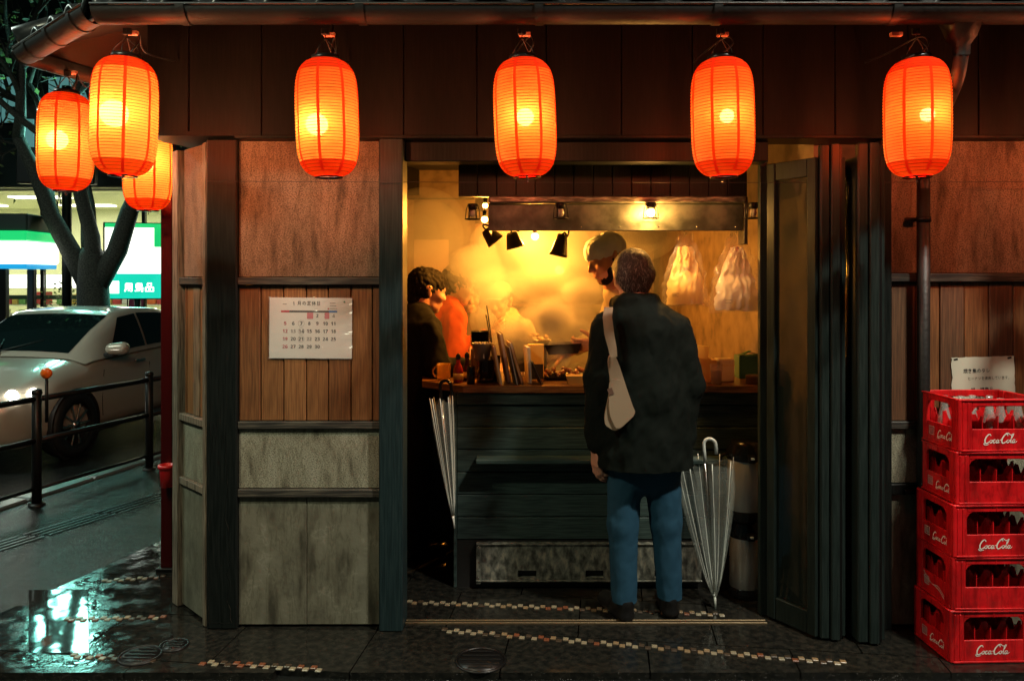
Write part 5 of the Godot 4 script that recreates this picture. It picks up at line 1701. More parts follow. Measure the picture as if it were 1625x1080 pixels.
func crate_script(st: SurfaceTool, w: float, xf: Transform3D) -> void:  # the flowing white lettering on the crates
	var strokes := [
		[[.185, .235, .175, .275, .13, .285, .075, .235, .04, .15, .05, .065, .095, .04, .15, .07, .185, .11], 0.030],
		[[.05, .06, .02, .035, .04, .005, .10, .0, .17, .015], 0.020],
		[[.215, .135, .185, .11, .185, .065, .215, .05, .245, .08, .245, .12, .215, .135, .255, .125, .28, .12], 0.022],
		[[.335, .125, .315, .14, .285, .115, .28, .07, .305, .05, .34, .07, .36, .09], 0.022],
		[[.425, .13, .39, .135, .365, .10, .37, .06, .395, .05, .42, .085, .435, .135, .425, .07, .44, .05, .47, .075], 0.022],
		[[.47, .125, .505, .135], 0.022],
		[[.665, .235, .66, .28, .615, .29, .56, .24, .52, .15, .53, .065, .575, .04, .63, .07, .665, .11], 0.030],
		[[.565, .245, .60, .30, .67, .315, .735, .27, .80, .275, .85, .30], 0.018],
		[[.70, .135, .67, .11, .67, .065, .70, .05, .73, .08, .73, .12, .70, .135, .74, .125], 0.022],
		[[.745, .10, .79, .17, .825, .26, .815, .295, .79, .26, .78, .15, .775, .07, .79, .05, .82, .075], 0.022],
		[[.885, .13, .85, .135, .825, .10, .83, .06, .855, .05, .88, .085, .895, .135, .885, .07, .905, .05, .955, .095], 0.022],
	]
	for s in strokes:
		var pts := []
		for k in range(0, s[0].size(), 2):
			pts.append(Vector2(s[0][k] + (s[0][k + 1] - 0.1) * 0.16, s[0][k + 1]) * w)
		pts = curve(pts, 5)
		var ws := []
		for k in pts.size():
			ws.append(s[1] * w * (0.55 + 0.6 * sin(PI * k / (pts.size() - 1.0))))
		ribbon(st, pts, ws, xf, 0.0012)

func build_crates() -> void:
	var W := 0.365
	var D := 0.275
	var H := 0.217
	for i in 5:  # from the ground up
		var says := ["bottom crate of the red stack, lettered, standing on the ground", "second red crate from the ground, its front panel blank", "middle red crate of the stack, lettered on front and side", "fourth red crate from the ground, its front panel blank", "topmost red crate of the stack, holding empty bottles"]
		var shift: float = [0.0, 0.009, 0.012, 0.024, 0.034][i]
		var o := thing("bottle_crate", says[i], "crate", Vector3(1.803 + shift, i * H + 0.0015, 0.330 - 0.004 * (i % 2)), deg_to_rad([2.0, 1.2, 2.2, 1.0, 3.0][i]), "stack of red bottle crates")
		var m: Material = M.crate_red
		var hh := H - 0.0015
		# local: x to the right along the front, z back to -D
		for q in [[0.0, 0.0], [W, 0.0], [0.0, -D], [W, -D]]:
			var sx := 1.0 if q[0] == 0.0 else -1.0
			var sz := -1.0 if q[1] == 0.0 else 1.0
			var post := mk()
			box(post, Vector3(q[0] + sx * 0.029, hh * 0.5, q[1] + sz * 0.008), Vector3(0.058, hh, 0.016), 0.004)
			box(post, Vector3(q[0] + sx * 0.008, hh * 0.5, q[1] + sz * 0.034), Vector3(0.0162, hh - 0.002, 0.036), 0.004)
			for k in 2:
				box(post, Vector3(q[0] + sx * (0.018 + 0.022 * k), hh * 0.5, q[1] - sz * 0.001), Vector3(0.006, hh - 0.03, 0.005), 0.002)
			put(post, "corner_post", m, o)
		for side in 4:
			var b := part("side_panel", o)
			var l := W if side % 2 == 0 else D
			b.position = [Vector3(0, 0, 0), Vector3(0, 0, -D), Vector3(W, 0, -D), Vector3(W, 0, 0)][side]
			b.rotation.y = [0.0, -PI / 2, PI, PI / 2][side]
			# front, left, back, right: own x runs along the side seen from outside, z outward
			var e := 0.0575 if side % 2 == 0 else 0.0525
			span("top_rim", Vector3(e, hh - 0.030, -0.012), Vector3(l - e, hh, -0.001), m, b, 0.003)
			span("top_lip", Vector3(0.012, hh - 0.007, -0.0005), Vector3(l - 0.012, hh - 0.001, 0.004), m, b, 0.002)
			span("bottom_lip", Vector3(0.012, 0.001, -0.0005), Vector3(l - 0.012, 0.008, 0.004), m, b, 0.002)
			span("panel", Vector3(e, 0.002, -0.010), Vector3(l - e, 0.092, -0.002), m, b, 0.003)
			span("rim_divider", Vector3(l * 0.5 - 0.002, hh - 0.028, -0.0012), Vector3(l * 0.5 + 0.002, hh - 0.007, 0.001), m, b, 0.0)
			# rounded corners of the opening
			for s in 2:
				var cx := e if s == 0 else l - e
				var dir := 1.0 if s == 0 else -1.0
				var st := mk()
				prism(st, PackedVector2Array([Vector2(cx, hh - 0.030), Vector2(cx + dir * 0.024, hh - 0.030), Vector2(cx + dir * 0.010, hh - 0.037), Vector2(cx, hh - 0.052)]), 0.010, Transform3D(Basis.IDENTITY, Vector3(0, 0, -0.0115)))
				put(st, "corner_gusset", m, b)
			if side < 2 and not (side == 0 and i % 2 == 1) and not (side == 1 and i == 1):
				var lt := mk()
				crate_script(lt, 0.150 if side == 0 else 0.125, Transform3D(Basis.IDENTITY, Vector3(0.105 if side == 0 else 0.125, 0.028, -0.002)))
				put(lt, "lettering", M.crate_print, b)
			if side == 1:
				var fr := mk()
				var f0 := Vector2(0.068, 0.036)
				ribbon(fr, [f0, f0 + Vector2(0.034, 0), f0 + Vector2(0.034, 0.034), f0 + Vector2(0, 0.034), f0], 0.004, Transform3D(Basis.IDENTITY, Vector3(0, 0, -0.002)), 0.001)
				for k in 6:
					ribbon(fr, [f0 + Vector2(0.006 + 0.0045 * k, 0.005), f0 + Vector2(0.006 + 0.0045 * k, 0.029)], 0.002, Transform3D(Basis.IDENTITY, Vector3(0, 0, -0.002)), 0.001)
				put(fr, "stamp", M.crate_print_dull, b)
			if side == 1 and i == 1:
				var sw := mk()
				for k in 2:
					var pts := curve([Vector2(0.06, 0.085 - 0.02 * k), Vector2(0.12, 0.05), Vector2(0.17, 0.055 - 0.01 * k), Vector2(0.215, 0.03 - 0.01 * k)], 6)
					ribbon(sw, pts, 0.004, Transform3D(Basis.IDENTITY, Vector3(0, 0, -0.002)), 0.001)
				put(sw, "swoosh_lines", M.crate_print_dull, b)
		span("floor", Vector3(0.012, 0.006, -D + 0.012), Vector3(W - 0.012, 0.012, -0.012), m, o, 0.0)
		# dividers with notched tops
		for k in 3:
			var st := mk()
			prism(st, notched(W - 0.05, 0.13, 4), 0.004, Transform3D(Basis.IDENTITY, Vector3(0.025, 0.013, -D * (k + 0.55) / 3.2 - 0.018)))
			put(st, "divider", m, o)
		for k in 5:
			var st := mk()
			prism(st, notched(D - 0.05, 0.128, 3), 0.004, Transform3D(Basis(Vector3.UP, PI / 2), Vector3(W * (k + 0.7) / 5.4, 0.013, -0.025)))
			put(st, "divider", m, o)
		if i == 4:
			for k in 9:
				var bx := 0.055 + 0.063 * (k % 5)
				var bz := -0.075 - 0.09 * (k / 5) - 0.02 * (k % 2)
				var bt := thing("glass_bottle", "small clear empty bottle standing in the topmost crate", "bottle", o.transform * Vector3(bx, 0.0135, bz), 0.0, "empty bottles in the topmost crate")
				var s := mk(true)
				lathe(s, [Vector2(0, 0.002), Vector2(0.024, 0), Vector2(0.027, 0.006), Vector2(0.027, 0.085), Vector2(0.024, 0.105), Vector2(0.014, 0.15), Vector2(0.0125, 0.178), Vector2(0.014, 0.182), Vector2(0.014, 0.19), Vector2(0.0115, 0.19), Vector2(0.0115, 0.15), Vector2(0.022, 0.1), Vector2(0.024, 0.01), Vector2(0, 0.008)], 18)
				put(s, "glass", M.bottle_glass, bt)

func notched(l: float, h: float, n: int) -> PackedVector2Array:
	var p := PackedVector2Array([Vector2(0, 0), Vector2(l, 0), Vector2(l, h)])
	for k in n:
		var a := l * (n - k) / n
		var b := l * (n - k - 1) / n
		var w := a - b
		p.append(Vector2(a - w * 0.12, h))
		p.append(Vector2(a - w * 0.36, h - 0.036))
		p.append(Vector2(b + w * 0.36, h - 0.036))
		p.append(Vector2(b + w * 0.12, h))
	p.append(Vector2(0, h))
	return p

# ---------------------------------------------------------------- umbrellas and pots

func umbrella(label: String, foot: Vector3, top: Vector3, r_open: float, open_at: float, handle: Material, hook_turn: float) -> void:
	var o := thing("vinyl_umbrella", label, "umbrella", foot, 0.0, "furled clear umbrellas")
	var ax := (top - foot)
	var l := ax.length()
	var b := Basis(Quaternion(Vector3.UP, ax.normalized()))
	# local y runs from the ferrule to the handle
	var cv := mk(true)
	var rows := []
	for i in 25:
		var t := i / 24.0
		var y := lerpf(0.075, open_at, t) * l
		var r := r_open * (0.07 + 0.93 * pow(t, 0.75)) * (1.0 - 0.10 * smoothstep(0.8, 1.0, t))
		var row := []
		for j in 97:
			var a := TAU * j / 96.0
			var lobes := 0.86 + 0.14 * absf(cos(a * 4.0)) - 0.08 * pow(absf(sin(a * 4.0)), 4.0)
			var sway := 1.0 + 0.10 * sin(a * 2.0 + t * 3.0)
			row.append(b * Vector3(cos(a) * r * lobes * sway, y + 0.012 * t * sin(a * 4.0 + 1.0), -sin(a) * r * lobes * sway))
		rows.append(row)
	sheet(cv, rows)
	put(cv, "canopy", M.vinyl, o)
	for k in 8:
		var st := mk(true)
		var a := TAU * k / 8.0
		var pts := []
		for i in 9:
			var t := i / 8.0
			var r := r_open * (0.07 + 0.93 * pow(t, 0.75)) * 0.93
			pts.append(b * Vector3(cos(a) * r, lerpf(0.075, open_at + 0.03, t) * l, -sin(a) * r))
		tube(st, pts, 0.0022, 5)
		put(st, "rib", M.pale_plastic, o)
	var sh := mk(true)
	tube(sh, [b * Vector3(0, 0.06 * l, 0), b * Vector3(0, 0.90 * l, 0)], 0.0045, 8)
	put(sh, "shaft", M.bright_steel, o)
	var fe := mk(true)
	tube(fe, [Vector3.ZERO, b * Vector3(0, 0.085 * l, 0)], [0.004, 0.007], 8)
	put(fe, "ferrule", M.pale_plastic, o)
	var hd := mk(true)
	var side := Vector3(cos(hook_turn), 0, sin(hook_turn))
	var hp := []
	for k in 13:
		var a := PI * k / 12.0
		hp.append(b * (Vector3(0, l - 0.030, 0) + side * (0.028 - 0.028 * cos(a)) + Vector3(0, 0.028 * sin(a), 0)))
	var path := [b * Vector3(0, l * 0.86, 0), b * Vector3(0, l * 0.93, 0)]
	path.append_array(hp)
	path.append(b * (Vector3(0, l - 0.075, 0) + side * 0.056))
	tube(hd, path, 0.0085, 10)
	put(hd, "handle", handle, o)

func build_umbrellas_and_pots() -> void:
	umbrella("clear umbrella with a white handle propped beside the man in the coat", Vector3(0.9771, 0.0, -0.20), Vector3(0.9277, 0.806, -0.24), 0.150, 0.85, M.pale_plastic, 0.3)
	umbrella("clear umbrella with a black handle hooked on the counter corner", Vector3(-0.2883, 0.3319, -0.36), Vector3(-0.3658, 1.066, -0.385), 0.062, 0.86, M.black_gloss, 0.0)
	# steel drink urns, one on the other
	for i in 2:
		var y: float = [0.0, 0.385][i]
		var o := thing("steel_urn", ["lower steel drink urn standing on the floor by the doors", "upper steel drink urn stacked on another by the doors"][i], "urn", Vector3(1.165, y, -0.36), 0.0, "steel drink urns")
		var r := 0.075 if i == 0 else 0.088
		var st := mk(true)
		lathe(st, [Vector2(0, 0), Vector2(r + 0.004, 0), Vector2(r + 0.006, 0.01), Vector2(r + 0.004, 0.045), Vector2(r, 0.05)], 32)
		put(st, "base", M.black_gloss, o)
		var s2 := mk(true)
		lathe(s2, [Vector2(r, 0.05), Vector2(r + 0.001, 0.052), Vector2(r + 0.001, 0.292), Vector2(r - 0.002, 0.298)], 32)
		put(s2, "steel_body", M.urn_steel, o)
		var s3 := mk(true)
		lathe(s3, [Vector2(r, 0.296), Vector2(r + 0.003, 0.30), Vector2(r + 0.003, 0.34), Vector2(r - 0.015, 0.368), Vector2(r - 0.02, 0.384), Vector2(0, 0.384)], 32)
		put(s3, "lid", M.black_gloss, o)
		span("spout", Vector3(-0.02, 0.30, r), Vector3(0.02, 0.335, r + 0.035), M.black_gloss, o, 0.005)
		span("lever", Vector3(-0.008, 0.318, r + 0.0352), Vector3(0.008, 0.328, r + 0.045), M.pale_plastic, o, 0.002)
		var hn := mk(true)
		tube(hn, curve([Vector3(-r - 0.004, 0.32, 0), Vector3(-r - 0.03, 0.30, 0), Vector3(-r - 0.034, 0.22, 0), Vector3(-r - 0.004, 0.19, 0)], 5), 0.007, 8)
		put(hn, "handle", M.black_gloss, o)

# ---------------------------------------------------------------- people

func merge(meshes: Array) -> ArrayMesh:
	var v := PackedVector3Array()
	var n := PackedVector3Array()
	var t := PackedInt32Array()
	for m in meshes:
		var a: Array = m.surface_get_arrays(0)
		var base := v.size()
		v.append_array(a[Mesh.ARRAY_VERTEX])
		n.append_array(a[Mesh.ARRAY_NORMAL])
		for i in a[Mesh.ARRAY_INDEX]:
			t.append(i + base)
	var arr := []
	arr.resize(Mesh.ARRAY_MAX)
	arr[Mesh.ARRAY_VERTEX] = v
	arr[Mesh.ARRAY_NORMAL] = n
	arr[Mesh.ARRAY_INDEX] = t
	var out := ArrayMesh.new()
	out.add_surface_from_arrays(Mesh.PRIMITIVE_TRIANGLES, arr)
	return out

# drop what lies below a height, so that a hem ends flat
func hem(m: ArrayMesh, y: float) -> ArrayMesh:
	var a: Array = m.surface_get_arrays(0)
	var v: PackedVector3Array = a[Mesh.ARRAY_VERTEX]
	for i in v.size():
		if v[i].y < y:
			v[i].y = y + (v[i].y - y) * 0.02
	a[Mesh.ARRAY_VERTEX] = v
	var out := ArrayMesh.new()
	out.add_surface_from_arrays(Mesh.PRIMITIVE_TRIANGLES, a)
	return out

func turned(bones: Array, xf: Transform3D) -> Array:
	var out := []
	for b in bones:
		var c: Array = b.duplicate()
		c[0] = xf * b[0]
		c[1] = xf * b[1]
		out.append(c)
	return out

# a head that looks along -z, its centre between the ears at the origin; the neck runs down
func head_bones() -> Array:
	var b := [
		[Vector3(0, 0.035, 0.030), Vector3(0, 0.035, -0.030), 0.080, 0.078],
		[Vector3(0, 0.005, -0.045), Vector3(0, -0.050, -0.055), 0.060, 0.050],
		[Vector3(-0.022, -0.075, -0.058), Vector3(0.022, -0.075, -0.058), 0.034, 0.034],
		[Vector3(0, -0.090, -0.085), Vector3(0, -0.092, -0.080), 0.020, 0.020],
		[Vector3(0, 0.022, -0.104), Vector3(0, -0.018, -0.124), 0.009, 0.013],
		[Vector3(-0.013, -0.020, -0.112), Vector3(0.013, -0.020, -0.112), 0.009, 0.009],
		[Vector3(-0.034, 0.030, -0.088), Vector3(0.034, 0.030, -0.088), 0.018, 0.018],
		[Vector3(-0.018, -0.050, -0.102), Vector3(0.018, -0.050, -0.102), 0.008, 0.008],
		[Vector3(-0.016, -0.062, -0.100), Vector3(0.016, -0.062, -0.100), 0.009, 0.009],
		[Vector3(0, -0.05, 0.015), Vector3(0, -0.16, 0.035), 0.056, 0.058],
	]
	for s in [-1.0, 1.0]:
		b.append([Vector3(0.045 * s, -0.018, -0.078), Vector3(0.040 * s, -0.03, -0.078), 0.026, 0.022])
		b.append([Vector3(0.087 * s, 0.018, 0.014), Vector3(0.083 * s, -0.020, 0.004), 0.019, 0.012, Vector3(0.55, 1.1, 1.0)])
	return b

# a hand: palm and five bent fingers. d points from wrist to fingertips, n out of the palm; the thumb lies towards t
func hand_bones(w: Vector3, d: Vector3, n: Vector3, t: Vector3, curl := 0.5) -> Array:
	d = d.normalized()
	n = (n - d * n.dot(d)).normalized()
	t = (t - d * t.dot(d) - n * t.dot(n)).normalized()
	var b := [[w - d * 0.03, w + d * 0.01, 0.026, 0.024]]
	for k in 4:
		var o := t * (0.027 - 0.018 * k)
		b.append([w + d * 0.005 + o * 0.7, w + d * 0.078 + o, 0.016, 0.0125])
		var l: float = [0.042, 0.047, 0.043, 0.034][k]
		var p := w + d * (0.085 - 0.004 * absf(k - 1.0)) + o * 1.15
		var dir := d
		for s in 3:
			dir = dir.rotated(d.cross(n).normalized(), curl * (0.55 + 0.25 * s) + 0.06 * k)
			var q: Vector3 = p + dir * l * [1.0, 0.68, 0.55][s]
			b.append([p, q, 0.0098 - 0.0010 * s, 0.0092 - 0.0012 * s])
			p = q
	var p := w + d * 0.018 + t * 0.026
	var td := (d * 0.6 + t * 0.75 + n * 0.3).normalized()
	for s in 3:
		var q: Vector3 = p + td * [0.034, 0.030, 0.024][s]
		b.append([p, q, [0.015, 0.0115, 0.0100][s], [0.0115, 0.0100, 0.0082][s]])
		p = q
		td = (td + d * 0.45 + n * 0.2).normalized()
	return b

func skin_of(body: Array, head: Transform3D, hands: Array, cell := 0.016) -> ArrayMesh:
	var fine := cell < 0.018
	var parts := [blob(body, cell, 0.03), blob(turned(head_bones(), head), 0.0055 if fine else 0.0075, 0.014)]
	for h in hands:
		parts.append(blob(h, 0.0042 if fine else 0.0055, 0.005))
	return merge(parts)

func eyes(o: Node3D, head: Transform3D) -> void:
	for s in [-1.0, 1.0]:
		var st := mk(true)
		lathe(st, [Vector2(0, -0.009), Vector2(0.0065, -0.0065), Vector2(0.009, 0), Vector2(0.0065, 0.0065), Vector2(0, 0.009)], 10, Transform3D(Basis.IDENTITY, head * Vector3(0.030 * s, 0.012, -0.0935)))
		put(st, "eye", M.eye, o)
		var br := mk(true)
		tube(br, [head * Vector3(0.018 * s, 0.033, -0.106), head * Vector3(0.034 * s, 0.038, -0.103), head * Vector3(0.05 * s, 0.033, -0.093)], 0.0035, 5)
		put(br, "eyebrow", M.hair_dark, o)

func build_people() -> void:
	build_man_in_coat()
	build_cook()
	build_guests()

func build_man_in_coat() -> void:
	var o := thing("person", "man in a dark coat and blue trousers seen from behind at the counter", "person")
	var hx := 0.572
	var head := Transform3D(Basis(Vector3.UP, 0.10) * Basis(Vector3.RIGHT, -0.16) * Basis(Vector3.BACK, 0.03), Vector3(hx, 1.585, -0.155))
	var wl := Vector3(0.3923, 0.795, -0.085)
	var wr := Vector3(0.80, 0.96, -0.36)
	var body := [
		[Vector3(0.575, 1.44, -0.11), Vector3(0.60, 1.36, -0.10), 0.065, 0.10],
		[Vector3(0.60, 1.32, -0.10), Vector3(0.615, 0.95, -0.10), 0.13, 0.13, Vector3(1.15, 1, 0.8)],
		[Vector3(0.44, 1.37, -0.10), Vector3(0.405, 1.08, -0.09), 0.05, 0.042], [Vector3(0.405, 1.08, -0.09), wl, 0.040, 0.028],
		[Vector3(0.77, 1.36, -0.10), Vector3(0.815, 1.07, -0.12), 0.05, 0.042], [Vector3(0.815, 1.07, -0.12), wr, 0.040, 0.028],
		[Vector3(0.535, 0.90, -0.10), Vector3(0.52, 0.50, -0.10), 0.085, 0.055], [Vector3(0.52, 0.50, -0.10), Vector3(0.52, 0.09, -0.09), 0.052, 0.038],
		[Vector3(0.69, 0.90, -0.10), Vector3(0.715, 0.50, -0.11), 0.085, 0.055], [Vector3(0.715, 0.50, -0.11), Vector3(0.735, 0.09, -0.12), 0.052, 0.038],
	]
	var hands := [hand_bones(wl, Vector3(-0.02, -1, -0.05), Vector3(1, 0, -0.35), Vector3(0.2, 0, -1), 0.42), hand_bones(wr, Vector3(-0.2, 0.1, -1), Vector3(-0.5, -1, 0), Vector3(-1, 0.2, 0), 0.5)]
	put_mesh(skin_of(body, head, hands), "body", M.skin, o)
	eyes(o, head)
	# grey hair, thin at the crown
	var hair := turned([
		[Vector3(0, 0.050, 0.028), Vector3(0, 0.052, -0.030), 0.087, 0.084],
		[Vector3(-0.030, 0.005, 0.050), Vector3(0.030, 0.005, 0.050), 0.064, 0.064],
		[Vector3(-0.022, -0.045, 0.050), Vector3(0.022, -0.045, 0.050), 0.044, 0.044],
		[Vector3(-0.060, 0.050, -0.005), Vector3(-0.055, 0.010, 0.045), 0.032, 0.030],
		[Vector3(0.060, 0.050, -0.005), Vector3(0.055, 0.010, 0.045), 0.032, 0.030],
	], head)
	var hm := blob(hair, 0.0055, 0.02, 0.003, 60.0)
	put_mesh(hm, "hair", M.hair_grey, o)
	# short strands lying over it, dark and grey mixed
	var ha: Array = hm.surface_get_arrays(0)
	for tone in 2:
		var hs := mk()
		for k in [2600, 1100][tone]:
			var i := rng.randi() % int(ha[Mesh.ARRAY_VERTEX].size())
			var v: Vector3 = ha[Mesh.ARRAY_VERTEX][i]
			var n: Vector3 = ha[Mesh.ARRAY_NORMAL][i]
			var d := Vector3(rng.randfn() * 0.35, -1.0, rng.randfn() * 0.35)
			d = (d - n * d.dot(n) * 0.85).normalized()
			var wd := n.cross(d).normalized() * 0.0011
			var l := rng.randf_range(0.012, 0.030)
			tri(hs, v + wd, v - wd, v + d * l + n * 0.004)
		put(hs, "hair_strands", M.hair_strand if tone == 0 else M.hair_strand_grey, o)
	# coat
	var coat := [
		[Vector3(0.585, 1.405, -0.10), Vector3(0.60, 1.33, -0.095), 0.10, 0.155, Vector3(1.08, 1, 0.85)],
		[Vector3(0.60, 1.30, -0.095), Vector3(0.613, 1.02, -0.095), 0.190, 0.205, Vector3(1.04, 1, 0.75)],
		[Vector3(0.613, 1.02, -0.095), Vector3(0.618, 0.60, -0.095), 0.205, 0.222, Vector3(1.02, 1, 0.72)],
		[Vector3(0.445, 1.350, -0.095), Vector3(0.408, 1.10, -0.085), 0.078, 0.070], [Vector3(0.408, 1.10, -0.085), Vector3(wl.x + 0.006, 0.835, -0.085), 0.070, 0.056],
		[Vector3(0.765, 1.345, -0.095), Vector3(0.818, 1.08, -0.10), 0.078, 0.074], [Vector3(0.818, 1.08, -0.10), Vector3(0.806, 0.985, -0.31), 0.070, 0.058],
		[Vector3(0.818, 1.08, -0.10), Vector3(0.815, 0.86, -0.11), 0.062, 0.05],
	]
	for k in 9:
		var a := PI * 0.15 + PI * 1.7 * k / 8.0 - PI * 0.5
		var b := PI * 0.15 + PI * 1.7 * (k + 1) / 8.0 - PI * 0.5
		if k < 8:
			coat.append([Vector3(hx + 0.004 + cos(a) * 0.080, 1.468 + 0.014 * sin(a), -0.115 + sin(a) * 0.066), Vector3(hx + 0.004 + cos(b) * 0.080, 1.468 + 0.014 * sin(b), -0.115 + sin(b) * 0.066), 0.026, 0.026])
	put_mesh(hem(blob(coat, 0.011, 0.028, 0.018, 6.0), 0.715), "coat", M.coat_dark, o)
	# trousers
	var tr := [
		[Vector3(0.615, 0.86, -0.10), Vector3(0.615, 0.72, -0.10), 0.15, 0.15, Vector3(1.1, 1, 0.75)],
		[Vector3(0.53, 0.74, -0.095), Vector3(0.517, 0.44, -0.095), 0.088, 0.072], [Vector3(0.517, 0.44, -0.095), Vector3(0.522, 0.06, -0.085), 0.070, 0.057],
		[Vector3(0.695, 0.74, -0.105), Vector3(0.722, 0.44, -0.115), 0.090, 0.074], [Vector3(0.722, 0.44, -0.115), Vector3(0.742, 0.06, -0.125), 0.070, 0.057],
	]
	put_mesh(hem(blob(tr, 0.010, 0.02, 0.0045, 11.0), 0.088), "trousers", M.trousers_blue, o)
	# shoes
	for q in [[Vector3(0.525, 0, -0.070), Vector3(-0.34, 0, -0.94)], [Vector3(0.742, 0, -0.110), Vector3(0.05, 0, -1.0)]]:
		var p: Vector3 = q[0]
		var d: Vector3 = q[1]
		var sh := [
			[p + Vector3(0, 0.045, 0), p + d * 0.06 + Vector3(0, 0.055, 0), 0.040, 0.045],
			[p + d * 0.05 + Vector3(0, 0.042, 0), p + d * 0.20 + Vector3(0, 0.030, 0), 0.045, 0.038, Vector3(1, 0.9, 1)],
			[p + Vector3(0, 0.085, 0.005), p + d * 0.03 + Vector3(0, 0.09, 0), 0.040, 0.040],
			[p + Vector3(0, 0.022, -0.0), p + d * 0.19 + Vector3(0, 0.022, 0), 0.040, 0.042, Vector3(1, 0.5, 1)],
		]
		put_mesh(hem(blob(sh, 0.007, 0.015), 0.001), "shoe", M.shoe_black, o)
	# cloth sling bag on his back
	var bag := thing("sling_bag", "beige cloth sling bag over the man's shoulder", "bag")
	var strap := [[Vector3(0.4411, 1.4509, -0.02), 0.020], [Vector3(0.4242, 1.4096, 0.07), 0.021], [Vector3(0.4301, 1.3355, 0.09), 0.022], [Vector3(0.4433, 1.2747, 0.095), 0.019], [Vector3(0.4482, 1.2363, 0.1), 0.016]]
	var rows := []
	for s in strap:
		rows.append([s[0] + Vector3(-s[1], 0, 0), s[0] + Vector3(0, 0, 0.004), s[0] + Vector3(s[1], 0, 0)])
	rows.reverse()
	var ss := mk(true)
	sheet(ss, rows, 0.004)
	put(ss, "strap", M.canvas, bag)
	var cloth_edge := [Vector3(0.4242, 1.2276, 0.07), Vector3(0.4578, 1.2556, 0.07), Vector3(0.5334, 1.026, 0.07), Vector3(0.553, 0.9784, 0.07), Vector3(0.4662, 0.8972, 0.07), Vector3(0.4046, 0.9336, 0.07), Vector3(0.441, 1.1044, 0.07)]
	var fold_edge := [Vector3(0.4298, 1.138, 0.07), Vector3(0.497, 1.1268, 0.07), Vector3(0.5334, 1.0232, 0.07), Vector3(0.5502, 0.9812, 0.07), Vector3(0.4662, 0.9028, 0.07), Vector3(0.4298, 0.984, 0.07)]
	for k in 2:
		var q := PackedVector2Array()
		for v in ([cloth_edge, fold_edge][k] as Array):
			q.append(Vector2(v.x, v.y))
		q = rounded(q)
		var ps := mk()
		prism(ps, q, 0.022 - 0.012 * k, Transform3D(Basis.IDENTITY, Vector3(0, 0, 0.046 + 0.022 * k)))
		put(ps, ["pouch", "folded_flap"][k], M.canvas, bag)
	var tg := mk()
	box(tg, Vector3(0.437, 1.0806, 0.0795), Vector3(0.022, 0.03, 0.002), 0.0, Basis(Vector3.BACK, 0.35))
	put(tg, "woven_tag", M.tag_brown, bag)

func rounded(p: PackedVector2Array) -> PackedVector2Array:  # clip the corners twice
	for pass_no in 2:
		var out := PackedVector2Array()
		for i in p.size():
			var a := p[i]
			var b := p[(i + 1) % p.size()]
			out.append(a.lerp(b, 0.18))
			out.append(a.lerp(b, 0.82))
		p = out
	return p

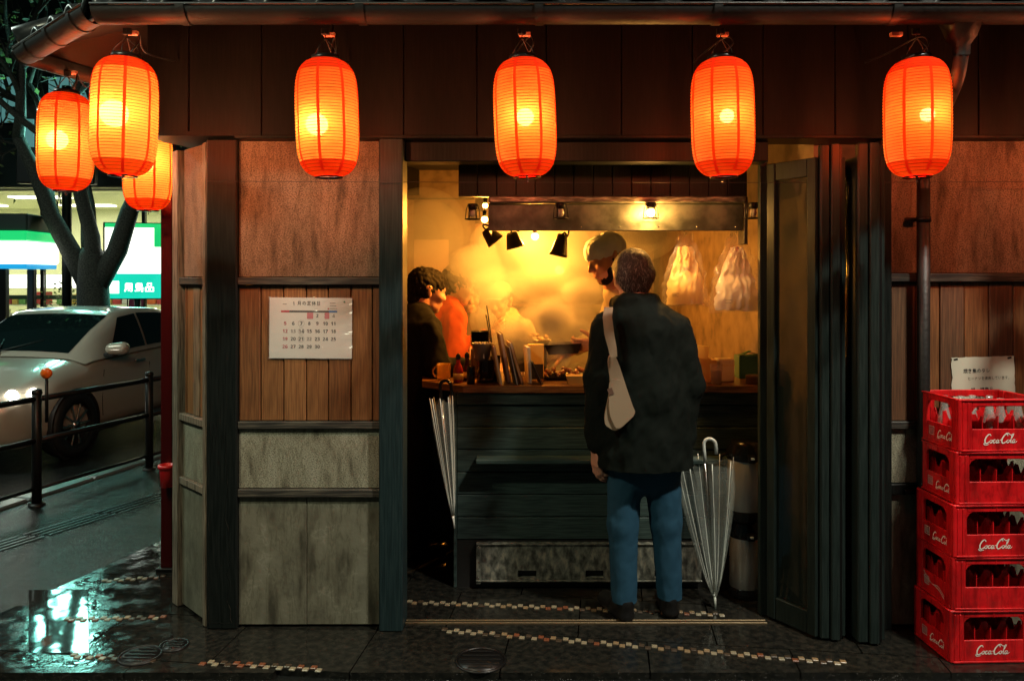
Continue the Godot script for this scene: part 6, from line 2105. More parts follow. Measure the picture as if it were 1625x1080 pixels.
func build_cook() -> void:
	var o := thing("person", "cook in a blue grey headscarf bending over the grill, holding a dark tray", "person")
	var fwd := Vector3(-0.88, -0.36, 0.30).normalized()
	var up := Vector3(-0.36, 0.92, 0.05)
	var z := -fwd
	var x := up.cross(z).normalized()
	var head := Transform3D(Basis(x, z.cross(x), z), Vector3(0.535, 1.685, -0.80))
	var wl := Vector3(0.475, 1.215, -0.80)
	var wr := Vector3(0.30, 1.12, -1.12)
	var body := [
		[Vector3(0.57, 1.55, -0.84), Vector3(0.66, 1.46, -0.90), 0.06, 0.10], [Vector3(0.66, 1.46, -0.92), Vector3(0.76, 1.0, -1.0), 0.12, 0.12],
		[Vector3(0.64, 1.45, -0.74), Vector3(0.66, 1.22, -0.66), 0.05, 0.045], [Vector3(0.66, 1.22, -0.66), wl, 0.042, 0.028],
		[Vector3(0.62, 1.45, -1.08), Vector3(0.52, 1.22, -1.18), 0.05, 0.045], [Vector3(0.52, 1.22, -1.18), wr, 0.042, 0.028],
		[Vector3(0.78, 0.98, -0.93), Vector3(0.78, 0.08, -0.95), 0.085, 0.05], [Vector3(0.80, 0.98, -1.08), Vector3(0.80, 0.08, -1.08), 0.085, 0.05],
	]
	var hands := [hand_bones(wl, Vector3(-1, -0.1, -0.1), Vector3(0, 0.3, -1), Vector3(0, 1, 0), 0.75), hand_bones(wr, Vector3(-1, -0.4, 0.2), Vector3(0, -1, 0), Vector3(0, 0, 1), 0.6)]
	put_mesh(skin_of(body, head, hands), "body", M.skin, o)
	eyes(o, head)
	put_mesh(blob(turned([[Vector3(0, 0.060, 0.030), Vector3(0, 0.060, -0.034), 0.090, 0.085], [Vector3(0, 0.075, 0.05), Vector3(0, 0.055, 0.07), 0.06, 0.06]], head), 0.007, 0.02, 0.006, 20.0), "headscarf", M.scarf_blue, o)
	put_mesh(blob(turned([[Vector3(0, 0.0, 0.06), Vector3(0, -0.06, 0.06), 0.062, 0.05], [Vector3(-0.07, 0.0, 0.02), Vector3(-0.07, -0.02, 0.03), 0.026, 0.026], [Vector3(0.07, 0.0, 0.02), Vector3(0.07, -0.02, 0.03), 0.026, 0.026]], head), 0.008, 0.02, 0.01, 30.0), "hair", M.hair_dark, o)
	put_mesh(blob(turned([[Vector3(-0.02, -0.092, -0.062), Vector3(0.02, -0.092, -0.062), 0.033, 0.033], [Vector3(0.05, -0.06, -0.03), Vector3(0.03, -0.09, -0.05), 0.022, 0.026], [Vector3(-0.05, -0.06, -0.03), Vector3(-0.03, -0.09, -0.05), 0.022, 0.026]], head), 0.007, 0.012, 0.006, 40.0), "beard", M.hair_dark, o)
	var coat := [
		[Vector3(0.60, 1.50, -0.86), Vector3(0.66, 1.44, -0.91), 0.085, 0.13], [Vector3(0.66, 1.42, -0.91), Vector3(0.76, 0.98, -1.0), 0.155, 0.165, Vector3(0.85, 1, 1.1)], [Vector3(0.76, 0.98, -1.0), Vector3(0.78, 0.7, -1.0), 0.165, 0.17],
		[Vector3(0.64, 1.44, -0.76), Vector3(0.66, 1.24, -0.67), 0.068, 0.060], [Vector3(0.66, 1.24, -0.67), Vector3(0.56, 1.22, -0.74), 0.058, 0.050],
		[Vector3(0.62, 1.44, -1.06), Vector3(0.53, 1.23, -1.17), 0.068, 0.060], [Vector3(0.53, 1.23, -1.17), Vector3(0.40, 1.17, -1.15), 0.058, 0.050],
	]
	put_mesh(hem(blob(coat, 0.014, 0.03, 0.014, 6.0), 0.66), "work_shirt", M.shirt_cream, o)
	put_mesh(hem(blob([[Vector3(0.78, 0.80, -0.93), Vector3(0.78, 0.08, -0.95), 0.10, 0.075], [Vector3(0.80, 0.80, -1.08), Vector3(0.80, 0.08, -1.08), 0.10, 0.075]], 0.018, 0.02), 0.03), "trousers", M.cloth_black, o)
	for q in [Vector3(0.78, 0, -0.93), Vector3(0.80, 0, -1.07)]:
		put_mesh(hem(blob([[q + Vector3(0.02, 0.04, 0), q + Vector3(-0.16, 0.03, 0), 0.045, 0.04]], 0.012, 0.01), -0.008), "shoe", M.shoe_black, o)
	var pan := thing("serving_tray", "long dark metal tray held out over the smoking grill", "tray", Vector3(0.2839, 1.1628, 3.5 - 4.32))
	pan.rotation.z = 0.05
	tray(pan, Vector3(0.205, 0.055, 0.15), M.black_metal)

func guest(label: String, at: Vector3, turn: float, tall: float, coat_m: Material, hair_m: Material, cap_m: Material, lean: float, reach: Vector3, seated := false) -> void:
	# local: stands on the origin, looks along -z
	var o := thing("person", label, "person", at, turn)
	var s := tall / 1.70
	var head := Transform3D(Basis(Vector3.RIGHT, -0.12 - lean * 0.5), Vector3(0, 1.575 * s, -0.03 - lean * 0.45))
	var sh := 1.38 * s
	var zt := -lean * 0.35
	var w0 := Vector3(0.20, 1.08 * s, -0.30) + reach
	var w1 := Vector3(-0.21, 1.02 * s, -0.30)
	var body := [
		[Vector3(0, 1.45 * s, zt - 0.01), Vector3(0, sh, zt + 0.01), 0.06, 0.10], [Vector3(0, sh, zt + 0.01), Vector3(0, 0.92, 0.0), 0.12, 0.12, Vector3(1.15, 1, 0.8)],
		[Vector3(0.17, sh, zt), Vector3(0.24, 1.12 * s, -0.08), 0.05, 0.042], [Vector3(0.24, 1.12 * s, -0.08), w0, 0.04, 0.028],
		[Vector3(-0.17, sh, zt), Vector3(-0.24, 1.12 * s, -0.08), 0.05, 0.042], [Vector3(-0.24, 1.12 * s, -0.08), w1, 0.04, 0.028],
		[Vector3(0.09, 0.9, 0), Vector3(0.10, 0.08, 0), 0.085, 0.045], [Vector3(-0.09, 0.9, 0), Vector3(-0.10, 0.08, 0.02), 0.085, 0.045],
	]
	var hands := [hand_bones(w0, Vector3(-0.3, 0.5, -0.8), Vector3(-1, 0, 0), Vector3(-0.2, 1, 0.4), 0.35), hand_bones(w1, Vector3(0.5, -0.1, -0.8), Vector3(0.2, -1, 0), Vector3(1, 0, 0), 0.5)]
	put_mesh(skin_of(body, head, hands, 0.02), "body", M.skin, o)
	eyes(o, head)
	put_mesh(blob(turned([[Vector3(0, 0.052, 0.028), Vector3(0, 0.056, -0.026), 0.091, 0.086], [Vector3(0, -0.01, 0.052), Vector3(0, -0.05, 0.05), 0.062, 0.048], [Vector3(-0.068, 0.01, 0.01), Vector3(-0.066, -0.02, 0.02), 0.026, 0.022], [Vector3(0.068, 0.01, 0.01), Vector3(0.066, -0.02, 0.02), 0.026, 0.022]], head), 0.008, 0.02, 0.012, 30.0), "hair", hair_m, o)
	if cap_m:
		put_mesh(blob(turned([[Vector3(0, 0.078, 0.020), Vector3(0, 0.076, -0.035), 0.088, 0.082], [Vector3(-0.04, 0.055, -0.115), Vector3(0.04, 0.055, -0.115), 0.02, 0.02, Vector3(1, 0.4, 1.6)]], head), 0.008, 0.015), "cap", cap_m, o)
	var coat := [
		[Vector3(0, 1.43 * s, zt), Vector3(0, sh, zt + 0.01), 0.085, 0.13], [Vector3(0, sh - 0.04, zt + 0.01), Vector3(0, 0.78, 0), 0.165, 0.175, Vector3(1.1, 1, 0.78)],
		[Vector3(0.17, sh - 0.02, zt), Vector3(0.24, 1.13 * s, -0.08), 0.075, 0.068], [Vector3(0.24, 1.13 * s, -0.08), Vector3(0.24, 1.13 * s, -0.08).lerp(w0, 0.82), 0.066, 0.050],
		[Vector3(-0.17, sh - 0.02, zt), Vector3(-0.24, 1.13 * s, -0.08), 0.075, 0.068], [Vector3(-0.24, 1.13 * s, -0.08), Vector3(-0.24, 1.13 * s, -0.08).lerp(w1, 0.82), 0.066, 0.050],
		[Vector3(-0.06, 1.46 * s, zt + 0.03), Vector3(0.06, 1.46 * s, zt + 0.03), 0.035, 0.035],
	]
	put_mesh(hem(blob(coat, 0.016, 0.03, 0.020, 6.0), 0.68), "jacket", coat_m, o)
	put_mesh(hem(blob([[Vector3(0.09, 0.8, 0), Vector3(0.10, 0.06, 0), 0.10, 0.07], [Vector3(-0.09, 0.8, 0), Vector3(-0.10, 0.06, 0.02), 0.10, 0.07]], 0.018, 0.02, 0.01, 7.0), 0.05), "trousers", M.cloth_black, o)
	for x in [0.10, -0.10]:
		put_mesh(hem(blob([[Vector3(x, 0.045, 0.04), Vector3(x, 0.032, -0.16), 0.045, 0.038]], 0.012, 0.01), -0.008 - at.y), "shoe", M.shoe_black, o)

func build_guests() -> void:
	guest("guest in a black coat standing at the counter end behind the door post", Vector3(-0.5903, 0.0, -0.95), deg_to_rad(-62.0), 1.62, M.cloth_black, M.hair_dark, null, 0.15, Vector3(0, 0.05, 0))
	guest("guest in a bright orange jacket and pale cap at the counter", Vector3(-0.5079, 0.0, -1.75), deg_to_rad(-75.0), 1.64, M.jacket_orange, M.hair_dark, M.cap_pale, 0.22, Vector3(-0.03, 0.17, -0.03))
	guest("dark haired guest behind the orange jacket, half lost in smoke", Vector3(-0.3551, 0.0, -2.45), deg_to_rad(-165.0), 1.55, M.jacket_brown, M.hair_dark, null, 0.1, Vector3(0, 0.1, 0))
	guest("second cook in a cream shirt and white headwrap deep in the smoke", Vector3(-0.0025, 0.0, -2.75), deg_to_rad(150.0), 1.50, M.shirt_cream, M.hair_dark, M.cap_pale, 0.3, Vector3(0, 0, 0))

# ---------------------------------------------------------------- the street

func street_lamp(label: String, at: Vector3, arm: Vector3, energy: float, c: Color) -> void:
	var s := thing("street_lamp", label, "street lamp", at, 0.0, "street lamps around the corner")
	var st := mk(true)
	tube(st, [Vector3.ZERO, Vector3(0, arm.y * 0.5, 0), Vector3(0, arm.y, 0)], [0.07, 0.055, 0.045], 12)
	put(st, "pole", M.black_metal, s)
	var a := mk(true)
	tube(a, curve([Vector3(0, arm.y - 0.05, 0), Vector3(arm.x * 0.3, arm.y + 0.18, arm.z * 0.3), Vector3(arm.x, arm.y + 0.2, arm.z)], 6), 0.03, 8)
	put(a, "arm", M.black_metal, s)
	span("head", Vector3(arm.x - 0.30, arm.y + 0.12, arm.z - 0.14), Vector3(arm.x + 0.30, arm.y + 0.24, arm.z + 0.14), M.black_metal, s, 0.02)
	span("lamp_lens", Vector3(arm.x - 0.26, arm.y + 0.105, arm.z - 0.11), Vector3(arm.x + 0.26, arm.y + 0.119, arm.z + 0.11), M.lamp_lens, s, 0.002)
	var l := AreaLight3D.new()
	l.name = "lens_light"
	l.area_size = Vector2(0.5, 0.2)
	l.light_color = c
	l.light_energy = energy
	l.area_range = 30.0
	l.shadow_enabled = true
	s.add_child(l)
	l.position = Vector3(arm.x, arm.y + 0.10, arm.z)
	l.rotation.x = -PI / 2

func area_light(parent: Node3D, at: Vector3, size: Vector2, energy: float, c: Color, rot: Vector3) -> void:
	var l := AreaLight3D.new()
	l.name = "panel_light"
	l.area_size = size
	l.light_color = c
	l.light_energy = energy
	l.area_range = 20.0
	l.shadow_enabled = true
	parent.add_child(l, true)
	l.position = at
	l.rotation = rot

func build_street() -> void:
	glow(mat("lamp_lens", lin(0.8, 0.8, 0.75), 0.4), lin(0.95, 1.0, 0.85), 6.0)
	street_lamp("dark street lamp with a flat head standing before the bar's chamfered corner", Vector3(-3.0, -0.03, 3.3), Vector3(0.7, 3.65, -1.2), 7.0, lin(0.96, 1.0, 0.70))
	street_lamp("tall street lamp reaching over the pavement before the red crates", Vector3(3.2, -0.03, 5.2), Vector3(-0.4, 5.6, -2.6), 46.0, lin(1.0, 0.94, 0.78))
	street_lamp("unseen street lamp added across the side street to light the car", Vector3(-8.6, -0.17, -0.6), Vector3(1.2, 5.6, -0.6), 28.0, lin(0.80, 1.0, 0.86))  # out of view, put in to brighten the side of the car
	kind(slab("far_sidewalk", [Vector2(-30, -7.7), Vector2(-3.2, -7.7), Vector2(-2.0, -11.6), Vector2(-30, -11.6)], -0.02, 0.15, M.wet_asphalt), "structure")
	build_fence()
	build_store()
	build_signs()
	build_tree()

func build_fence() -> void:
	var f := thing("guard_fence", "dark steel guard fence between the pavement and the road", "fence", Vector3(0, -0.03, 0))
	var p0 := Vector3(-3.37, 0, -1.97)
	var d := Vector3(0.318, 0, -1.02)
	for k in range(-3, 6):
		var p := p0 + d * k
		var st := mk(true)
		tube(st, [p, p + Vector3(0, 0.80, 0)], 0.032, 12)
		lathe(st, [Vector2(0.034, 0.79), Vector2(0.036, 0.80), Vector2(0.030, 0.822), Vector2(0, 0.828)], 12, Transform3D(Basis.IDENTITY, p))
		lathe(st, [Vector2(0.055, 0.0), Vector2(0.055, 0.012), Vector2(0.034, 0.02)], 12, Transform3D(Basis.IDENTITY, p))
		put(st, "post", M.black_metal, f)
	for h in [0.755, 0.46, 0.12]:
		for k in range(-3, 5):
			var st := mk(true)
			tube(st, [p0 + d * k + Vector3(0, h, 0), p0 + d * (k + 1) + Vector3(0, h, 0)], 0.021 if h > 0.2 else 0.014, 10)
			put(st, "rail", M.black_metal, f)
	var r := thing("road_reflector", "round orange reflector on a short stalk above the guard fence", "reflector", Vector3(-3.2297, 0.9222, -1.85))
	var st := mk(true)
	lathe(st, [Vector2(0, -0.012), Vector2(0.036, -0.011), Vector2(0.039, 0), Vector2(0.036, 0.010), Vector2(0, 0.014)], 20, Transform3D(Basis(Vector3.RIGHT, PI / 2), Vector3.ZERO))
	put(st, "lens", M.orange_lens, r)
	var s2 := mk(true)
	tube(s2, [Vector3(0, -0.038, -0.004), Vector3(0.0, -0.34, -0.004)], 0.011, 8)
	put(s2, "stalk", M.black_metal, r)

func build_store() -> void:
	var b := thing("corner_store", "brightly lit glass fronted store across the road under a dark upper floor", "store", Vector3(0, -0.02, 0))
	var z := -11.6
	var x0 := -16.0
	var x1 := -3.5
	# shell
	span("back_wall", Vector3(x0, 0, z - 4.1), Vector3(x1, 3.3, z - 4.0), M.store_wall, b, 0.0)
	span("side_wall", Vector3(x0 - 0.2, 0, z - 4.1), Vector3(x0, 3.3, z), M.store_wall, b, 0.0)
	span("side_wall", Vector3(x1, 0, z - 4.1), Vector3(x1 + 0.2, 3.3, z), M.store_wall, b, 0.0)
	span("ceiling", Vector3(x0, 3.3, z - 4.1), Vector3(x1, 3.4, z - 0.02), M.store_wall, b, 0.0)
	span("floor", Vector3(x0, -0.05, z - 4.0), Vector3(x1, 0.012, z), M.store_wall, b, 0.0)
	span("upper_floor", Vector3(x0 - 4.0, 3.41, z - 5.0), Vector3(x1 + 0.2, 13.0, z + 0.15), M.night_wall, b, 0.0)
	span("shop_fascia", Vector3(x0, 3.32, z + 0.16), Vector3(x1 + 0.2, 4.25, z + 0.45), M.night_fascia, b, 0.02)
	# glazing
	var xs := [-16.0, -14.6, -13.2, -11.8, -10.4, -9.18, -8.76, -7.2, -6.45, -5.0, -3.5]
	for i in xs.size():
		span("mullion", Vector3(xs[i] - 0.03, 0.03, z - 0.05), Vector3(xs[i] + 0.03, 3.31, z + 0.05), M.black_metal, b, 0.005)
	for i in xs.size() - 1:
		span("window_pane", Vector3(xs[i] + 0.031, 0.10, z - 0.006), Vector3(xs[i + 1] - 0.031, 3.25, z + 0.006), M.store_glass, b, 0.0)
		span("transom", Vector3(xs[i] + 0.031, 1.18, z - 0.03), Vector3(xs[i + 1] - 0.031, 1.26, z + 0.03), M.green_metal, b, 0.004)
	# lit ceiling panels with their lights
	for i in 5:
		for j in 2:
			var c := Vector3(-15.0 + 2.55 * i, 3.27, z - 1.1 - 1.8 * j)
			span("light_panel", c + Vector3(-0.6, 0, -0.15), c + Vector3(0.6, 0.025, 0.15), M.panel_light, b, 0.0)
			area_light(b, c + Vector3(0, -0.03, 0), Vector2(1.2, 0.3), 3.2, lin(1.0, 0.98, 0.72), Vector3(-PI / 2, 0, 0))
	# backlit band along the windows
	for q in [[-9.15, -8.80], [-8.72, -7.24], [-7.15, -6.5], [-6.4, -5.05], [-10.36, -9.22]]:
		span("backlit_sign_band", Vector3(q[0], 1.40, z - 0.10), Vector3(q[1], 1.66, z - 0.06), M.sign_white, b, 0.0)
	# shelves with goods
	var goods := [M.goods_orange, M.goods_green, M.goods_white, M.goods_red, M.goods_yellow]
	for s in 3:
		var sz := z - 0.9 - 1.2 * s
		for lv in 4:
			span("shelf", Vector3(-12.0, 0.3 + 0.36 * lv, sz - 0.4), Vector3(-4.4, 0.325 + 0.36 * lv, sz), M.store_wall, b, 0.0)
			if s == 0:
				var x := -11.9
				while x < -4.6:
					var w := rng.randf_range(0.12, 0.34)
					if rng.randf() < 0.85:
						span("goods", Vector3(x, 0.326 + 0.36 * lv, sz - 0.3), Vector3(x + w - 0.03, 0.326 + 0.36 * lv + rng.randf_range(0.14, 0.28), sz - 0.04), goods[rng.randi() % 5], b, 0.01)
					x += w
	# upper windows, two of them lit
	for r in 3:
		for c in 9:
			var wx := -15.6 + 1.32 * c
			var wy := 4.55 + 2.6 * r
			var lit := (r == 0 and c in [4, 5]) or (r == 1 and c == 4)
			var w := span("upper_window", Vector3(wx, wy, z + 0.14), Vector3(wx + 0.86, wy + 0.98, z + 0.17), M.black_metal, b, 0.01)
			for k in 2:
				var pn := span("pane", Vector3(-0.40 + 0.41 * k, -0.44, 0.0155), Vector3(-0.01 + 0.41 * k, 0.44, 0.019), M.teal_window if lit else M.dark_window, w, 0.0)
	# poster stand by the entrance
	var ps := thing("poster_banner", "small magenta and orange banner by the store entrance", "banner", Vector3(-6.8286, -0.02, 3.5 - 14.0))
	piece("cloth", Vector3(0, 1.05, 0), Vector3(0.26, 0.62, 0.012), M.goods_magenta, ps, 0.004, Basis(Vector3.BACK, -0.06))
	piece("stripe", Vector3(0.02, 1.0, 0.0085), Vector3(0.09, 0.34, 0.003), M.goods_orange, ps, 0.0, Basis(Vector3.BACK, -0.10))
	var pole := mk(true)
	tube(pole, [Vector3(-0.15, 0, 0), Vector3(-0.15, 1.45, 0)], 0.012, 8)
	put(pole, "pole", M.black_metal, ps)
	# shrub in the window
	var sh := thing("potted_shrub", "small leafy shrub in a pot before the store window", "plant", Vector3(-7.8658, -0.02, 3.5 - 13.6))
	var pot := mk(true)
	lathe(pot, [Vector2(0, 0), Vector2(0.13, 0), Vector2(0.18, 0.34), Vector2(0.16, 0.34), Vector2(0, 0.31)], 16)
	put(pot, "pot", M.black_metal, sh)
	var stm := mk(true)
	for k in 6:
		tube(stm, [Vector3(0, 0.3, 0), Vector3(rng.randf_range(-0.2, 0.2), 0.8, rng.randf_range(-0.2, 0.2)), Vector3(rng.randf_range(-0.35, 0.35), rng.randf_range(1.1, 1.5), rng.randf_range(-0.3, 0.3))], [0.02, 0.012, 0.004], 5)
	put(stm, "stem", M.bark, sh)
	var lv := mk()
	for k in 260:
		leaf(lv, Vector3(rng.randfn() * 0.17, 1.15 + rng.randfn() * 0.2, rng.randfn() * 0.15), 0.055)
	put(lv, "foliage", M.leaf, sh)

func leaf(st: SurfaceTool, p: Vector3, s: float) -> void:
	var b := Basis.from_euler(Vector3(rng.randf() * TAU, rng.randf() * TAU, rng.randf() * TAU))
	tri(st, p, p + b * Vector3(s * 0.4, s * 0.5, 0.1 * s), p + b * Vector3(0, s, 0))
	tri(st, p, p + b * Vector3(0, s, 0), p + b * Vector3(-s * 0.4, s * 0.5, 0.1 * s))

func build_signs() -> void:
	# standing box sign: white above, teal below
	var s := thing("box_sign", "glowing upright box sign, white over teal, on a dark post", "sign", Vector3(-5.8922, -0.02, 3.5 - 12.0), deg_to_rad(14.0))
	var w := 0.80
	span("casing", Vector3(-w / 2 - 0.03, 1.27, -0.12), Vector3(w / 2 + 0.03, 2.46, 0.0), M.black_metal, s, 0.01)
	span("sign_face_white", Vector3(-w / 2, 1.665, 0.001), Vector3(w / 2 - 0.10, 2.38, 0.012), M.sign_white, s, 0.0)
	span("sign_face_green", Vector3(-w / 2, 2.381, 0.001), Vector3(w / 2, 2.445, 0.012), M.sign_green, s, 0.0)
	span("sign_face_green", Vector3(w / 2 - 0.099, 2.08, 0.001), Vector3(w / 2, 2.38, 0.012), M.sign_green, s, 0.0)
	span("sign_face_white", Vector3(w / 2 - 0.099, 1.665, 0.001), Vector3(w / 2, 2.079, 0.012), M.sign_white, s, 0.0)
	span("sign_face_teal", Vector3(-w / 2, 1.28, 0.001), Vector3(w / 2, 1.664, 0.012), M.sign_teal, s, 0.0)
	span("sign_mark", Vector3(-w / 2 + 0.04, 1.36, 0.0125), Vector3(-w / 2 + 0.20, 1.55, 0.016), M.sign_white, s, 0.0)
	var g := glyphs()
	var t := mk()
	write_line(t, g, ["yo", "tori", "hin"], Vector2(-w / 2 + 0.27, 1.385), 0.135, Transform3D(Basis.IDENTITY, Vector3(0, 0, 0.0125)), 0.022, 1.1)
	put(t, "sign_writing", M.sign_white, s)
	var p := mk(true)
	tube(p, [Vector3(0.05, 0, -0.06), Vector3(0.05, 1.28, -0.06)], 0.05, 10)
	put(p, "post", M.black_metal, s)
	area_light(s, Vector3(0, 2.0, 0.03), Vector2(0.75, 0.7), 0.9, lin(0.9, 1.0, 0.9), Vector3(0, PI, 0))
	area_light(s, Vector3(0, 1.47, 0.03), Vector2(0.75, 0.36), 0.7, lin(0.02, 1.0, 0.75), Vector3(0, PI, 0))
	# tall pole sign
	var ps := thing("pole_sign", "tall pole sign glowing white beside a narrow teal panel", "sign", Vector3(-6.9698, -0.02, 3.5 - 12.0), deg_to_rad(8.0))
	var pm := mk(true)
	tube(pm, [Vector3(0, 0, -0.1), Vector3(0, 4.6, -0.1)], 0.07, 12)
	put(pm, "pole", M.black_metal, ps)
	span("casing", Vector3(-0.70, 3.06, -0.16), Vector3(0.44, 4.38, 0.0), M.black_metal, ps, 0.02)
	span("sign_face", Vector3(-0.38, 3.10, 0.001), Vector3(0.38, 4.34, 0.02), M.sign_bright, ps, 0.0)
	span("sign_side_panel", Vector3(-0.66, 3.62, 0.001), Vector3(-0.43, 4.05, 0.02), M.teal_window, ps, 0.0)
	area_light(ps, Vector3(0, 3.72, 0.05), Vector2(0.78, 1.2), 8.0, lin(0.22, 1.0, 0.80), Vector3(0, PI, 0))
	# street kiosk with a striped glowing canopy
	var k := thing("street_kiosk", "street kiosk with a glowing canopy striped green, white and blue", "kiosk", Vector3(-7.0265 - 0.22, -0.02, 3.5 - 11.0), deg_to_rad(3.0))
	span("roof_box", Vector3(-1.9, 2.27, -0.9), Vector3(0.32, 2.52, 0.0), M.night_fascia, k, 0.02)
	span("sign_stripe_green", Vector3(-1.9, 2.12, -0.75), Vector3(0.36, 2.269, 0.10), M.sign_green, k, 0.02)
	span("sign_stripe_white", Vector3(-1.9, 1.80, -0.75), Vector3(0.39, 2.119, 0.12), M.sign_white, k, 0.03)
	span("sign_stripe_blue", Vector3(-1.9, 1.73, -0.72), Vector3(0.36, 1.799, 0.10), M.sign_blue, k, 0.01)
	for q in [[-1.8, -0.7], [0.0, -0.7], [0.0, 0.0], [-1.8, 0.0]]:
		span("post", Vector3(q[0] - 0.05, 0, q[1] - 0.05), Vector3(q[0] + 0.05, 1.729, q[1] + 0.05), M.black_metal, k, 0.01)
	span("sign_panel", Vector3(-0.75, 0.75, -0.1), Vector3(-0.10, 1.68, -0.04), M.sign_panel, k, 0.01)
	span("counter", Vector3(-1.75, 0.0, -0.65), Vector3(-0.06, 0.74, -0.02), M.night_fascia, k, 0.01)
	area_light(k, Vector3(-0.6, 1.96, 0.15), Vector2(1.9, 0.3), 1.6, lin(0.85, 1.0, 0.9), Vector3(0, PI, 0))

func limb(st: SurfaceTool, p: Vector3, d: Vector3, l: float, r: float, depth: int, tips: Array) -> void:
	var pts := [p]
	var rad := [r]
	var q := p
	for k in 4:
		d = (d + Vector3(rng.randf_range(-0.16, 0.16), rng.randf_range(-0.04, 0.14), rng.randf_range(-0.16, 0.16))).normalized()
		q += d * l / 4.0
		pts.append(q)
		rad.append(r * (1.0 - 0.12 * (k + 1)))
	tube(st, pts, rad, 8 if r > 0.04 else 5)
	tips.append(q)
	if depth == 0:
		return
	for k in (3 if depth > 1 else 4):
		var a := rng.randf() * TAU
		var side := d.cross(Vector3(cos(a), 0.2, sin(a))).normalized()
		var at: Vector3 = pts[2 + (k % 3)]
		limb(st, at, (d * 0.8 + side * 0.75).normalized(), l * rng.randf_range(0.55, 0.8), r * 0.5, depth - 1, tips)

func build_tree() -> void:
	var t := thing("bare_tree", "bare forking street tree in front of the lit store", "tree", Vector3(-6.2476, -0.02, -8.0))
	var tr := mk(true)
	tube(tr, curve([Vector3(0, 0, 0), Vector3(0.02, 0.7, 0), Vector3(0.0, 1.5, 0), Vector3(-0.02, 2.05, 0)], 4), [0.30, 0.27, 0.25, 0.24, 0.23, 0.225, 0.22, 0.22, 0.22, 0.215, 0.20, 0.17, 0.12], 14)
	put(tr, "trunk", M.bark, t)
	var tips := []
	var lb := mk(true)
	for q in [[Vector3(-0.04, 1.45, 0), Vector3(-0.55, 1, 0.1), 2.4, 0.165], [Vector3(-0.02, 1.6, -0.03), Vector3(-0.18, 1, -0.2), 2.5, 0.14], [Vector3(0.02, 1.6, 0.02), Vector3(0.10, 1, 0.12), 2.4, 0.13], [Vector3(0.04, 1.45, 0.0), Vector3(0.50, 1, 0.0), 2.6, 0.165]]:
		limb(lb, q[0], q[1].normalized(), q[2], q[3], 4, tips)
	put(lb, "limb", M.bark, t)
	var lf := mk()
	for p in tips:
		if p.y > 3.2:
			for k in 2:
				leaf(lf, p + Vector3(rng.randfn(), rng.randfn(), rng.randfn()) * 0.22, 0.10)
	put(lf, "crown", M.leaf, t)

# ---------------------------------------------------------------- the car

func car_shape(x: float) -> Array:  # half width, bottom, shoulder, top of the lower body at a place along the car
	var keys := [[0.86, 0.52, 0.26, 0.50, 0.60], [0.80, 0.70, 0.20, 0.58, 0.68], [0.60, 0.80, 0.19, 0.66, 0.77], [0.20, 0.845, 0.19, 0.72, 0.87], [-0.35, 0.86, 0.19, 0.78, 0.96], [-1.2, 0.87, 0.19, 0.82, 0.99], [-2.2, 0.86, 0.20, 0.86, 1.02], [-2.75, 0.80, 0.25, 0.88, 1.02], [-3.0, 0.66, 0.35, 0.84, 0.98]]
	for i in keys.size() - 1:
		if x <= keys[i][0] and x >= keys[i + 1][0]:
			var f: float = (keys[i][0] - x) / (keys[i][0] - keys[i + 1][0])
			var o := []
			for k in range(1, 5):
				o.append(lerpf(keys[i][k], keys[i + 1][k], f))
			return o
	return keys[0].slice(1)

func cabin_point(u: float, v: float, out := 0.0) -> Vector3:  # u along the roof from windscreen foot (0) to tail (1), v across from right (-1) to left (1)
	var xs := [-0.22, -0.62, -0.98, -1.35, -1.85, -2.35, -2.82]
	var ys := [0.95, 1.21, 1.385, 1.425, 1.40, 1.27, 1.02]
	var f := clampf(u, 0, 1) * 6.0
	var i := mini(int(f), 5)
	var x := lerpf(xs[i], xs[i + 1], f - i)
	var top := lerpf(ys[i], ys[i + 1], f - i)
	var belt: float = car_shape(x)[3] - 0.06
	var a := absf(v)
	# flat roof to |v| = 0.72, then the side falls to the belt
	var half := 0.60
	var y := top - 0.02 * pow(a / 0.72, 2.0)
	var z := a / 0.72 * half
	if a > 0.72:
		var s := (a - 0.72) / 0.28
		y = lerpf(top - 0.02, belt, pow(s, 1.15))
		z = lerpf(half, 0.80, pow(s, 0.85))
	return Vector3(x + out * 0.2, y + out * (1.0 - a * 0.5), -signf(v) * (z + out * a))

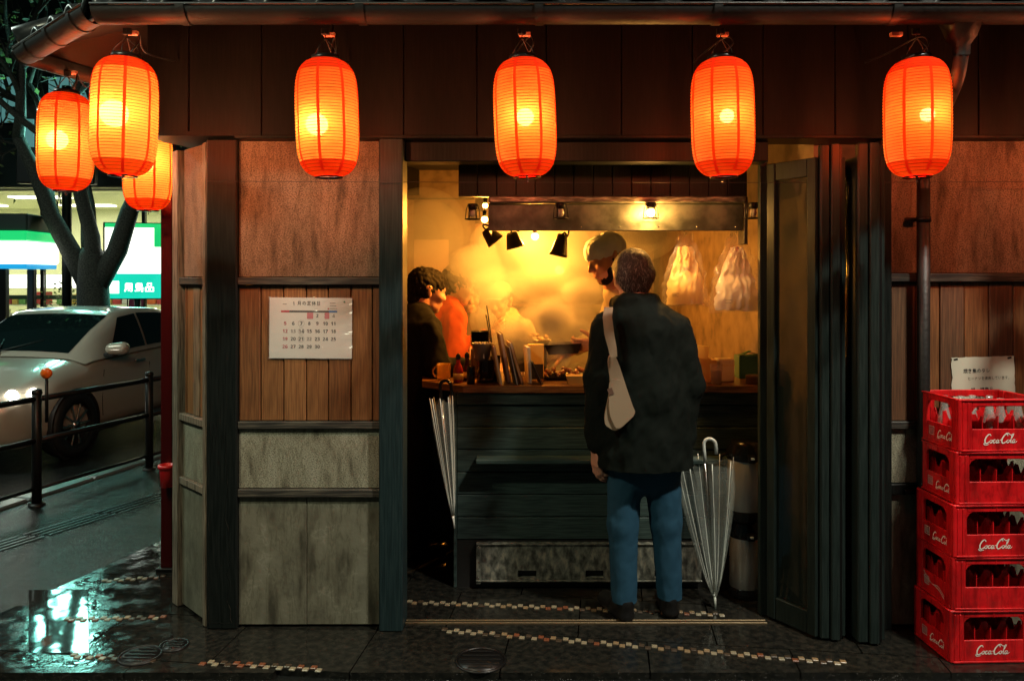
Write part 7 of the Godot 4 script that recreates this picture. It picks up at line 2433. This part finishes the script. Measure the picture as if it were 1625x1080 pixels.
func build_car() -> void:
	var c := thing("parked_car", "beige hatchback with its headlights on, waiting on the wet road behind the fence", "car", Vector3(-5.14, -0.17, -4.17), deg_to_rad(-96.5))
	# lower body
	var st := mk(true)
	var rows := []
	for i in 45:
		var x := lerpf(0.86, -3.0, i / 44.0)
		var s := car_shape(x)
		var w: float = s[0]
		var b: float = s[1]
		var sh: float = s[2]
		var tp: float = s[3]
		var half := [Vector2(0.0, tp), Vector2(w * 0.5, tp - 0.004), Vector2(w * 0.78, tp - 0.03), Vector2(w * 0.92, lerpf(tp, sh, 0.5)), Vector2(w, sh - 0.06), Vector2(w * 0.985, (sh + b) * 0.5), Vector2(w * 0.995, b + 0.14), Vector2(w * 0.95, b + 0.02), Vector2(w * 0.8, b), Vector2(0, b)]
		var row := []
		for k in half.size():
			row.append(Vector3(x, half[k].y, -half[k].x))
		for k in range(half.size() - 2, -1, -1):
			row.append(Vector3(x, half[k].y, half[k].x))
		rows.append(row)
	sheet(st, rows, 0.0, true)
	for r in [0, 44]:
		var mid := Vector3(rows[r][0].x, 0.45, 0)
		for k in rows[r].size() - 1:
			tri_out(st, mid, rows[r][k], rows[r][k + 1], Vector3(-1.0, 0.5, 0))
	put(st, "body", M.car_paint, c)
	# cabin
	var cb := mk(true)
	rows = []
	for i in 25:
		var row := []
		for j in 33:
			row.append(cabin_point(i / 24.0, 1.0 - 2.0 * j / 32.0))
		rows.append(row)
	sheet(cb, rows, 0.0, true)
	put(cb, "cabin", M.car_paint, c)
	# glass laid into the cabin
	var panes := [["windscreen", 0.03, 0.30, -0.68, 0.68], ["rear_window", 0.80, 0.97, -0.62, 0.62]]
	for s in [1.0, -1.0]:
		panes.append(["side_window", 0.20, 0.47, 0.765 * s, 0.975 * s])
		panes.append(["side_window", 0.485, 0.70, 0.765 * s, 0.975 * s])
		panes.append(["quarter_window", 0.715, 0.84, 0.77 * s, 0.965 * s])
	for q in panes:
		var g := mk(true)
		rows = []
		for i in 11:
			var row := []
			for j in 11:
				var u := lerpf(q[1], q[2], i / 10.0)
				var v := lerpf(q[3], q[4], j / 10.0)
				if q[0] == "side_window" and q[1] < 0.3:  # the front edge follows the windscreen pillar
					var low := absf((v - q[3]) / (q[4] - q[3]))
					u = lerpf(lerpf(0.33, 0.17, low), q[2], i / 10.0)
				if q[0] == "quarter_window":
					var low2 := absf((v - q[3]) / (q[4] - q[3]))
					u = lerpf(q[1], lerpf(0.76, 0.90, low2), i / 10.0)
				row.append(cabin_point(u, v, 0.006))
			rows.append(row)
		var flip: bool = cabin_point(0.5, q[4]).z > cabin_point(0.5, q[3]).z
		sheet(g, rows, 0.0, not flip)
		put(g, q[0], M.car_glass, c)
	# wheels
	for x in [0.0, -2.35]:
		for s in [1.0, -1.0]:
			var w := part("wheel", c)
			w.position = Vector3(x, 0.315, -0.80 * s)
			w.rotation.x = -PI / 2 * s  # own y points outward
			var ty := mk(true)
			lathe(ty, [Vector2(0.20, -0.12), Vector2(0.30, -0.12), Vector2(0.315, -0.09), Vector2(0.315, 0.06), Vector2(0.30, 0.085), Vector2(0.225, 0.09), Vector2(0.215, 0.07)], 36)
			put(ty, "tyre", M.rubber, w)
			var rm := mk(true)
			lathe(rm, [Vector2(0.222, 0.085), Vector2(0.205, 0.08), Vector2(0.19, 0.03), Vector2(0, 0.03)], 36)
			put(rm, "rim", M.rim_dark, w)
			for k in 10:
				var sp := mk()
				box(sp, Basis(Vector3.UP, TAU * k / 10.0) * Vector3(0.115, 0.062, 0), Vector3(0.19, 0.02, 0.022), 0.004, Basis(Vector3.UP, TAU * k / 10.0))
				put(sp, "spoke", M.bright_steel, w)
			var hb := mk(true)
			lathe(hb, [Vector2(0.045, 0.05), Vector2(0.042, 0.08), Vector2(0, 0.084)], 14)
			put(hb, "hub", M.bright_steel, w)
			var ar := mk(true)
			lathe(ar, [Vector2(0.335, 0.0), Vector2(0.355, 0.072), Vector2(0.35, 0.079), Vector2(0.31, 0.04), Vector2(0, 0.02)], 36)
			put(ar, "wheel_arch", M.rubber, w)
	for s in [1.0, -1.0]:
		# mirror
		var m := mk(true)
		var mb := blob([[Vector3(-0.50, 1.01, -0.90 * s), Vector3(-0.53, 1.015, -1.01 * s), 0.058, 0.066, Vector3(1.0, 1.0, 1.0)]], 0.012, 0.02)
		put_mesh(mb, "wing_mirror", M.car_paint, c)
		span("mirror_foot", Vector3(-0.56, 0.93, -0.94 * s), Vector3(-0.48, 0.97, -0.82 * s), M.rubber, c, 0.01)
		# head lamp and its light
		var hl := blob([[Vector3(0.66, 0.655, -0.60 * s), Vector3(0.40, 0.70, -0.755 * s), 0.055, 0.04, Vector3(1, 0.8, 1)]], 0.012, 0.02)
		put_mesh(hl, "headlight_glass", M.lamp_chrome, c)
		for k in 2:
			var lb := mk(true)
			var at := Vector3(0.66 - 0.17 * k, 0.685 + 0.012 * k, -(0.725 + 0.075 * k) * s)
			lathe(lb, [Vector2(0, -0.022), Vector2(0.055 - 0.018 * k, -0.016), Vector2(0.062 - 0.018 * k, 0), Vector2(0.055 - 0.018 * k, 0.016), Vector2(0, 0.022)], 16, Transform3D(Basis(Vector3.BACK, -PI / 2), at))
			put(lb, "headlight_lens", M.headlight, c)
		var sl := SpotLight3D.new()
		sl.name = "headlight_beam"
		sl.light_color = lin(1.0, 0.97, 0.85)
		sl.light_energy = 5.0
		sl.light_size = 0.03
		sl.spot_angle = 26.0
		sl.spot_range = 25.0
		sl.shadow_enabled = true
		c.add_child(sl, true)
		sl.position = Vector3(0.86, 0.67, -0.60 * s)
		sl.rotation = Vector3(-0.12, -PI / 2, 0)
		# tail lamp and handles
		span("tail_lamp", Vector3(-2.99, 0.82, -0.70 * s), Vector3(-2.86, 0.92, -0.55 * s), M.red_plastic, c, 0.02)
		for k in 2:
			span("door_handle", Vector3(-1.12 - 0.98 * k, 0.83, -0.895 * s), Vector3(-0.95 - 0.98 * k, 0.855, -0.862 * s), M.bright_steel, c, 0.005)
		# door seams
		for x in [-0.42, -1.22, -2.0]:
			var sm := mk()
			var pts := []
			for k in 8:
				var yy := lerpf(0.33, 0.80, k / 7.0)
				var cs := car_shape(x)
				var zz: float = cs[0] * (1.0 - 0.015 * sin(PI * k / 7.0)) + 0.001
				pts.append(Vector3(x - 0.02 * k / 7.0, yy, -zz * s))
			tube(sm, pts, 0.004, 4)
			put(sm, "door_seam", M.rubber, c)
		var sill := mk(true)
		tube(sill, [Vector3(-0.38, 0.21, -0.845 * s), Vector3(-1.97, 0.21, -0.85 * s)], 0.035, 8)
		put(sill, "sill", M.rubber, c)
	span("grille", Vector3(0.84, 0.33, -0.42), Vector3(0.875, 0.56, 0.42), M.rubber, c, 0.01)
	span("plate", Vector3(0.876, 0.36, -0.17), Vector3(0.882, 0.47, 0.17), M.paper_white, c, 0.002)
	for s in [1.0, -1.0]:
		var wp := mk(true)
		tube(wp, [Vector3(-0.20, 0.975, 0.05 * s + 0.2), Vector3(-0.45, 1.10, 0.02 * s + 0.05 - 0.25 * s)], 0.008, 5)
		put(wp, "wiper", M.rubber, c)

# ---------------------------------------------------------------- smoke

func build_smoke() -> void:
	var o := Node3D.new()
	o.name = "grill_smoke"
	add_child(o)
	tag(o, "drifting smoke rising from the grill behind the counter", "smoke")
	kind(o, "stuff")
	var puffs := [[0.05, 1.45, -1.9, 2.2, 1.7, 2.0, 0.14]]
	var r := RandomNumberGenerator.new()
	r.seed = 77
	# plumes: foot on the grill, drift, how many puffs
	for plume in [[0.36, 0.05, 13], [0.20, -0.10, 13], [0.05, -0.22, 13], [0.50, 0.12, 5]]:
		for k in plume[2]:
			var t: float = (k + r.randf()) / plume[2]
			var size := lerpf(0.12, 0.50, t) * r.randf_range(0.7, 1.2)
			var at := Vector3(plume[0] + plume[1] * t * 2.0 + r.randfn() * 0.08, 1.06 + 0.85 * t + r.randfn() * 0.04, -0.88 - 0.7 * t * t + r.randfn() * 0.10)
			var wide := Vector3(size * r.randf_range(0.8, 1.5), size * r.randf_range(0.7, 1.2), size)
			var dense: float = lerpf(9.0, 3.2, t) * pow(r.randf(), 1.5) * 1.9
			for shell in 3:  # thicker towards its middle
				var f: float = [1.0, 0.74, 0.46][shell]
				puffs.append([at.x + r.randfn() * 0.02 * shell, at.y, at.z, wide.x * f, wide.y * f, wide.z * f, dense * [0.35, 0.5, 0.6][shell]])
	for q in puffs:
		var f := FogVolume.new()
		f.name = "smoke_puff"
		f.shape = RenderingServer.FOG_VOLUME_SHAPE_ELLIPSOID
		f.size = Vector3(q[3], q[4], q[5])
		var m := FogMaterial.new()
		m.density = q[6]
		m.albedo = lin(0.95, 0.92, 0.86)
		f.material = m
		o.add_child(f, true)
		f.position = Vector3(q[0], q[1], q[2])
